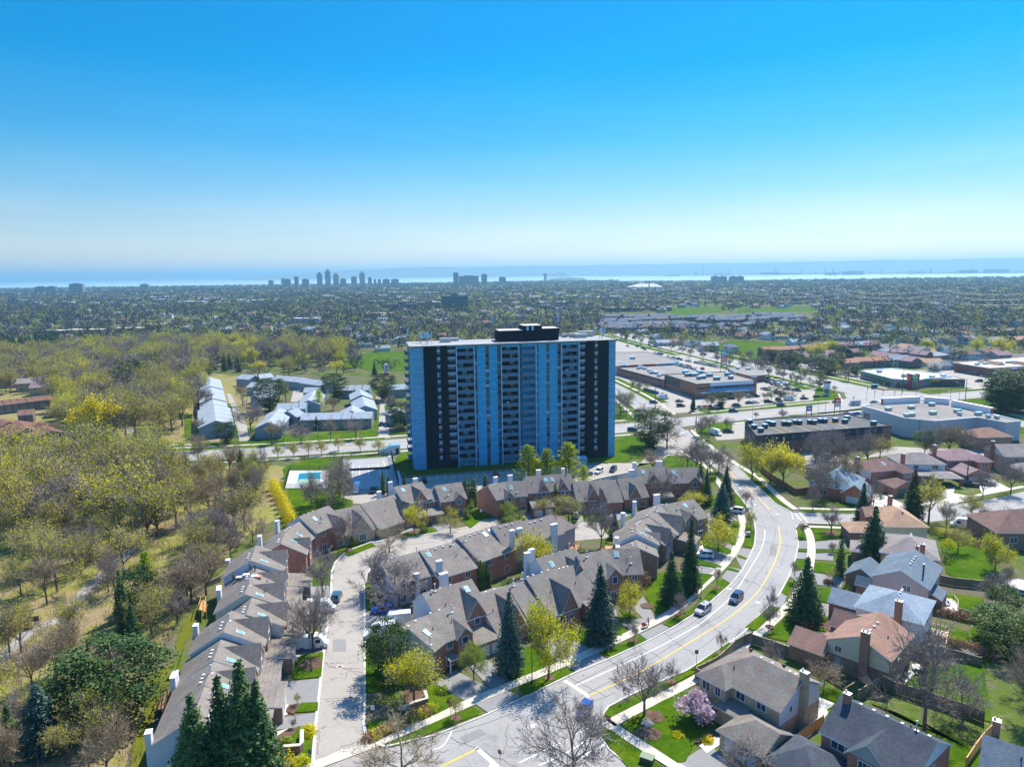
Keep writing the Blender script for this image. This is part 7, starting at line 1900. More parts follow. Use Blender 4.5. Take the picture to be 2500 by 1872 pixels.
for x,t in((1174,1368),(1182,1374),(1190,1372),(1196,1396)):T('cedar',x,1440,t,'slim column cedar in the island garden',.75,'column cedars in the island garden')
T('pinedark',1152,1420,1354,'bushy evergreen left of the column cedars',.9,v=0)
T('blue',1500,1312,1248,'greyish spruce beside the leaning bare tree on the court',1.0,v=1)
T('pinedark',950,1668,1520,'dark pine with upswept tufts behind the big yellow-green tree',.8,v=1)
T('pine',925,1640,1560,'small dark pine at the court kerb',1.0,v=1)
YG='leafing yellow-green trees along the streets'
T('yg',1011,1714,1574,'wide yellow-green tree at the corner of court and road',1.0,YG,0)
T('yg',1339,1658,1474,'yellow-green street tree on the verge beside a tall lamp',.66,YG,1)
T('gr',1157,1660,1563,'small fresh green tree before the porch townhouse',.9,YG,0)
T('yg',1310,1404,1300,'round yellow tree in the island gardens beside the lilac chimney',1.05,YG,3)
T('yg',1754,1344,1266,'round yellow-green tree on the lawn inside the bend',1.25,YG,0)
T('gr',1262,1288,1244,'fresh green bushy tree beside the parking bay',1.3,YG,1)
T('gr',1240,1268,1222,'small green tree against the brick gable house',1.1,YG,0)
T('yg',1694,1244,1196,'yellow-green bush tree at the east end of the north row',1.5,YG,2)
T('yg',1536,1502,1426,'small yellow-green tree by the front row driveway',.9,YG,1)
T('yg',1836,1170,1084,'clear yellow-green tree on the verge above the crescent',1.1,YG,3)
T('yg',1912,1186,1077,'largest yellow-green tree behind the brown fence',1.0,YG,0)
T('yg',1880,1178,1090,'yellow-green tree left of the largest behind the fence',.8,YG,1)
T('willow',2267,1273,1156,'multi-stemmed tree with yellow-green top on the crescent',1.1,YG,1)
T('haze',2371,1262,1205,'small budding tree on the crescent verge',1.3,YG)
T('yg',1012,1299,1224,'two-tiered yellow-green tree on the court island',.8,YG,2)
T('haze',1100,1300,1250,'sparse yellowish tree on the court lawn',1.3,YG,1)
T('yg',1104,1272,1236,'orange-yellow bush by the porch',1.1,YG,3)
T('gr',1148,1262,1222,'olive green tree before the east end of the north-west row',1.0,YG,1)
T('willow',1388,1272,1210,'spreading olive bush tree before the tall twin houses',1.4,YG,2)
T('haze',1330,1262,1212,'sparse green tree before the low row',1.1,YG,2)
T('yellow',245,1086,963,'bright golden yellow tree standing over the wood',.85,None,0)
T('pink',1700,1760,1688,'pink flowering magnolia beside the tan corner house',1.0)
T('white',2280,905,882,'white blossoming tree behind the bank',1.4)
for i,(x,y)in enumerate(((679,1120),(717,1118),(753,1111),(785,1112),(826,1101),(880,1103),(924,1107))):
 T('willow',x,y,y-40,'small round budding street tree on the verge above the pool',1.15,'row of small street trees above the pool',v=1)
BT='bare street and garden trees'
for a in((1573,1746,1600,'bare tree in a stone-edged bed on the corner lawn',1.0,0),(1400,1900,1696,'wide bare tree at the bottom in front of the blue car',1.15,1),(985,1905,1750,'bare tree crown rising from the bottom edge left of the junction',1.35,3),(787,1452,1342,'bare tree on the court verge beyond the vans',1.2,5),(765,1590,1430,'bare tree beside the white vans with a slim lamp',1.0,2),(951,1350,1280,'bare tree on the small court lawn',1.3,3),(847,1346,1250,'bare tree on the oval lawn before the low brick row',.95,0),(975,1478,1356,'dense bare tree over the west end of the island row',1.3,1),(925,1445,1335,'bare tree at the tip of the island row by the court',1.1,6),(1467,1336,1226,'tall bare tree with several stems at the east court',.85,4),(1612,1232,1152,'bare tree before the blue-framed low townhouse',.9,2),(1594,1150,1102,'round bare tree beside the tower drive',1.5,7),(1400,1270,1215,'bare shrubby tree beside the parked white car',1.2,5),(2003,1222,1140,'pale bare birch before the blue roofed brick house',.8,4),(1985,1204,1130,'pale bare birch left of the other by the brown fence',.9,0),(2040,1214,1150,'budding birch right before the blue roof',1.0,2),(2131,1244,1160,'slim bare tree between two driveways on the crescent',.8,6),(2399,1212,1146,'bare tree on the verge before the mauve roofed house',.9,0),(2467,1206,1118,'dark bare tree on the verge at the right edge',.9,2),(2029,1300,1230,'bare tree in the bed at the crescent mouth',1.2,5),(1984,1246,1180,'slim bare tree at the crescent corner verge',.7,4),(2256,1782,1505,'tall leaning bare tree between the back gardens',.8,6),(2350,1760,1640,'ragged bare tree in the lower right gardens',1.0,1),(2010,1690,1600,'low bare tree against the long weathered fence',1.1,3),(1880,1640,1560,'bare bush tree at the head of the weathered fence',1.0,5),(1820,1895,1800,'bare twiggy tree before the tan garage',1.5,1),(1775,1162,1110,'bare tree beside the upper road, left side',1.0,3),(1733,1160,1084,'tall bare tree left of the upper road, first',1.0,0),(1700,1150,1076,'tall bare tree left of the upper road, second',1.1,4),(1678,1140,1078,'tall bare tree left of the upper road, third',1.0,6),(1755,1150,1090,'bare tree left of the upper road, fourth',1.0,2),(1820,1238,1195,'small leafless tree near the crosswalk of the bend',.8,7),(830,1210,1110,'bare tree between pool and tennis court',.9,0),(812,1230,1130,'bare tree right of the pool fence',1.1,3),(760,1232,1150,'bare tree below the pool, left',1.0,5),(775,1245,1160,'bare tree below the pool, second',1.0,6),(840,1225,1140,'bare tree below the tennis court',.9,1)):
 T('bare',a[0],a[1],a[2],a[3],a[4],BT,a[5])
SAP='thin young trees in round beds on the verge'
for x,y,t,lb in((1113,1754,1700,'sapling in a round bed near the lower stop sign'),(1660,1502,1440,'sapling on the inner verge beside the silver car'),(1548,1565,1520,'sapling in the bed on the middle inner verge'),(1760,1597,1545,'sapling in the outer verge bed below the road sign'),(1750,1436,1385,'sapling on the inner verge opposite the bend'),(1879,1532,1460,'bare sapling on the right verge, nearer'),(1640,1668,1610,'bare sapling on the outer verge by the corner lawn'),(1884,1494,1430,'bare sapling on the right verge, farther'),(1960,1310,1270,'sapling on the small verge at the crescent mouth'),(1832,1290,1245,'leafing sapling by the lamp on the bend'),(726,1720,1690,'small round sapling on a dark bed west of the court'),(716,1778,1750,'small sapling by the low wall west of the court'),(2032,1350,1325,'pinkish weeping sapling on the right lawn'),(2033,1420,1390,'round headed weeping sapling on the right lawn'),(1938,1420,1370,'bare sapling right of the bend')):
 T('haze' if 'leafing' in lb or 'round' in lb else('russet' if 'weeping' in lb else 'bare'),x,y,t,lb,.7 if 'weeping' not in lb else 1.3,SAP)
_bu={}
def B(px,py,r,h,lm,label,group='garden bushes',n=520,size=.22,px_=True,name='bush',wide=1.0):
 k=(lm.name,round(r,1),round(h,1))
 if k not in _bu:_bu[k]=bush(len(_bu)+5,r,h,n,size,lm)
 x,y=P2(px,py)if px_ else(px,py)
 o=meshobj(name,_bu[k],None,(x,y,0),trnd2.uniform(0,6));tag(o,label,'bush',group);return o
for(x,y,r,h,lm,lb)in((1573,1430,2.0,3.6,L_BR,'tall rounded brown bush at the end of the front row'),(1402,1545,2.4,3.0,L_BR,'brown twiggy bush beside the largest blue spruce'),(1232,1275,1.2,1.9,L_GR,'round bright bush by the brick gable house'),(1548,1250,1.2,1.5,L_YG,'round yellow bush by the east court lawn'),(1966,1530,1.6,1.6,L_BR,'pinkish brown weeping bush beside the lone spruce'),(2008,1514,1.0,1.0,L_GR,'small clipped bush by the brown-pink house'),(2022,1424,1.2,1.2,L_BR,'low russet bush beside the drive'),(2070,1440,1.2,1.0,L_OL,'low olive bush at the blue garage'),(2045,1518,1.3,1.1,L_GR,'flat green bush before the brown garage'),(1105,1710,.9,.8,L_GR,'small green bush under the fresh green tree'),(1080,1690,1.4,.9,L_GR,'low bush at the porch townhouse'),(1695,1430,1.4,1.2,L_YG,'yellow bush in the curved garden bed'),(1720,1320,1.8,1.3,L_GR,'green bushes at the east row entrance'),(1705,1328,1.4,1.0,L_OL,'dark low bush at the east row entrance'),(1795,1285,1.4,1.6,L_GR,'bush beside the inner pavement'),(1785,1240,1.5,1.8,L_BR,'pinkish bush beside the parked white car'),(755,1790,1.4,1.6,L_YG,'yellow-green shrub right of the low wall'),(690,1875,2.0,2.6,L_YE,'yellow flowering shrub at the bottom left'),(640,1885,2.0,2.4,L_YE,'second yellow flowering shrub at the bottom left'),(735,1868,1.6,1.4,L_YG,'low yellow-green hedge shrub behind the low wall'),(700,1815,1.0,1.0,L_GR,'small green shrub on the court bed'),(2130,1640,2.2,4.6,L_PI,'dense dark shrub at the corner of the brown-pink house'),(1725,1755,1.2,1.3,L_YG,'yellow-green bush beside the magnolia'),(1655,1795,1.0,.5,L_YG,'low flower bed shrub on the corner lawn'),(1727,1810,1.0,.6,L_YE,'low yellow flowers before the tan house'),(1580,1770,.9,.9,L_WH,'pale round shrub in the corner lawn bed'),(1555,1760,.9,.8,L_OL,'greyish shrub in the corner lawn bed'),(990,1545,1.6,1.3,L_GR,'green shrub between court and lilac wall'),(912,1450,1.4,1.6,L_GR,'green shrub on the court verge by the bin area'),(745,1120,2.4,1.0,L_PI,'low dark juniper above the pool, left'),(815,1117,4.0,2.2,L_PI,'large dark juniper mound above the pool'),(865,1328,1.5,1.5,L_OL,'pale leafed shrub by the tan low row'),(1035,1300,1.2,1.8,L_PI,'dark rounded shrub on the court island'),(2385,1235,1.8,1.4,L_GR,'bright green shrub at the crescent kerb'),(2440,1262,2.0,1.8,L_YG,'yellow-green shrub before the wide brown roof'),(2320,1335,2.6,2.2,L_YG,'yellow-green shrub in the garden of the orange roofed house'),(2307,1370,2.4,3.0,L_PI,'dark cone shrub by the tan house garden'),(2005,1225,2.2,1.6,L_PI,'dark green shrub under the birches')):
 B(x,y,r,h,lm,lb)
hedge=[]
for i in range(9):
 t=i/8;x=668+(712-668)*t;y=1196+(1282-1196)*t
 B(x,y,2.0,4.6,L_YE,'bright yellow forsythia in the row beside the pool lawn','bright yellow forsythia row',n=900,size=.26)
for i in range(12):
 B(900+i*14,1806-i*6.4,1.3,1.2,L_OL if i%2 else L_BR,'low shrub in the hedge along the junction pavement','low hedge at the junction')
for i in range(8):B(2260+i*22,1292+i*7,2.2,1.8,L_OL if i%3 else L_BR,'olive shrub in the rough hedge behind the orange roofed house','rough hedge behind the orange roofed house')
# woods and scattered trees
def inpoly(x,y,P):
 c=False;n=len(P);j=n-1
 for i in range(n):
  if(P[i][1]>y)!=(P[j][1]>y)and x<(P[j][0]-P[i][0])*(y-P[i][1])/(P[j][1]-P[i][1]+1e-12)+P[i][0]:c=not c
  j=i
 return c
bld=[(o.location.x,o.location.y,8.5 if o['category']in('house','townhouse')else 14)for o in TOPS if o.get('category')in('house','townhouse','apartment block','building','shed')]
grid={}
for b_ in bld:grid.setdefault((int(b_[0]//20),int(b_[1]//20)),[]).append(b_)
def hits(x,y,extra=0):
 gx,gy=int(x//20),int(y//20)
 for i in(-1,0,1):
  for j in(-1,0,1):
   for b_ in grid.get((gx+i,gy+j),()):
    if hypot(x-b_[0],y-b_[1])<b_[2]+extra:return True
 return False
def dline(x,y,L):
 return min(hypot(x-p[0],y-p[1])for p in L)
artd=spline(art,2);aved=spline(ave,2);psd=spline(ps,2)
NOGO_W=[[(58,300),(215,300),(215,350),(185,410),(165,470),(140,610),(110,730),(40,730),(58,480)],[(205,395),(395,400),(395,515),(290,490),(215,465)],[(85,255),(215,255),(215,340),(85,300)]]
NOGO_P=[G(q)for q in([(865,868),(930,858),(1010,856),(1010,905),(905,905),(855,890)],[(1710,852),(1790,834),(1900,837),(1955,850),(1960,872),(1880,885),(1790,880)],[(1600,770),(1650,752),(1780,750),(1785,758),(1690,768)],[(1800,754),(2100,749),(2100,756),(1800,763)],[(2250,750),(2500,757),(2500,763),(2260,757)],[(0,840),(70,832),(140,837),(60,850),(0,856)],[(0,1060),(130,1068),(130,1100),(0,1108)],[(1465,772),(1600,764),(1990,761),(1990,795),(1700,806),(1480,812)])]
def okw(x,y,r=4,hs=0):
 if 200<y<460 and dline(x,y,artd)<12:return False
 if 230<y<900 and dline(x,y,aved)<15:return False
 if 290<y<510 and 30<x<90 and dline(x,y,psd)<9:return False
 for q in NOGO_W+NOGO_P:
  if inpoly(x,y,q):return False
 return not hits(x,y,hs)
wr2=random.Random(41)
def fill(polys,spacing,mix,hrange,label,group,wide=(.8,1.15),world=False,pxpoly=True,test=okw,limit=999,slim=False):
 """jittered grid of trees inside a ground polygon; mix = [(kind, weight, text)]"""
 P_=polys if world else G(polys)
 x0,x1=min(p[0]for p in P_),max(p[0]for p in P_);y0,y1=min(p[1]for p in P_),max(p[1]for p in P_)
 tot=sum(m[1]for m in mix);n=0;y=y0
 while y<y1:
  x=x0
  while x<x1:
   X=x+wr2.uniform(-.48,.48)*spacing;Y=y+wr2.uniform(-.48,.48)*spacing;x+=spacing
   if not inpoly(X,Y,P_)or not test(X,Y):continue
   q=wr2.uniform(0,tot)
   for m in mix:
    q-=m[1]
    if q<=0:break
   h_=wr2.uniform(*hrange)*(.85 if m[0]in('pine','spruce')else 1)
   tree(m[0],X,Y,h_,(m[2]+' '+label),group,wr2.uniform(*wide)*(.8 if m[0]in('spruce',)else 1),uniq=False);n+=1
  y+=spacing
 return n
PATH=G([(0,1612),(50,1560),(95,1528),(150,1512),(172,1498),(200,1450),(240,1412),(275,1380),(310,1352),(345,1325)])
NEAR=[(o.location.x,o.location.y,4.5)for o in TOPS if o.name.startswith(('spruce','blue_spruce','pine'))]
def okravine(x,y):
 if not okw(x,y):return False
 if dline(x,y,PATH)<3.2:return False
 return all(hypot(x-a,y-b)>c for a,b,c in NEAR)
fill([(0,1330),(330,1330),(330,1420),(250,1500),(0,1600)],8.4,[('bare',4,'leafless tree'),('willow',4,'green-hazed tree'),('haze',3,'budding tree')],(9,15),'beside the gravel path in the left ravine wood','trees along the gravel path',test=okravine)
fill([(-40,1600),(250,1520),(290,1600),(200,1700),(30,1700),(-40,1760)],8.2,[('bare',6,'leafless tree'),('willow',1,'green-hazed tree'),('haze',2,'budding tree'),('russet',2,'russet tree')],(8,12),'at the lower left between path and dark pines','trees at the lower left')
fill([(-60,1760),(200,1760),(330,1640),(400,1640),(345,1760),(320,1930),(-60,1930)],6.5,[('bare',4,'leafless tree'),('russet',3,'russet tree'),('gr',1,'fresh green tree'),('haze',2,'budding tree')],(6,10),'in the bottom left corner of the wood','trees in the bottom left corner',test=okravine)
fill([(-60,1160),(330,1150),(400,1185),(430,1330),(-60,1330)],8.7,[('willow',8,'tall green-hazed tree'),('bare',3,'tall leafless tree'),('haze',2,'budding tree')],(13,21),'in the upper ravine wood south of the arterial road','tall trees of the upper ravine wood',wide=(.85,1.25))
fill([(395,1175),(640,1160),(655,1230),(640,1290),(560,1330),(500,1400),(420,1400),(425,1330)],7.8,[('bare',6,'leafless tree'),('haze',2,'budding tree'),('russet',3,'russet tree'),('willow',1,'green-hazed tree')],(9,14),'in the wood between ravine and north row','trees between ravine and north row',test=okravine)
fill([(400,1400),(520,1400),(460,1480),(430,1560),(370,1560),(380,1480)],7.5,[('bare',7,'leafless tree'),('russet',2,'russet tree')],(8,12),'along the grass behind the west row','trees behind the west row',test=okravine)
fill([(250,1460),(380,1400),(400,1500),(360,1620),(270,1600)],7.0,[('bare',5,'leafless tree'),('haze',2,'budding tree'),('russet',1,'russet tree')],(9,13),'around the dark conifers at the lawn edge','trees around the dark conifers',test=okravine)
fill([(-60,1136),(520,1136),(520,1150),(-60,1165)],13,[('bare',6,'leafless tree'),('haze',1,'budding tree')],(9,14),'in the line below the arterial road at left','line of trees below the arterial road')
fill([(560,1335),(650,1290),(610,1345),(560,1400),(480,1500),(440,1570),(405,1570),(430,1480),(480,1400)],7.0,[('bare',6,'leafless tree'),('haze',2,'budding tree'),('russet',1,'russet tree')],(7,11),'on the grass close behind the west row','trees close behind the west row',test=okravine)
fill([(150,1085),(250,1085),(470,1075),(490,1000),(490,900),(420,870),(150,920)],12.2,[('haze',6,'olive-hazed tree'),('yg',1.3,'yellow-green tree'),('barefar',5,'leafless tree'),('pine',.5,'dark pine')],(15,21),'in the wood left of the pale roofed estate','trees left of the pale roofed estate')
fill([(-40,935),(150,920),(420,870),(500,885),(560,900),(760,890),(900,905),(990,900),(990,880),(700,850),(300,850),(-40,885)],12.5,[('haze',5,'olive-hazed tree'),('yg',1.2,'yellow-green tree'),('barefar',5,'leafless tree'),('pine',.5,'dark pine')],(13,19),'in the wood behind the pale roofed estate','trees behind the pale roofed estate')
for a in(('pinedark',487,330,150,'dark pine pair in the estate, right one'),('pinedark',440,300,248,'dark pine pair in the estate, left one'),('bare',375,450,255,'broad bare tree over the estate lane'),('bare',330,300,180,'bare purple tree behind the estate lane'),('bare',575,285,165,'bare purple tree in the middle of the estate'),('pinedark',850,270,125,'largest dark pine in the estate'),('larch',765,340,215,'yellow-green pine amid the estate roofs'),('bare',840,330,250,'grey bare tree right of the yellow pine'),('cedar',748,440,360,'dark cone evergreen before the long row'),('cedar',708,430,352,'olive cone evergreen before the long row'),('pinedark',1130,270,125,'dark pine before the tower at the park edge'),('pinedark',1228,430,280,'dark pine beside the estate drive'),('bare',1170,340,235,'bare reddish tree beside the estate drive'),('bare',660,520,385,'bare tree on the estate front lawn, first'),('bare',828,500,375,'bare tree on the estate front lawn, second'),('bare',970,490,372,'bare tree on the estate front lawn, third'),('bare',495,520,390,'bare tree before the left gable pair'),('bare',560,500,380,'bare tree right of the left gable pair'),('pinedark',235,515,395,'dark pine at the mouth of the estate lane'),('bare',85,555,460,'bare young tree by the arterial verge'),('haze',1208,450,395,'small budding tree left of the tower'),('bare',90,480,370,'reddish bare tree at the side of the long row'),('spruce',420,200,120,'dark pine behind the estate lane')):
 (x,y),(x2,y2)=cW2((a[1],a[2]),(a[1],a[3]));T(a[0],x,y,y2,a[4],1.15 if a[0]!='cedar' else.9,'trees of the pale roofed estate')
for a in(('pine',555,700,580,0),('spruce',640,700,560,1)):
 pass
for px,py,t,lb in((318,985,880,'tall dark pine standing over the wood'),(375,930,858,'second dark pine over the wood'),(340,900,850,'third dark pine over the wood'),(200,1045,1010,'dark conifer at the foot of the golden tree'),(160,1078,1040,'dark spreading pine beside the white pickup')):
 T('pinedark' if 'spreading' in lb else 'pine',px,py,t,lb,1.0 if 'spreading' not in lb else 2.0)
fill([(-20,900),(130,890),(260,960),(200,990),(60,960),(-20,965)],13,[('haze',4,'olive-hazed tree'),('barefar',4,'leafless tree')],(14,18),'among the brown terraces at far left','trees among the brown terraces')
fill([(80,830),(150,845),(140,880),(60,880),(0,862)],10,[('spruce',4,'dark spruce')],(14,20),'in the dark clump at the left edge','dark spruce clump at the left edge')
for a in(('pinedark',1588,1092,998,'big dark pine at the corner before the tower'),('bare',1628,1095,1005,'bare tree right of the big dark pine'),('bare',1575,1040,990,'bare tree behind the big dark pine'),('bare',1515,1012,950,'bare tree on the plaza street verge, left'),('haze',1530,1000,955,'pale budding tree on the plaza street verge'),('spruce',1692,1003,960,'small spruce before the plaza brick corner'),('bare',1735,1003,962,'bare tree in the plaza car park, left'),('pinedark',1755,995,955,'dark pine before the plaza front'),('bare',1803,990,952,'bare tree before the plaza windows'),('bare',1712,1065,1015,'bare tree at the brown block corner, left'),('bare',1732,1055,1012,'bare tree at the brown block corner, right'),('bare',1775,1048,1018,'small bare tree on the brown block lawn'),('pine',1545,945,925,'dark shrubby tree behind the plaza'),('bare',1560,955,928,'reddish bare tree behind the plaza'),('haze',1580,950,935,'pale shrubby tree behind the plaza'),('bare',1910,1022,998,'bare tree behind the brown block, left'),('bare',1845,1025,1005,'bare tree behind the brown block, far left'),('pine',1715,1110,1062,'dark green pine beside the upper road')):
 T(a[0],a[1],a[2],a[3],a[4],1.2 if a[0]!='spruce' else.9)
for i,(x,y,t,k)in enumerate(((20,560,640,0),)):pass
for a in((285,960,850,'bare'),(385,975,760,'pine'),(520,985,740,'pine'),(670,960,780,'bare'),(865,935,870,'bare'),(1110,800,560,'pine'),(1120,790,690,'haze'),(1215,900,790,'russet'),(1330,840,740,'haze'),(345,610,465,'bare'),(565,660,505,'bare'),(690,690,540,'pine'),(755,710,600,'pine'),(825,720,505,'pine'),(970,755,590,'bare'),(20,440,330,'bare'),(180,500,330,'bare'),(60,450,300,'bare')):
 (x,y),(x2,y2)=cR2((a[0],a[1]),(a[0],a[2]));T(a[3],x,y,y2,('dark pine' if a[3]=='pine' else 'leafless or budding tree')+' in the plaza car park and avenue verge',1.1,'trees of the plaza car park')
for a in((290,380,200),(370,400,200),(410,400,205),(480,410,215),(560,440,250),(640,470,230),(700,480,270),(750,490,300),(1050,520,270),(1130,540,300),(1200,560,340),(1250,570,330),(1120,250,115),(1400,320,130),(1590,590,440),(1660,600,430),(2150,420,330)):
 (x,y),(x2,y2)=cR2((a[0],a[1]),(a[0],a[2]));T('pinedark' if a[0]%3 else 'pine',x,y,y2,'dark pine beyond the avenue before the salmon roofed terraces',1.3,'dark pines beyond the avenue')
for k in range(16):
 t=k/15;p=avw[int(4+t*10)]if len(avw)>16 else avw[-1]
for line,o_,lo_,hi_ in((ave,15,420,760),(ave,-16,440,760),(ave,0,430,700)):
 q=offset_line(line,o_)
 q=spline(q,3)
 last=None
 for p in q:
  if lo_<p[1]<hi_ and(last is None or hypot(p[0]-last[0],p[1]-last[1])>17):
   last=p;k=wr2.choice(['barefar','barefar','pine']);tree(k,p[0]+wr2.uniform(-2,2),p[1],wr2.uniform(7,10),('dark pine' if k=='pine' else 'leafless tree')+' in the lines along the avenue','trees along the avenue',uniq=False)
fill([(1930,1150),(1990,1118),(2100,1105),(2330,1108),(2330,1128),(2180,1130),(2050,1160)],8.0,[('bare',8,'leafless tree'),('haze',1,'budding tree'),('pine',1.2,'dark pine')],(9,13),'between the crescent houses and the brown block','trees behind the brown block')
fill([(1960,1190),(2060,1180),(2080,1200),(1990,1215)],7.0,[('bare',6,'leafless tree'),('haze',1,'budding tree')],(9,13),'around the blue roofed brick house','trees around the blue roofed brick house')
fill([(2330,1100),(2480,1095),(2520,1110),(2400,1120),(2330,1125)],7.5,[('bare',4,'leafless tree'),('willow',3,'budding tree'),('pinedark',1,'dark pine')],(8,12),'behind the mauve roofed houses','trees behind the mauve roofed houses')
for a in((1980,870,530),(2100,880,600),(1850,880,720),(1920,900,640)):(x,y),(x2,y2)=cR3((a[0],a[1]+250),(a[0],a[2]));T('pinedark',x,y,y2,'massive dark pine clump at the right edge beside the store',1.25,'massive dark pines at the right edge',v=a[0]%3)
fill([(2290,1300),(2520,1290),(2520,1420),(2380,1400),(2300,1360)],8.5,[('bare',6,'leafless tree'),('haze',2,'budding tree'),('russet',1,'russet tree'),('yg',1.5,'yellow-green tree')],(6,9),'in the back gardens at the right below the wide brown roof','garden trees at the right edge')
fill([(2380,1420),(2520,1440),(2520,1640),(2420,1640),(2400,1540)],8.0,[('bare',4,'leafless tree'),('haze',2,'budding tree'),('pinedark',2,'dark rounded pine'),('gr',1,'fresh green tree')],(6,9),'in the gardens at the right edge middle','garden trees at the right edge middle')
fill([(2400,1640),(2520,1640),(2540,1820),(2440,1790),(2395,1720)],7.5,[('bare',4,'leafless tree'),('pinedark',2,'dark pine'),('cedar',1.5,'dark cone evergreen'),('haze',1,'budding tree')],(7,11),'in the gardens at the lower right edge','garden trees at the lower right edge')
T('pinedark',2430,1560,1480,'broad dark green pine at the right edge beside the lower deck garden',1.5,None,1)
T('pinedark',2460,1600,1500,'second broad dark pine at the right edge',1.4,None,0)
for i in range(9):B(2275+i*18,1565+i*5,1.7,1.9,L_BR,'twiggy hedge shrub along the middle garden fence','twiggy hedge along the middle garden fence')
for i in range(8):B(2275+i*17,1494+i*4,1.4,1.7,L_BR,'twiggy hedge shrub along the upper garden fence','twiggy hedge along the upper garden fence')
ug=np.random.default_rng(5)
def brush(polys,n,z=(.2,1.6),size=.5):
 C=[]
 for P_ in polys:
  Q=G(P_);x0,x1=min(p[0]for p in Q),max(p[0]for p in Q);y0,y1=min(p[1]for p in Q),max(p[1]for p in Q);k=0
  while k<n:
   X,Y=ug.uniform(x0,x1),ug.uniform(y0,y1)
   if inpoly(X,Y,Q)and dline(X,Y,PATH)>2.4:
    m=14;c=np.array([X,Y,0])+ug.normal(size=(m,3))*np.array([.8,.8,0]);c[:,2]=ug.uniform(z[0],z[1],m);C.append(c)
   k+=1
 C=np.concatenate(C)
 a=C.copy();a[:,2]=0;d=ug.normal(size=C.shape)*.3;s=np.cross(C+d-a,ug.normal(size=C.shape));s/=np.linalg.norm(s,axis=1)[:,None];s*=.03
 V=np.stack([a-s,a+s,C+d+s,C+d-s],1).reshape(-1,3);F=np.arange(len(V)).reshape(-1,4)
 v2,f2=quads_np(C[::3]+d[::3],size*.5,ug)
 V,F,M=joinm([(V,F,0),(v2,f2,1)]);return V,F,M
V,F,M=brush([[(-60,1150),(640,1150),(650,1250),(520,1400),(430,1560),(350,1750),(330,1930),(-60,1930)],[(150,1085),(470,1078),(490,900),(200,900)]],3400)
me=npmesh('undergrowth',V,F,[TWG3,L_OL],M);o=meshobj('undergrowth',me);o['kind']='stuff'
# trees of the plain: nearest ones single, the rest one mass
SUB=[]
def subfill(y0,y1,sp,test,prob):
 y=y0;out=[]
 while y<y1:
  hwid=y*.80+60;x=-hwid
  while x<hwid:
   X=x+wr2.uniform(-.5,.5)*sp;Y=y+wr2.uniform(-.5,.5)*sp;x+=sp
   if wr2.random()<prob(X,Y)and test(X,Y):out.append((X,Y))
  y+=sp
 return out
def oksub(x,y):
 if y<470 and x<60:return False
 if-330<x<20 and y<480:return False
 if y<440 and x>60 and x<260:return False
 return okw(x,y,hs=-1)
def dens(x,y):
 v=sin(x*.011+1.3)*sin(y*.009+.4)+.6*sin(x*.004-y*.006)
 return min(1,max(.55,.85+.35*v))
nearp=subfill(330,640,14,oksub,lambda x,y:dens(x,y)*(.75 if x>0 else 1))
wr2.shuffle(nearp)
nearp.sort(key=lambda p:p[1])
caps={'bare tree':285,'budding tree':285,'leafing tree':285,'pine':280,'spruce':280,'willow tree':280}
rest=[]
for(x,y)in nearp:
 q=wr2.random()
 k='barefar' if q<.56 else 'haze' if q<.72 else 'yg' if q<.80 else 'pine' if q<.92 else 'spruce'
 cat=NAMES[k][1]
 if tcount.get(cat,0)<caps[cat]:
  side='left' if x<-30 else 'right'
  tree(k,x,y,wr2.uniform(9,14),{'barefar':'leafless tree','haze':'olive-hazed tree','yg':'yellow-green tree','pine':'dark pine','spruce':'dark spruce'}[k]+' among the suburb gardens on the '+side,'suburb garden trees on the '+side,wr2.uniform(.9,1.25),uniq=False)
 else:rest.append((x,y,k))
print('TREES',tcount,'rest',len(rest))
fg=np.random.default_rng(8)
KM={'barefar':0,'haze':1,'yg':2,'pine':3,'spruce':3}
FM=[m_leaf('far_bare',[(.036,.036,.045),(.062,.060,.070),(.105,.09,.09)],trans=0,scale=.05),m_leaf('far_olive',[(.07,.085,.022),(.13,.145,.03),(.23,.22,.05)],trans=.2,scale=.05),m_leaf('far_yellow',[(.20,.23,.01),(.36,.36,.01),(.50,.42,.02)],trans=.3,scale=.05),m_leaf('far_conifer',[(.008,.020,.016),(.014,.036,.024),(.028,.055,.032)],trans=0,scale=.05)]
def mass(P_,kq,kinds,h0,h1,r0,r1,size,trunk=True):
 n=len(P_);P_=np.array(P_);H_=fg.uniform(h0,h1,n);R_=fg.uniform(r0,r1,n)
 d=fg.normal(size=(n,kq,3));d/=np.linalg.norm(d,axis=2)[:,:,None]
 rr=fg.uniform(.35,1.0,(n,kq,1))**.6
 kk=np.array(kinds);con=(kk==3)[:,None]
 Z=d[:,:,2]*rr[:,:,0]
 cz=np.where(con,.5,.62)
 sz=np.where(con,.48,.38)
 z=H_[:,None]*(cz+sz*Z)
 taper=np.where(con,np.clip(1.15-(Z+1)*.5,.08,1),1.0)
 C=np.stack([P_[:,0][:,None]+d[:,:,0]*rr[:,:,0]*R_[:,None]*taper*np.where(con,.75,1),P_[:,1][:,None]+d[:,:,1]*rr[:,:,0]*R_[:,None]*taper*np.where(con,.75,1),z],2).reshape(-1,3)
 mi=np.repeat(kk,kq)
 v,f=quads_np(C,size,fg,N=d.reshape(-1,3)*1.2)
 return v,f,mi
def kindr(n,p=(.56,.18,.07,.19)):return fg.choice(4,n,p=p)
parts=[]
if rest:
 parts.append(mass([(a,b)for a,b,c in rest],130,[KM[c]for a,b,c in rest],9,14,3.4,5.4,.75))
okfar=lambda x,y:okw(x,y,hs=-2)if y<950 else all(not inpoly(x,y,q)for q in NOGO_P)
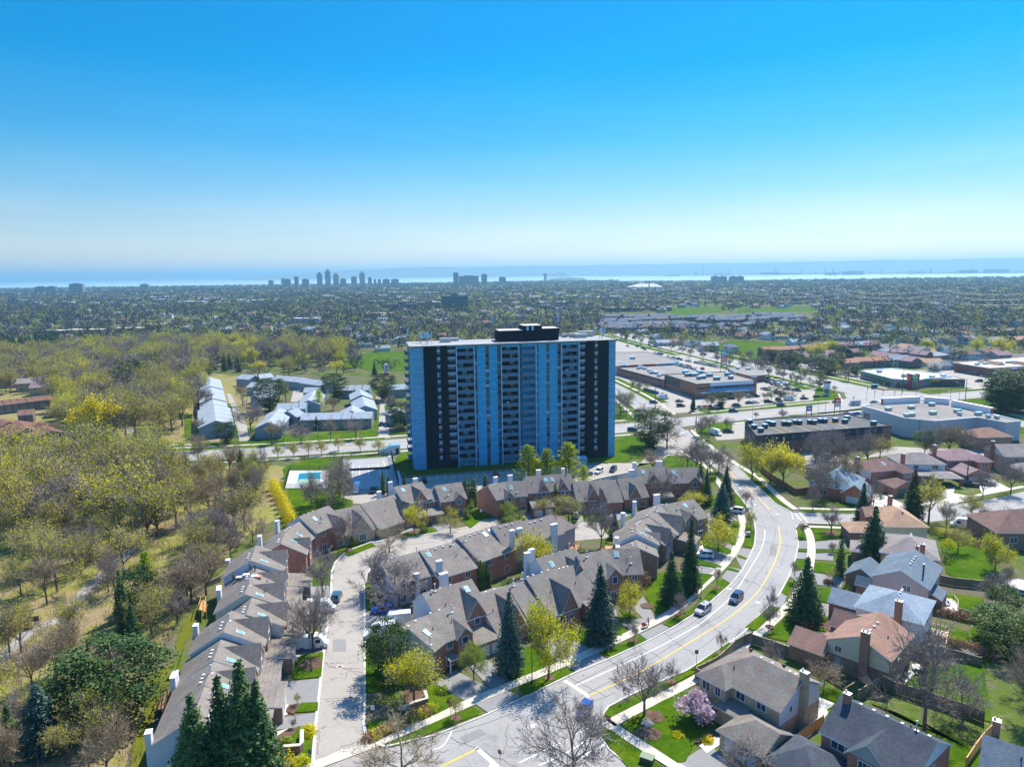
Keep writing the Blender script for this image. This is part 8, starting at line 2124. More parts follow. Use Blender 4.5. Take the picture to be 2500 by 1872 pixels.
p1=subfill(640,1000,12.5,okfar,dens);parts.append(mass(p1,60,kindr(len(p1)),9,15,4.6,7.6,1.3))
p2=subfill(1000,1700,16,okfar,lambda x,y:dens(x,y)*.95);parts.append(mass(p2,34,kindr(len(p2)),9,16,6,10,2.1))
p3=subfill(1700,3000,27,okfar,lambda x,y:dens(x*.6,y*.6));parts.append(mass(p3,22,kindr(len(p3)),9,15,8,14,3.6))
def oklake(x,y):return True
p4=subfill(3000,5300,62,lambda x,y:not(x/y>.15 and y>4400),lambda x,y:dens(x*.4,y*.4));parts.append(mass(p4,16,kindr(len(p4),(.66,.14,.04,.16)),9,15,17,30,8))
hv=[];hf=[];hmi=[]
hp=subfill(660,1500,36,okfar,lambda x,y:.4 if x>0 else.2)+subfill(1500,3200,80,okfar,lambda x,y:.25)
for i,(x,y)in enumerate(hp):
 w=fg.uniform(11,16)*(1+(y>1500)*.6)/2;d=5.0*(1+(y>1500)*.4);ze=fg.choice([3.2,5.4])+(y>1500)*2;zr=ze+2.6;a=radians(fg.choice([13,13,103,20]));c,s=cos(a),sin(a)
 P_=[(-w,-d,0),(w,-d,0),(w,d,0),(-w,d,0),(-w,-d,ze),(w,-d,ze),(w,d,ze),(-w,d,ze),(-w,0,zr),(w,0,zr)];b0=len(hv)
 hv+=[(x+p[0]*c-p[1]*s,y+p[0]*s+p[1]*c,p[2])for p in P_]
 k=int(fg.integers(0,4));wk=4+int(fg.integers(0,2))
 for f_,m_ in(((0,1,5,4),wk),((1,2,6,5),wk),((2,3,7,6),wk),((3,0,4,7),wk),((4,5,9,8),k),((6,7,8,9),k),((5,6,9,9),wk),((7,4,8,8),wk)):hf.append([b0+q for q in f_]);hmi.append(m_)
hb=bpy.data.meshes.new('far_houses');hb.from_pydata(hv,[],[tuple(dict.fromkeys(q))for q in hf])
for m_ in(R_BL2,R_TP,R_BRN,R_GB,SIDW,BRICKT):hb.materials.append(m_)
hb.polygons.foreach_set('material_index',hmi);o=meshobj('far_houses',hb);o['kind']='stuff'
V=[];F=[];M=[];o_=0
for v,f,m in parts:V.append(v);F.append(f+o_);M.append(m);o_+=len(v)
me=npmesh('far_trees',np.concatenate(V),np.concatenate(F),FM,np.concatenate(M));o=meshobj('far_trees',me);o['kind']='stuff'
print('far quads',len(me.polygons))
# vehicles
TYRE=m_plain('tyre',(.02,.02,.02),.8);RIM=m_plain('rim',(.4,.4,.42),.3,.5,.7);LAMPW=m_plain('headlight_glass',(.7,.72,.75),.15,.6);LAMPR=m_plain('tail_light_glass',(.35,.01,.01),.2,.6)
CGL=m_glass('car_glass',(.02,.03,.04),.05)
def loft(mb,secs,mi=0,cap=True,smooth=False):
 I=[[mb.pt(p)for p in s]for s in secs];n=len(secs[0])
 for a,b in zip(I,I[1:]):
  for k in range(n):j=(k+1)%n;mb.f.append([a[k],a[j],b[j],b[k]]);mb.m.append(mi);mb.s.append(smooth)
 if cap:mb.f.append(I[0][::-1]);mb.m.append(mi);mb.s.append(False);mb.f.append(I[-1]);mb.m.append(mi);mb.s.append(False)
SPEC={'suv':([(-2.3,.5,.95,.78),(-2.2,.3,1.08,.88),(-1.2,.26,1.06,.93),(.9,.26,1.04,.93),(1.7,.28,.98,.90),(2.2,.32,.85,.80),(2.32,.42,.68,.70)],(-2.15,1.1,1.05,-1.85,.30,1.70,.86,.68),1.4,.36),'car':([(-2.3,.5,.80,.72),(-2.2,.28,.95,.84),(-1.2,.22,.93,.89),(.9,.22,.90,.89),(1.7,.25,.82,.86),(2.25,.30,.68,.76),(2.35,.40,.55,.66)],(-1.75,1.05,.92,-1.05,.15,1.42,.80,.62),1.38,.32),'van':([(-2.9,.5,2.5,.90),(-2.85,.35,2.62,.98),(-1.0,.32,2.64,1.0),(1.3,.32,2.60,.99),(1.75,.32,2.2,.96),(2.35,.34,1.15,.93),(2.9,.40,.95,.82)],None,1.85,.36),'pickup':([(-2.8,.55,1.0,.90),(-2.75,.40,1.05,.95),(-.6,.40,1.05,.97),(1.2,.40,1.10,.97),(2.0,.40,1.05,.94),(2.6,.45,.95,.86),(2.75,.55,.75,.78)],(-.75,1.35,1.08,-.55,.75,1.82,.88,.72),1.75,.40)}
_cm={}
def carparts(kind,m):
 k=(kind,m.name)
 if k in _cm:return _cm[k]
 st,gh,wb,wr_=SPEC[kind];P_=[]
 b=MB();loft(b,[[(x,-w,z0),(x,-w*1.0,z0+(z1-z0)*.55),(x,-w*.9,z1),(x,w*.9,z1),(x,w,z0+(z1-z0)*.55),(x,w,z0)]for x,z0,z1,w in st][::-1],0)
 g_=MB()
 if gh:
  xa,xb,zb,ra,rb,zt,wb_,wt=gh
  loft(g_,[[(xa,-wb_,zb-.03),(xb,-wb_,zb-.03),(xb,wb_,zb-.03),(xa,wb_,zb-.03)],[(ra,-wt,zt),(rb,-wt,zt),(rb,wt,zt),(ra,wt,zt)]],0)
  b.box(ra-.03,-wt-.02,zt+.002,rb+.03,wt+.02,zt+.05,0)
  for s in(-1,1):
   for(u,v)in((ra,xa),(rb,xb),((ra+rb)/2,(xa+xb)/2)):b.tube((u,s*wt,zt),(v,s*(wb_+.01),zb),.045,.05,4)
  if kind=='pickup':b.box(-2.65,-.8,1.06,-.85,.8,1.07,1)
 else:
  g_.face([(1.72,-.84,2.12),(1.72,.84,2.12),(2.33,.86,1.2),(2.33,-.86,1.2)][::-1])
  for s in(-1,1):g_.box(.75,s*.995-.02,1.3,1.6,s*.995+.02,1.95)
 P_.append(('body',b.mesh('body',[m,DARK])));P_.append(('window_glass',g_.mesh('window_glass',CGL)))
 w=MB();w.tube((0,-.12,0),(0,.12,0),wr_,wr_,12,0);w.tube((0,-.13,0),(0,.13,0),wr_*.55,wr_*.55,8,1)
 wm_=w.mesh('wheel',[TYRE,RIM]);P_.append(('wheel',wm_,[(sx*wb,sy*(st[2][3]-.1),wr_)for sx in(-1,1)for sy in(-1,1)]))
 xf,xr=st[-1][0],st[0][0]
 h=MB();h.box(-.06,-.16,-.07,.05,.16,.07);P_.append(('headlight',h.mesh('headlight',LAMPW),[(xf-.06,s*(st[-1][3]-.12),.68 if kind!='van' else.8)for s in(-1,1)]))
 h=MB();h.box(-.05,-.12,-.12,.06,.12,.12);P_.append(('tail_light',h.mesh('tail_light',LAMPR),[(xr-.02,s*(st[0][3]-.1),.85 if kind!='van' else 1.1)for s in(-1,1)]))
 _cm[k]=P_;return P_
PC={'white':m_paint('paint_white',(.75,.77,.80)),'black':m_paint('paint_black',(.012,.013,.016)),'silver':m_paint('paint_silver',(.36,.38,.41),.3),'grey':m_paint('paint_grey',(.13,.14,.16)),'blue':m_paint('paint_blue',(.01,.07,.36)),'teal':m_paint('paint_teal',(.02,.10,.16)),'red':m_paint('paint_red',(.36,.012,.015)),'navy':m_paint('paint_navy',(.012,.03,.09)),'green':m_paint('paint_green',(.01,.09,.07))}
KN={'suv':('suv','suv'),'car':('sedan','car'),'van':('van','van'),'pickup':('pickup_truck','pickup')}
_far={}
def veh(kind,col,x,y,az,label,group=None,z=0.02,small=False,uniq=True):
 """az: heading in degrees, 0 = +X, 90 = away from the camera"""
 nm,cat=KN[kind]
 P_=carparts(kind,PC[col])
 e=empty(nm,(x,y,z),radians(az));tag(e,label,cat,group,uniq=uniq)
 for p in P_:
  if len(p)==2:meshobj(p[0],p[1],e)
  elif not(small and p[0]in('headlight','tail_light')):
   for q in p[2]:meshobj(p[0],p[1],e,q)
 return e
def V_(kind,col,px,py,az,label,group=None,small=False,z=.02):x,y=P2(px,py);return veh(kind,col,x,y,az,label,group,z,small)
CARS='cars on the streets and drives'
V_('suv','navy',1797,1466,232,'dark blue suv driving down the curving road',CARS)
V_('suv','silver',1716,1494,226,'silver suv driving near the inner kerb of the curving road',CARS)
V_('car','blue',1427,1738,246,'bright blue car turning at the junction behind the bare tree',CARS)
V_('suv','white',1719,1360,165,'white suv parked on the drive beside the round yellow-green tree',CARS,z=.1)
V_('suv','white',1797,1251,150,'white suv parked at the kerb drive near the head of the bend',CARS,z=.1)
V_('suv','silver',1405,1262,82,'white-silver suv parked before the low townhouse on the court',CARS,z=.1)
V_('suv','teal',822,1462,92,'dark teal suv parked at the kerb of the court road',CARS)
V_('van','white',785,1492,5,'white delivery van behind the bare tree, upper one',CARS);V_('car','white',762,1512,5,'white car parked between the two delivery vans',CARS)
V_('van','white',763,1580,8,'white delivery van with open side, lower one',CARS)
V_('suv','blue',934,1494,185,'blue suv parked on the drive by the lilac wall',CARS);V_('van','white',930,1552,196,'white van sticking out of the drive by the dark pine',CARS);V_('van','white',968,1524,190,'second white van deeper in the same drive',CARS)
V_('van','white',871,1200,-86,'white van parked beside the tennis court',CARS);V_('pickup','black',912,1200,-88,'black pickup parked in the shade by the tennis court',CARS)
V_('suv','black',1035,1176,100,'black car in the shaded bays left of the tower front',CARS);V_('car','red',1211,1160,100,'dark red car alone in the shaded bays before the tower',CARS)
V_('suv','white',1462,1154,240,'white suv parked right of the yellowish pines',CARS);V_('suv','navy',1497,1150,245,'navy suv parked beside the white one by the tower drive',CARS);V_('car','blue',1431,1160,190,'blue car half hidden by the yellowish pine',CARS);V_('suv','white',1472,1179,250,'white car with sunroof below the retaining wall',CARS);V_('car','teal',1508,1177,200,'dark car below the retaining wall',CARS)
V_('suv','white',275,1118,2,'white suv driving on the arterial road at left',CARS);V_('pickup','white',108,1076,12,'white pickup parked at the brown terraces',CARS);V_('car','grey',44,1084,10,'dark car beside the white pickup at far left',CARS)
V_('suv','navy',1544,1052,8,'dark suv on the arterial road right of the tower',CARS);V_('suv','blue',931,1038,95,'blue suv on the estate drive near the arterial road',CARS)
V_('pickup','black',2366,1186,150,'black pickup on the drive of the mauve roofed house',CARS,z=.1);V_('pickup','silver',2406,1184,150,'silver pickup beside the black one',CARS,z=.1);V_('van','white',2350,1287,160,'white minivan parked below the crescent tree',CARS);V_('suv','white',2017,1118,120,'white suv in the car park behind the birches',CARS);V_('car','navy',2493,1262,160,'dark car at the right edge of the crescent',CARS);V_('suv','black',2487,1166,150,'black suv at the right edge by the tan house',CARS,z=.1)
for k,c,x,y,a,lb in(('suv','navy',1845,1142,10,'dark teal suv on the arterial road before the plaza'),('van','white',795,945,5,'pale van parked on the plaza service side'),('suv','navy',650,1010,8,'dark suv turning in at the plaza street signals'),('car','grey',1035,990,8,'grey car behind the plaza corner'),('suv','black',1055,1060,2,'black suv beside the red-leaved tree'),('car','green',790,890,0,'green car parked on the plaza service side'),('car','red',1430,1080,-80,'bright red car parked before the plaza brick corner'),('car','red',1500,1080,-80,'second red car parked before the plaza'),('car','white',1590,1070,-80,'white car parked before the plaza, third'),('car','silver',1650,1062,-80,'silver car parked before the plaza, fourth'),('car','teal',1345,1085,-80,'teal car behind the small plaza spruce'),('suv','black',1250,1090,-80,'black car left of the small plaza spruce'),('suv','black',1810,950,0,'black suv near the plaza windows'),('car','navy',1885,1048,10,'navy car at the plaza lot kerb'),('van','white',1580,1480,-60,'white van parked left of the brown block'),('suv','black',1765,1450,-10,'black car parked left of the brown block')):
 (px,py),=cR1((x,y));V_(k,c,px,py,a,lb,'cars near the plaza')
for k,c,x,y,a,lb in(('suv','teal',535,1058,8,'teal suv driving past the blue sign board'),('car','red',1360,1000,12,'red car driving towards the crossroads'),('van','silver',1630,1040,188,'silver minivan waiting near the crossroads'),('car','grey',1935,1010,8,'dark car right of the silver minivan'),('suv','silver',60,925,5,'silver suv before the plaza colonnade'),('suv','black',155,915,5,'black suv before the plaza colonnade'),('car','black',1070,920,15,'black car at the lot corner below the clock pillar'),('car','navy',880,950,10,'dark car in the lot near the road verge'),('van','white',650,965,-5,'white van in the lot near the road verge'),('suv','navy',500,975,-75,'navy suv among the lot pines'),('suv','black',340,1000,5,'black suv row end by the bare lot tree'),('car','white',145,1010,8,'white car at the lower lot edge'),('car','navy',60,1015,8,'navy car at the lower lot edge'),('suv','silver',985,455,150,'silver suv at the mauve house with blue garages'),('car','blue',1655,1180,160,'blue car between brown block and store'),('car','red',1500,1180,170,'red car behind the brown block')):
 (px,py),=cR2((x,y));V_(k,c,px,py,a,lb,'cars near the crossroads')
for k,c,x,y,a,lb in(('suv','silver',1610,615,170,'silver suv at the pale roofed shop'),('suv','black',1530,690,175,'black suv behind the long grey wall'),('car','white',1670,710,178,'white car behind the long grey wall'),('car','silver',1830,620,170,'silver car right of the pale roofed shop')):
 (px,py),=cR3((x,y));V_(k,c,px,py,a,lb,'cars near the crossroads')
cr=random.Random(12)
CC=['black','navy','grey','silver','white','blue','red','teal','black','white']
def carrow(a,b,n,az,lb,grp,crop=cR1,fillp=.8):
 for k in range(n):
  if cr.random()>fillp:continue
  t=(k+.5)/n;(px,py),=crop((a[0]+(b[0]-a[0])*t,a[1]+(b[1]-a[1])*t));c=cr.choice(CC);kd=cr.choice(['suv','car','suv']);x,y=P2(px,py)
  veh(kd,c,x,y,az+cr.uniform(-3,3)+cr.choice([0,180]),c+' '+KN[kd][1]+' '+lb,grp,small=True)
PL='cars in the plaza car park'
carrow((650,370),(960,440),7,100,'in the plaza row nearest the shops',PL);carrow((1000,470),(1230,500),5,100,'in the middle plaza row, lower line',PL,fillp=.9);carrow((1010,440),(1200,470),5,100,'in the middle plaza row, upper line',PL,fillp=.9);carrow((850,320),(1620,480),17,105,'in the long plaza row below the avenue pines',PL);carrow((1150,520),(1420,500),3,100,'in the plaza lot behind the brick block',PL,fillp=1);carrow((620,270),(780,290),3,20,'at the far plaza entrance',PL)
carrow((520,820),(720,880),8,100,'in the line on the plaza service lawn edge',PL,fillp=.9)
for a,b,n,lb in(((210,630),(370,660),4,'beside the dark restaurant'),((300,700),(620,710),7,'in the upper row right of the restaurant'),((380,735),(640,750),5,'in the second row right of the restaurant'),((600,800),(810,830),5,'in the third row near the clock pillar'),((240,800),(330,820),2,'by the plaza colonnade end'),((440,870),(600,880),3,'in the middle of the corner lot')):
 carrow(a,b,n,100,lb,PL,cR2,.95)
AV='cars driving on the avenue'
for x,y,c,k in((590,110,'navy','suv'),(580,140,'navy','car'),(710,135,'navy','suv'),(685,175,'red','car'),(400,165,'teal','suv'),(480,190,'black','suv'),(515,210,'black','car'),(230,40,'black','car'),(345,45,'grey','car'),(260,160,'teal','car'),(660,262,'white','car'),(735,278,'black','suv'),(830,155,'grey','car')):
 (px,py),=cR1((x,y));x_,y_=P2(px,py);veh(k,c,x_,y_,103+cr.choice([0,180]),c+' '+KN[k][1]+' driving on the far part of the avenue',AV,small=True)
# lamps, signs, signals
POLE=m_plain('pole_dark',(.05,.055,.06),.5);POLEG=m_plain('pole_grey',(.30,.32,.34),.5,.5,.4)
def lamp(px,py,ytop,label,arm=2.0,az=0,m=None,group='street lamps',w=None):
 b=P2(px,py)if w is None else w;H_=ht(px,py,ytop)if w is None else ytop
 e=empty('street_lamp',(b[0],b[1],0),radians(az));tag(e,label,'street lamp',group,uniq=True)
 q=MB();q.lathe([(.2,0),(.16,.35),(.09,.5)],8);q.tube((0,0,.4),(0,0,H_),.09,.06,8);q.build('pole',m or POLEG,e)
 q=MB()
 if arm:
  q.tube((0,0,H_-.1),(arm*.5,0,H_+.35),.05,.045,6);q.tube((arm*.5,0,H_+.35),(arm,0,H_+.42),.045,.04,6);q.build('arm',m or POLEG,e)
  q=MB();q.box(arm-.1,-.14,H_+.34,arm+.6,.14,H_+.48);q.build('lamp_head',m or POLEG,e)
 else:
  q.lathe([(.10,0),(.24,.12),(.22,.5),(.06,.66)],8,0,(0,0,H_));q.build('lamp_head',m or POLE,e)
for a in((1299,1668,1575,'dark lamp post on the verge beside the yellow-green street tree',2,-40),(1711,1461,1385,'lamp post on the inner verge below the white suv',2,-50),(1825,1294,1237,'lamp post on the inside of the bend',2,-20),(1343,1905,1799,'lamp post rising from the bottom edge before the bare tree',1.5,60),(760,1640,1556,'lamp post before the lower white van',0,0),(1044,1297,1246,'black lantern post on the court island',0,0),(1428,1268,1219,'black lantern post on the lawn beside the parked suv',0,0),(1540,1122,1090,'lamp post at the tower drive corner',0,0),(1715,1000,960,'lamp post at the plaza corner of the arterial',2,200),(1997,1012,952,'tall lamp post with a box beside the blue sign',2.5,150),(2093,925,905,'lamp post on the avenue verge before the bank',2.5,150),(2335,945,920,'lamp post near the restaurant corner',2.5,200),(352,1088,1060,'lamp post beside the creek mouth',2,170),(543,1094,1057,'lamp post at the estate lane mouth',0,0),(777,1078,1040,'lamp post on the estate lawn',1,180),(1525,1035,1005,'lamp post on the island before the plaza street',1,90),(1630,1030,985,'lamp post at the plaza street signals',1,180)):
 lamp(a[0],a[1],a[2],a[3],a[4],a[5],POLE if a[4]==0 or 'dark' in a[3]else None)
k_=0
for line,o_,a0,a1,az in((art,9.6,-330,-60,-76),(art,-9.6,110,330,104),(ave,13,420,800,190),(ave,-13,440,800,10)):
 q=spline(offset_line(line,o_),4);last=None
 for p in q:
  v=p[0]if line is art else p[1]
  if a0<v<a1 and(last is None or hypot(p[0]-last[0],p[1]-last[1])>42):last=p;lamp(0,0,9,'tall grey lamp post in the line along the '+('arterial road' if line is art else 'avenue'),2.4,az,None,'lamp posts along the big roads',(p[0],p[1]))
for px,py,yt,lb in((2203,958,893,'tall dark utility pole before the bank sign tower'),(2356,985,925,'tall dark utility pole left of the dark pines'),(2071,932,878,'utility pole at the salmon terraces corner'),(2360,1180,1120,'utility pole by the mauve house'),(1600,1000,940,'utility pole at the plaza street'),(1699,1050,1015,'short post at the brown block corner')):
 b=P2(px,py);H_=ht(px,py,yt);e=empty('utility_pole',(b[0],b[1],0));tag(e,lb,'pole','utility poles');q=MB();q.tube((0,0,0),(0,0,H_),.2,.13,8);q.build('pole',POLE,e);q=MB();q.box(-.25,-.2,H_*.55,.25,.2,H_*.55+.9);q.build('junction_box',POLEG,e)
SRED=m_plain('stop_red',(.38,.02,.025),.4);SGRN=m_plain('sign_green',(.02,.16,.13),.4);SIGNB=m_plain('sign_back',(.28,.27,.26),.5)
def txt(s,size,parent,loc,rot,m):
 c=bpy.data.curves.new('lettering','FONT');c.body=s;c.size=size;c.align_x='CENTER';c.align_y='CENTER';c.extrude=.004;c.materials.append(m)
 o=bpy.data.objects.new('lettering',bpy.data.meshes.new_from_object(bpy.data.objects.new('lettering',c)));COL.objects.link(o);setparent(o,parent);o.location=loc;o.rotation_euler=rot
def sign(px,py,label,kind='stop',az=0,hgt=2.3,cat='sign',text=None):
 b=P2(px,py);e=empty({'stop':'stop_sign'}.get(kind,'road_sign'),(b[0],b[1],0),radians(az));tag(e,label,cat,'road signs')
 q=MB();q.tube((0,0,0),(0,0,hgt),.035,.035,6);q.build('post',POLE,e);q=MB()
 if kind in('stop','back'):
  n=8;P_=[(.40*cos(pi/8+pi*k/4),.40*sin(pi/8+pi*k/4))for k in range(n)]
  f=[q.pt((p[0],-.05,hgt+p[1]))for p in P_];g_=[q.pt((p[0],-.03,hgt+p[1]))for p in P_];q.f.append(f[::-1]if False else f);q.m.append(0);q.s.append(False);q.f.append(g_[::-1]);q.m.append(1);q.s.append(False)
  for k in range(n):q.f.append([f[k],g_[k],g_[(k+1)%n],f[(k+1)%n]]);q.m.append(1);q.s.append(False)
  q.build('sign_plate',[SRED,SIGNB],e);txt('STOP',.3,e,(0,-.056,hgt),(pi/2,0,0),WHITE)
 else:
  q.box(-.3,-.05,hgt-.35,.3,-.03,hgt+.4,0);q.build('sign_plate',{'green':SGRN,'white':WHITE,'yellow':YELP,'dark':SIGNB}[kind],e)
  if text:txt(text,.16,e,(0,-.056,hgt),(pi/2,0,0),SRED)
sign(1485,1786,'stop sign at the corner of the side road, its red face to the camera','stop',-10);sign(1221,1870,'stop sign at the bottom edge left of the side road','stop',-35);sign(1100,1750,'stop sign between pavement and verge near the court mouth','stop',40);sign(1369,1642,'dark backed sign on the verge by the stop line','dark',60);sign(1523,1712,'dark backed sign on the outer verge beside the bare tree','dark',30)
sign(1700,1624,'green street sign on the outer verge of the curving road','green',-15,2.6);sign(911,1758,'small white and pink parking sign at the court mouth','white',-5,2.2,text='P');sign(1866,1196,'yellow sign on the verge by the brown fence','yellow',0,2.2);sign(1175,1264,'white parking sign at the brick gable lawn','white',0,2.2);sign(1800,1320,'small pink board near the lamp on the bend','white',10,1.2);sign(758,1865,'blue backed sign beside the court exit','green',-20,2.0);sign(361,1096,'yellow and green sign on the creek lawn','yellow',0,2.4);sign(778,1078,'yellow sign on the estate lawn','yellow',0,2.4)
SIGY=m_plain('signal_yellow',(.62,.33,.01),.5)
def signal(crop,x,y,yb,label,arm=0,az=0):
 (px,py),(px2,pyb)=crop((x,y),(x,yb));b=P2(px2,pyb);H_=ht(px2,pyb,py)+.5
 e=empty('traffic_signal',(b[0],b[1],0),radians(az));tag(e,label,'traffic light','traffic signals')
 q=MB();q.tube((0,0,0),(0,0,H_+.6),.1,.08,7);q.build('pole',POLEG,e)
 if arm:q=MB();q.tube((0,0,H_+.3),(arm,0,H_+.5),.06,.05,6);q.build('arm',POLEG,e)
 q=MB();q.box(arm-.22,-.4,H_-.7,arm+.22,-.12,H_+.5);q.build('signal_head',SIGY,e)
 q=MB()
 for k in range(3):q.tube((arm,-.45,H_+.25-k*.36),(arm,-.39,H_+.25-k*.36),.13,.13,8)
 q.build('lens',DARK,e)
for a in((cR1,745,970,1060,'yellow traffic signal on the plaza street, right'),(cR1,515,1040,1120,'yellow traffic signal left on the plaza street'),(cR1,385,1120,1200,'yellow traffic signal at the tower corner'),(cR1,1445,1115,1215,'yellow traffic signal beside the plaza lawn'),(cR1,1355,1090,1230,'yellow traffic signal behind the lamp post'),(cR2,1815,790,940,'yellow traffic signal at the crossroads island, left'),(cR2,1925,840,965,'yellow traffic signal in the crossroads centre'),(cR2,2060,730,870,'yellow traffic signal before the bus shelter'),(cR3,95,720,870,'yellow traffic signal at the bank corner'),(cR3,272,715,850,'yellow traffic signal beside the bank tower'),(cR3,600,730,890,'yellow traffic signal at the restaurant corner'),(cR3,940,805,885,'yellow traffic signal on the restaurant verge, left'),(cR3,1105,800,940,'yellow traffic signal on the restaurant verge, right')):
 signal(*a)
def simple(name,label,cat,px,py,fn,az=0,group=None,z=0):
 b=P2(px,py,z);e=empty(name,(b[0],b[1],z),radians(az));tag(e,label,cat,group);fn(e);return e
def cyl(e,nm,r,z0,z1,m,n=12,c=(0,0)):q=MB();q.lathe([(r,z0),(r,z1)],n,0,(c[0],c[1],0),smooth=False);q.build(nm,m,e)
def bx(e,nm,a,m):q=MB();q.box(*a);q.build(nm,m,e)
def shelter(e):bx(e,'roof',(-2.2,-.8,2.4,2.2,.8,2.55),TEAL);bx(e,'glass_wall',(-2.1,.7,.2,2.1,.75,2.4),GLASS);bx(e,'bench',(-1.5,.2,.4,1.5,.6,.48),DARK)
simple('bus_shelter','glass bus shelter on the bank verge','bus shelter',*cR2((1940,790))[0],shelter,10)
simple('clock_pillar','pale square pillar with dark cap at the plaza lot corner','pillar',*cR2((1215,890))[0],lambda e:(bx(e,'shaft',(-1.2,-1.2,0,1.2,1.2,7),FASC),bx(e,'cap',(-1.5,-1.5,7,1.5,1.5,8),DARK)))
simple('utility_box','green utility box on the grass by the side road pavement','utility box',1580,1860,lambda e:(bx(e,'cabinet',(-.9,-.6,0,.9,.6,.95),m_plain('cabinet_green',(.06,.09,.05),.5)),bx(e,'lid',(-.97,-.67,.95,.97,.67,1.03),m_plain('lid_green',(.17,.23,.14),.5))),-30)
simple('mailbox','grey mailbox cluster near the lamp on the bend','mailbox',1827,1310,lambda e:(bx(e,'cabinet',(-.5,-.3,.3,.5,.3,1.4),METAL),bx(e,'pedestal',(-.1,-.1,0,.1,.1,.3),DARK)))
RUST=m_plain('rust_iron',(.20,.10,.07),.7)
for x,y,m,lb in((830,1627,RUST,'rusty manhole cover in the court road, upper'),(856,1703,RUST,'rusty manhole cover in the court road, lower'),(1311,1754,RUST,'rusty manhole cover in the middle of the junction'),(1304,1772,CONCW,'pale manhole ring just below the rusty one'),(1850,1471,CONCW,'pale manhole ring right of the dark blue suv'),(1897,1255,METAL,'manhole cover in the mouth of the crescent'),(1780,1437,METAL,'drain cover at the inner kerb')):
 simple('manhole_cover',lb,'manhole',x,y,lambda e:(cyl(e,'rim',.62,.012,.05,CONCW,16),cyl(e,'lid',.42,.05,.062,m,14)),group='manhole covers')
CH_B=m_plain('table_blue',(.04,.20,.30),.4);CH_R=m_plain('chair_red',(.5,.02,.02),.5)
def table(e,m=CH_B,r=.8):cyl(e,'table_top',r,.70,.75,m,16);cyl(e,'stand',.06,0,.70,DARK)
def chair(px,py,az,m,label,z=0,g='garden chairs'):
 def f(e):
  bx(e,'seat',(-.25,-.25,.40,.25,.25,.46),m);bx(e,'backrest',(-.25,.2,.46,.25,.26,.95),m)
  for s in(-1,1):
   for t in(-1,1):bx(e,'leg',(s*.21-.02,t*.21-.02,0,s*.21+.02,t*.21+.02,.398),m)
 simple('garden_chair',label,'chair',px,py,f,az,g,z)
tx,ty=cM4((1590,235))[0];simple('round_table','round blue table on the raised deck behind the pink house','table',tx,ty,table,0,None,.6)
for k,(dx,dy)in enumerate(((-14,-4),(14,2),(2,-12),(-3,12))):chair(tx+dx,ty+dy,k*90,CH_B,'blue garden chair around the round blue deck table',.6)
tx,ty=cM4((1390,745))[0];simple('round_table','white round table on the curved patio of the brown-pink house','table',tx,ty,lambda e:table(e,WHITE,.9));chair(tx-4,ty+12,30,DARK,'dark chair below the white patio table');chair(tx+14,ty+4,120,DARK,'dark chair right of the white patio table')
for dx,dy in((0,0),(12,6)):chair(cB5((1520,1470))[0][0]+dx,cB5((1520,1470))[0][1]+dy,20,CH_R,'red garden chair on the small island row deck',1.2)
simple('barbecue','dark barbecue on the lower deck','barbecue',*cM4((1540,510))[0],lambda e:(bx(e,'stand',(-.5,-.3,0,.5,.3,.8),DARK),bx(e,'lid',(-.5,-.3,.8,.5,.3,1.15),METAL)),20,None,.5)
simple('parasol','pink parasol in the garden left of the island fence','parasol',*cB7((850,480))[0],lambda e:(cyl(e,'pole',.03,0,2.3,METAL,6),(lambda q:(q.lathe([(1.4,2.1),(.7,2.5),(.05,2.7)],8),q.build('canopy',m_plain('canopy_pink',(.65,.10,.16),.7),e)))(MB())))
def swing(e):
 q=MB()
 for x in(-1.8,1.8):
  for s in(-1,1):q.tube((x,s*1.1,0),(x,0,2.3),.05,.05,6)
 q.build('frame',SGRN,e);q=MB();q.tube((-1.9,0,2.3),(1.9,0,2.3),.06,.06,6);q.build('crossbar',WOODN,e)
 for x in(-.9,.4):q=MB();q.box(x,-.15,.5,x+.5,.15,.55);q.tube((x+.02,0,.55),(x+.02,0,2.28),.012,.012,4);q.tube((x+.48,0,.55),(x+.48,0,2.28),.012,.012,4);q.build('swing_seat',DARK,e)
 q=MB();q.face([(-2,-.3,1.3),(-2,.3,1.3),(-3.6,.3,.2),(-3.6,-.3,.2)]);q.face([(-3.6,-.3,.14),(-3.6,.3,.14),(-2,.3,1.24),(-2,-.3,1.24)]);q.build('slide',SGRN,e)
simple('swing_set','green swing set with slide on the small lawn by the fence corner','swing set',*cM4((860,960))[0],swing,35)
for k,(x,y)in enumerate(((310,1100),(340,1096),(400,1092),(425,1090),(458,1090),(1330,1122))):
 simple('concrete_block','pale concrete block lying on the creek lawn by the road' if k<5 else 'pale rocks at the tower drive corner','block',x,y,lambda e:bx(e,'block',(-1.3,-.6,0,1.3,.6,.9),CONCW),10,'pale blocks')
simple('portable_toilet','white tank with a red base at the park edge left of the tower','tank',*cW2((1142,132))[0],lambda e:(cyl(e,'tank',1.6,2,8,WHITE),cyl(e,'base',1.9,0,2,SRED)))
simple('footbridge','dark wooden footbridge at the left edge over the creek','bridge',22,1532,lambda e:(bx(e,'deck',(-6,-1.4,.3,5,1.4,.5),WOOD),bx(e,'railing',(-6,1.35,.5,5,1.45,1.5),WOOD),bx(e,'railing',(-6,-1.45,.5,5,-1.35,1.5),WOOD)),8)
simple('garden_pool','round blue above-ground pool at the right edge','pool',2496,1440,lambda e:(cyl(e,'wall',3.2,0,1.2,m_plain('pool_wall_blue',(.05,.16,.4),.5),20),cyl(e,'cover',3.1,1.2,1.24,CONCW,20)))
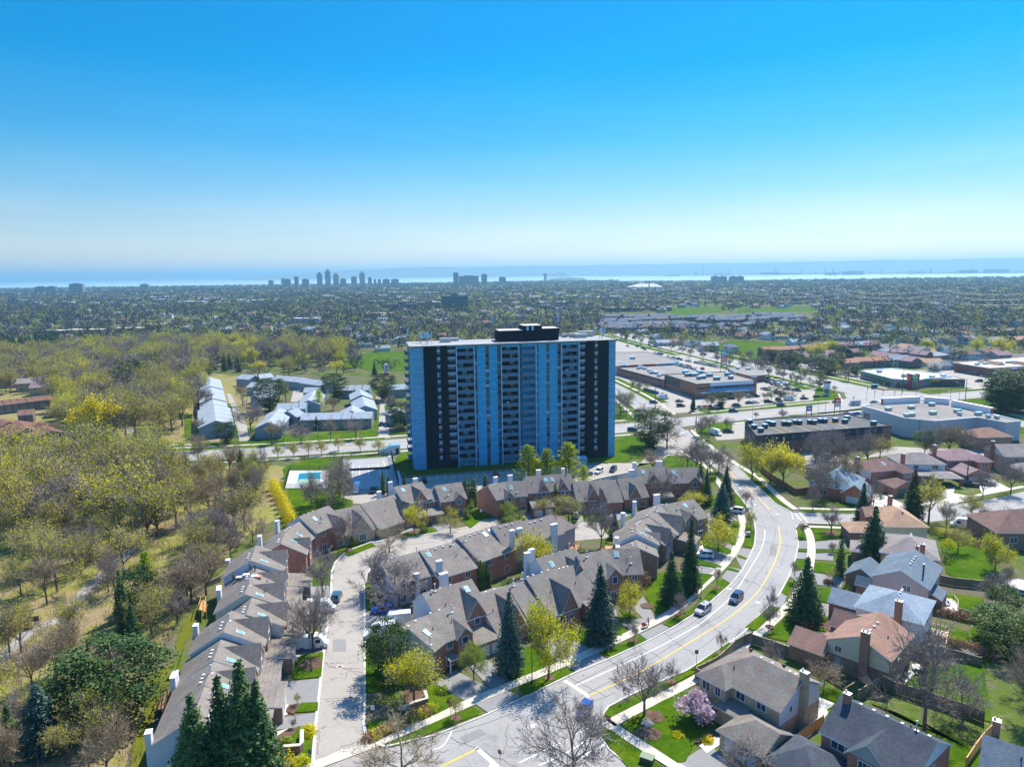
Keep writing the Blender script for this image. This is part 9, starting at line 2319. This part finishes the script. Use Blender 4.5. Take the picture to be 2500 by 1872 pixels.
simple('trampoline','dark netted trampoline frame with pink poles in the right garden','trampoline',*cM4((1800,620))[0],lambda e:(cyl(e,'mat',1.8,.8,.86,DARK,14),[cyl(e,'pole',.05,0,2.3,m_plain('pole_pink',(.5,.2,.4),.6),6,(1.8*cos(k*1.05),1.8*sin(k*1.05)))for k in range(6)]))
# people
SKIN=m_plain('skin',(.45,.26,.18),.6,var=.05);HAIR=m_plain('hair_dark',(.03,.02,.015),.7)
def person(px,py,az,shirt,trous,label,z=0,lean=0,arms='down',hat=None,sc=1.0,xy=None):
 b=xy or P2(px,py,z)
 e=empty('person',(b[0],b[1],z),radians(az),sc);tag(e,label,'person')
 def skin(nm,J,E_,mat,par):
  me=bpy.data.meshes.new(nm);me.from_pydata([j[0]for j in J],E_,[]);me.materials.append(mat);me.update()
  o=bpy.data.objects.new(nm,me);COL.objects.link(o);setparent(o,par)
  me_l=o.data;
  if not me_l.skin_vertices:me_l.attributes
  md=o.modifiers.new('skin','SKIN');md.use_smooth_shade=True
  bm=bmesh.new();bm.from_mesh(me);L_=bm.verts.layers.skin.verify()
  for v,j in zip(bm.verts,J):v[L_].radius=(j[1],j[1]*(j[2]if len(j)>2 else 1))
  bm.verts.ensure_lookup_table();bm.verts[0][L_].use_root=True;bm.to_mesh(me);bm.free()
  sb=o.modifiers.new('sub','SUBSURF');sb.levels=1;sb.render_levels=1
  return o
 lx=lean
 J=[((0,0,.95),.13,.9),((lx*.3,0,1.2),.12,.8),((lx*.6,0,1.42),.13,.75),((lx*.75,0,1.52),.055),((lx*.8+.02,0,1.62),.09),((lx*.8+.02,0,1.74),.075),((lx*.8+.12,0,1.63),.018)]
 E_=[(0,1),(1,2),(2,3),(3,4),(4,5),(4,6)];hands=[]
 for s in(-1,1):
  i0=len(J);sh=(lx*.6,s*.19,1.40)
  el_,ha={'down':((lx*.5+.02,s*.24,1.12),(lx*.5+.10,s*.25,.88)),'push':((lx*.5+.18,s*.22,1.16),(lx*.5+.42,s*.18,1.05)),'work':((lx*.5+.15,s*.24,1.15),(lx*.5+.35,s*.12,.95))}[arms]
  J+=[(sh,.06),(el_,.042),(ha,.03),((ha[0]+.05,ha[1],ha[2]-.05),.032)];E_+=[(2,i0),(i0,i0+1),(i0+1,i0+2),(i0+2,i0+3)]
  hb=J[-1][0]
  for f in range(5):J.append(((hb[0]+.06+.02*(f in(1,2))-.03*(f==4),hb[1]+(f-1.5)*.018*s,hb[2]-.06+.03*(f==4)),.009));E_.append((i0+3,len(J)-1))
  st_=.16*s if arms!='down' else.03*s
  i1=len(J);J+=[((0,s*.09,.90),.09),((st_*.6+.03,s*.10,.50),.058),((st_-.02,s*.10,.09),.042),((st_+.14,s*.10,.035),.03)];E_+=[(0,i1),(i1,i1+1),(i1+1,i1+2),(i1+2,i1+3)]
 skin('body',J,E_,SKIN,e)
 jj=lambda*ids:[(J[i][0],J[i][1]+.018,*(J[i][2:]))for i in ids]
 a1=7;l1=7+9;a2=l1+4;l2=a2+9
 skin('shirt',jj(0,1,2,a1,a1+1,a2,a2+1),[(0,1),(1,2),(2,3),(3,4),(2,5),(5,6)],shirt,e)
 skin('trousers',jj(0,l1,l1+1,l1+2,l2,l2+1,l2+2),[(0,1),(1,2),(2,3),(0,4),(4,5),(5,6)],trous,e)
 q=MB();q.lathe([(.10,0),(.115,.05),(.09,.12),(.03,.15)],10,0,(lx*.8+.0,0,1.66));q.build('hat' if hat else 'hair',hat or HAIR,e)
 return e
SB=m_plain('cloth_blue',(.08,.20,.45),.8);SW=m_plain('cloth_white',(.6,.6,.6),.8);SD=m_plain('cloth_dark',(.03,.035,.05),.8);SR_=m_plain('cloth_red',(.35,.04,.06),.8);SNV=m_plain('cloth_olive',(.10,.11,.05),.8)
person(1583,1527,205,SB,SR_,'person in a blue top pushing a red stroller on the pavement',.15,.06,'push')
def stroller(e):
 q=MB();q.box(-.5,-.28,.45,.35,.28,.75);q.box(-.5,-.28,.75,-.2,.28,1.0);q.build('seat',SR_,e);q=MB();q.tube((.35,-.25,.6),(.75,-.25,1.02),.02,.02,5);q.tube((.35,.25,.6),(.75,.25,1.02),.02,.02,5);q.tube((.75,-.25,1.02),(.75,.25,1.02),.02,.02,5);q.build('handle',DARK,e)
 for x in(-.4,.3):
  for s in(-1,1):q=MB();q.tube((x,s*.3-.02,.16),(x,s*.3+.02,.16),.16,.16,10);q.build('wheel',TYRE,e)
 q=MB();q.lathe([(.3,.0),(.34,.15),(.2,.32)],8,0,(-.15,0,.85));q.build('hood',m_plain('hood_pink',(.5,.12,.2),.7),e)
simple('stroller','red stroller being pushed along the inner pavement','stroller',1574,1531,stroller,25,None,.15)
person(2295,1405,100,SW,SD,'person in a white shirt standing on the patio behind the pink house',0.1)
person(2084,975,90,SD,SD,'dark clothed pedestrian on the crossroads crosswalk',.05)
def roofz(s,v,off,zr=8.5,ze=5.6,df=6.2):
 a=abs(v);return zr+.17-(zr-ze)*a/df
for s_,v,sh,lb,lean in((47.5,4.0,SD,'dark clothed roofer standing on the lower slope of the west row roof',.1),(47.8,.6,SNV,'roofer in olive bending at the ridge of the west row roof',.35),(46.6,-.5,SD,'roofer crouching just past the ridge beside the others',.4)):
 x,y=rowA(s_,1.6);x-=AY[0]*v;y-=AY[1]*v
 z=roofz(s_,v,1.6,8.5,5.6 if v<0 else 5.4,6.2 if v<0 else 5.6)
 person(0,0,120,sh,SD,lb,z,lean,'work',xy=(x,y))
for k,(s_,v,m,lb)in enumerate(((46.6,2.4,SNV,'green stack of shingles beside the roofers'),(45.6,.9,CONCW,'pale pallet of shingles with orange wrap on the roof'),(44.2,-.9,m_plain('wrap_orange',(.55,.25,.12),.7),'orange and white shingle bundles on the roof near the chimney'))):
 x,y=rowA(s_,1.6);x-=AY[0]*v;y-=AY[1]*v;z=roofz(s_,v,0,8.5,5.6 if v<0 else 5.4,6.2 if v<0 else 5.6)
 e=empty('shingle_stack',(x,y,z-.1),radians(12));tag(e,lb,'roofing material','roofing stacks')
 bx(e,'bundle',(-1.1,-.5,0,1.1,.5,.28),m);bx(e,'bundle',(-.9,-.45,.282,.4,.45,.5),WHITE)
# sky, sun, haze, camera
wd=bpy.data.worlds.new("World");SC.world=wd
wd.use_nodes=True
nt=wd.node_tree;nt.nodes.clear()
SUN_EL,SUN_AZ=radians(53.0),radians(33.0)
sky=nt.nodes.new('ShaderNodeTexSky');sky.sky_type='NISHITA';sky.sun_disc=False
sky.sun_elevation=SUN_EL;sky.sun_rotation=SUN_AZ
sky.altitude=150;sky.air_density=1.0;sky.dust_density=0.6;sky.ozone_density=3.0
tc=nt.nodes.new('ShaderNodeTexCoord')
sp=nt.nodes.new('ShaderNodeSeparateXYZ');nt.links.new(tc.outputs['Generated'],sp.inputs[0])
mx=nt.nodes.new('ShaderNodeMath');mx.operation='MAXIMUM';mx.inputs[1].default_value=0.012;nt.links.new(sp.outputs[2],mx.inputs[0])
cb=nt.nodes.new('ShaderNodeCombineXYZ');nt.links.new(sp.outputs[0],cb.inputs[0]);nt.links.new(sp.outputs[1],cb.inputs[1]);nt.links.new(mx.outputs[0],cb.inputs[2])
nt.links.new(cb.outputs[0],sky.inputs['Vector'])
rp=nt.nodes.new('ShaderNodeValToRGB');nt.links.new(mx.outputs[0],rp.inputs[0])
el=rp.color_ramp.elements
stops=[(0.0,(0.66,0.66,0.66)),(0.04,(0.56,0.57,0.59)),(0.078,(0.41,0.50,0.56)),(0.115,(0.27,0.47,0.56)),(0.172,(0.10,0.43,0.57)),(0.257,(0.0,0.40,0.60)),(0.335,(0.0,0.39,0.60)),(0.5,(0.26,0.72,1.1)),(1.0,(0.42,0.90,1.3))]
while len(el)<len(stops):el.new(0.5)
for k,(p,c)in enumerate(stops):
 el[k].position=p;el[k].color=(*c,1)
mm=nt.nodes.new('ShaderNodeMix');mm.data_type='RGBA';mm.blend_type='MULTIPLY';mm.inputs[0].default_value=1.0
nt.links.new(sky.outputs[0],mm.inputs[6]);nt.links.new(rp.outputs[0],mm.inputs[7])
bg=nt.nodes.new('ShaderNodeBackground');bg.inputs['Strength'].default_value=0.14
wo=nt.nodes.new('ShaderNodeOutputWorld')
mpn=nt.nodes.new('ShaderNodeMapping');mpn.inputs['Scale'].default_value=(2.2,2.2,16);nt.links.new(tc.outputs['Generated'],mpn.inputs[0])
nz=nt.nodes.new('ShaderNodeTexNoise');nz.inputs['Scale'].default_value=1.6;nz.inputs['Detail'].default_value=7;nz.inputs['Roughness'].default_value=.62;nt.links.new(mpn.outputs[0],nz.inputs['Vector'])
nr=nt.nodes.new('ShaderNodeValToRGB');nr.color_ramp.elements[0].position=.42;nr.color_ramp.elements[0].color=(.975,.985,.99,1);nr.color_ramp.elements[1].position=.78;nr.color_ramp.elements[1].color=(1.16,1.06,1.02,1);nt.links.new(nz.outputs['Fac'],nr.inputs[0])
m2=nt.nodes.new('ShaderNodeMix');m2.data_type='RGBA';m2.blend_type='MULTIPLY';m2.inputs[0].default_value=1.0
nt.links.new(mm.outputs[2],m2.inputs[6]);nt.links.new(nr.outputs[0],m2.inputs[7]);nt.links.new(m2.outputs[2],bg.inputs[0]);nt.links.new(bg.outputs[0],wo.inputs[0])
sl=bpy.data.lights.new('sun','SUN');sl.energy=4.9;sl.angle=radians(0.5);sl.color=(1.0,0.91,0.77)
so=bpy.data.objects.new('sun',sl);COL.objects.link(so)
sd=Vector((sin(SUN_AZ)*cos(SUN_EL),cos(SUN_AZ)*cos(SUN_EL),sin(SUN_EL)))
so.rotation_euler=(-sd).to_track_quat('-Z','Y').to_euler()
hz=MB();hz.box(-29000,-380,-1.2,29000,43500,262)
hm=bpy.data.materials.new('haze');hm.use_nodes=True
ht=hm.node_tree;ht.nodes.clear()
pv_=ht.nodes.new('ShaderNodeVolumePrincipled');ho=ht.nodes.new('ShaderNodeOutputMaterial')
pv_.inputs['Color'].default_value=(0.34,0.68,0.93,1);pv_.inputs['Density'].default_value=0.00011
pv_.inputs['Anisotropy'].default_value=0.3
ht.links.new(pv_.outputs[0],ho.inputs['Volume'])
hob=hz.build('haze',hm);hob['kind']='stuff'
cd=bpy.data.cameras.new('camera');cam=bpy.data.objects.new('camera',cd);COL.objects.link(cam)
cd.sensor_width=36;cd.lens=FPX/2500*36;cd.clip_start=1;cd.clip_end=90000
c_,s_=cos(ROL),sin(ROL)
Rt=Vector((1,0,0));Up=Vector((0,sin(PIT),cos(PIT)));Fw=Vector((0,cos(PIT),-sin(PIT)))
r_=Rt*c_-Up*s_;u_=Rt*s_+Up*c_;b_=-Fw
cam.matrix_world=Matrix(((r_.x,u_.x,b_.x,0),(r_.y,u_.y,b_.y,0),(r_.z,u_.z,b_.z,CAMH),(0,0,0,1)))
SC.camera=cam
SC.view_settings.view_transform='Standard';SC.view_settings.look='None';SC.view_settings.gamma=1.0
SC.view_settings.exposure=0.78
SC.view_settings.use_curve_mapping=False
SC.cycles.use_denoising=True
SC.cycles.volume_bounces=0;SC.cycles.max_bounces=5;SC.cycles.diffuse_bounces=2;SC.cycles.glossy_bounces=2
SC.cycles.transmission_bounces=2;SC.cycles.transparent_max_bounces=8
# every label singles out one thing
ORD=['first','second','third','fourth','fifth','sixth','seventh','eighth','ninth','tenth','eleventh','twelfth','thirteenth','fourteenth','fifteenth','sixteenth','seventeenth','eighteenth']
byl={}
for o in TOPS:byl.setdefault(o['label'],[]).append(o)
for lb,os_ in byl.items():
 if len(os_)<2 or len(os_)>18:continue
 os_.sort(key=lambda o:proj(o.location.x,o.location.y,o.location.z)[0])
 for i,o in enumerate(os_):
  if len(os_)==2:t=('left one','right one')[i]
  else:t='leftmost' if i==0 else 'rightmost' if i==len(os_)-1 else ORD[i]+' from left'
  wds=lb.split()
  room=16-len(t.split())
  o['label']=' '.join(wds[:room]).rstrip(',')+', '+t
for o in TOPS:
 w_=o['label'].split()
 if len(w_)>16:o['label']=' '.join(w_[:16])
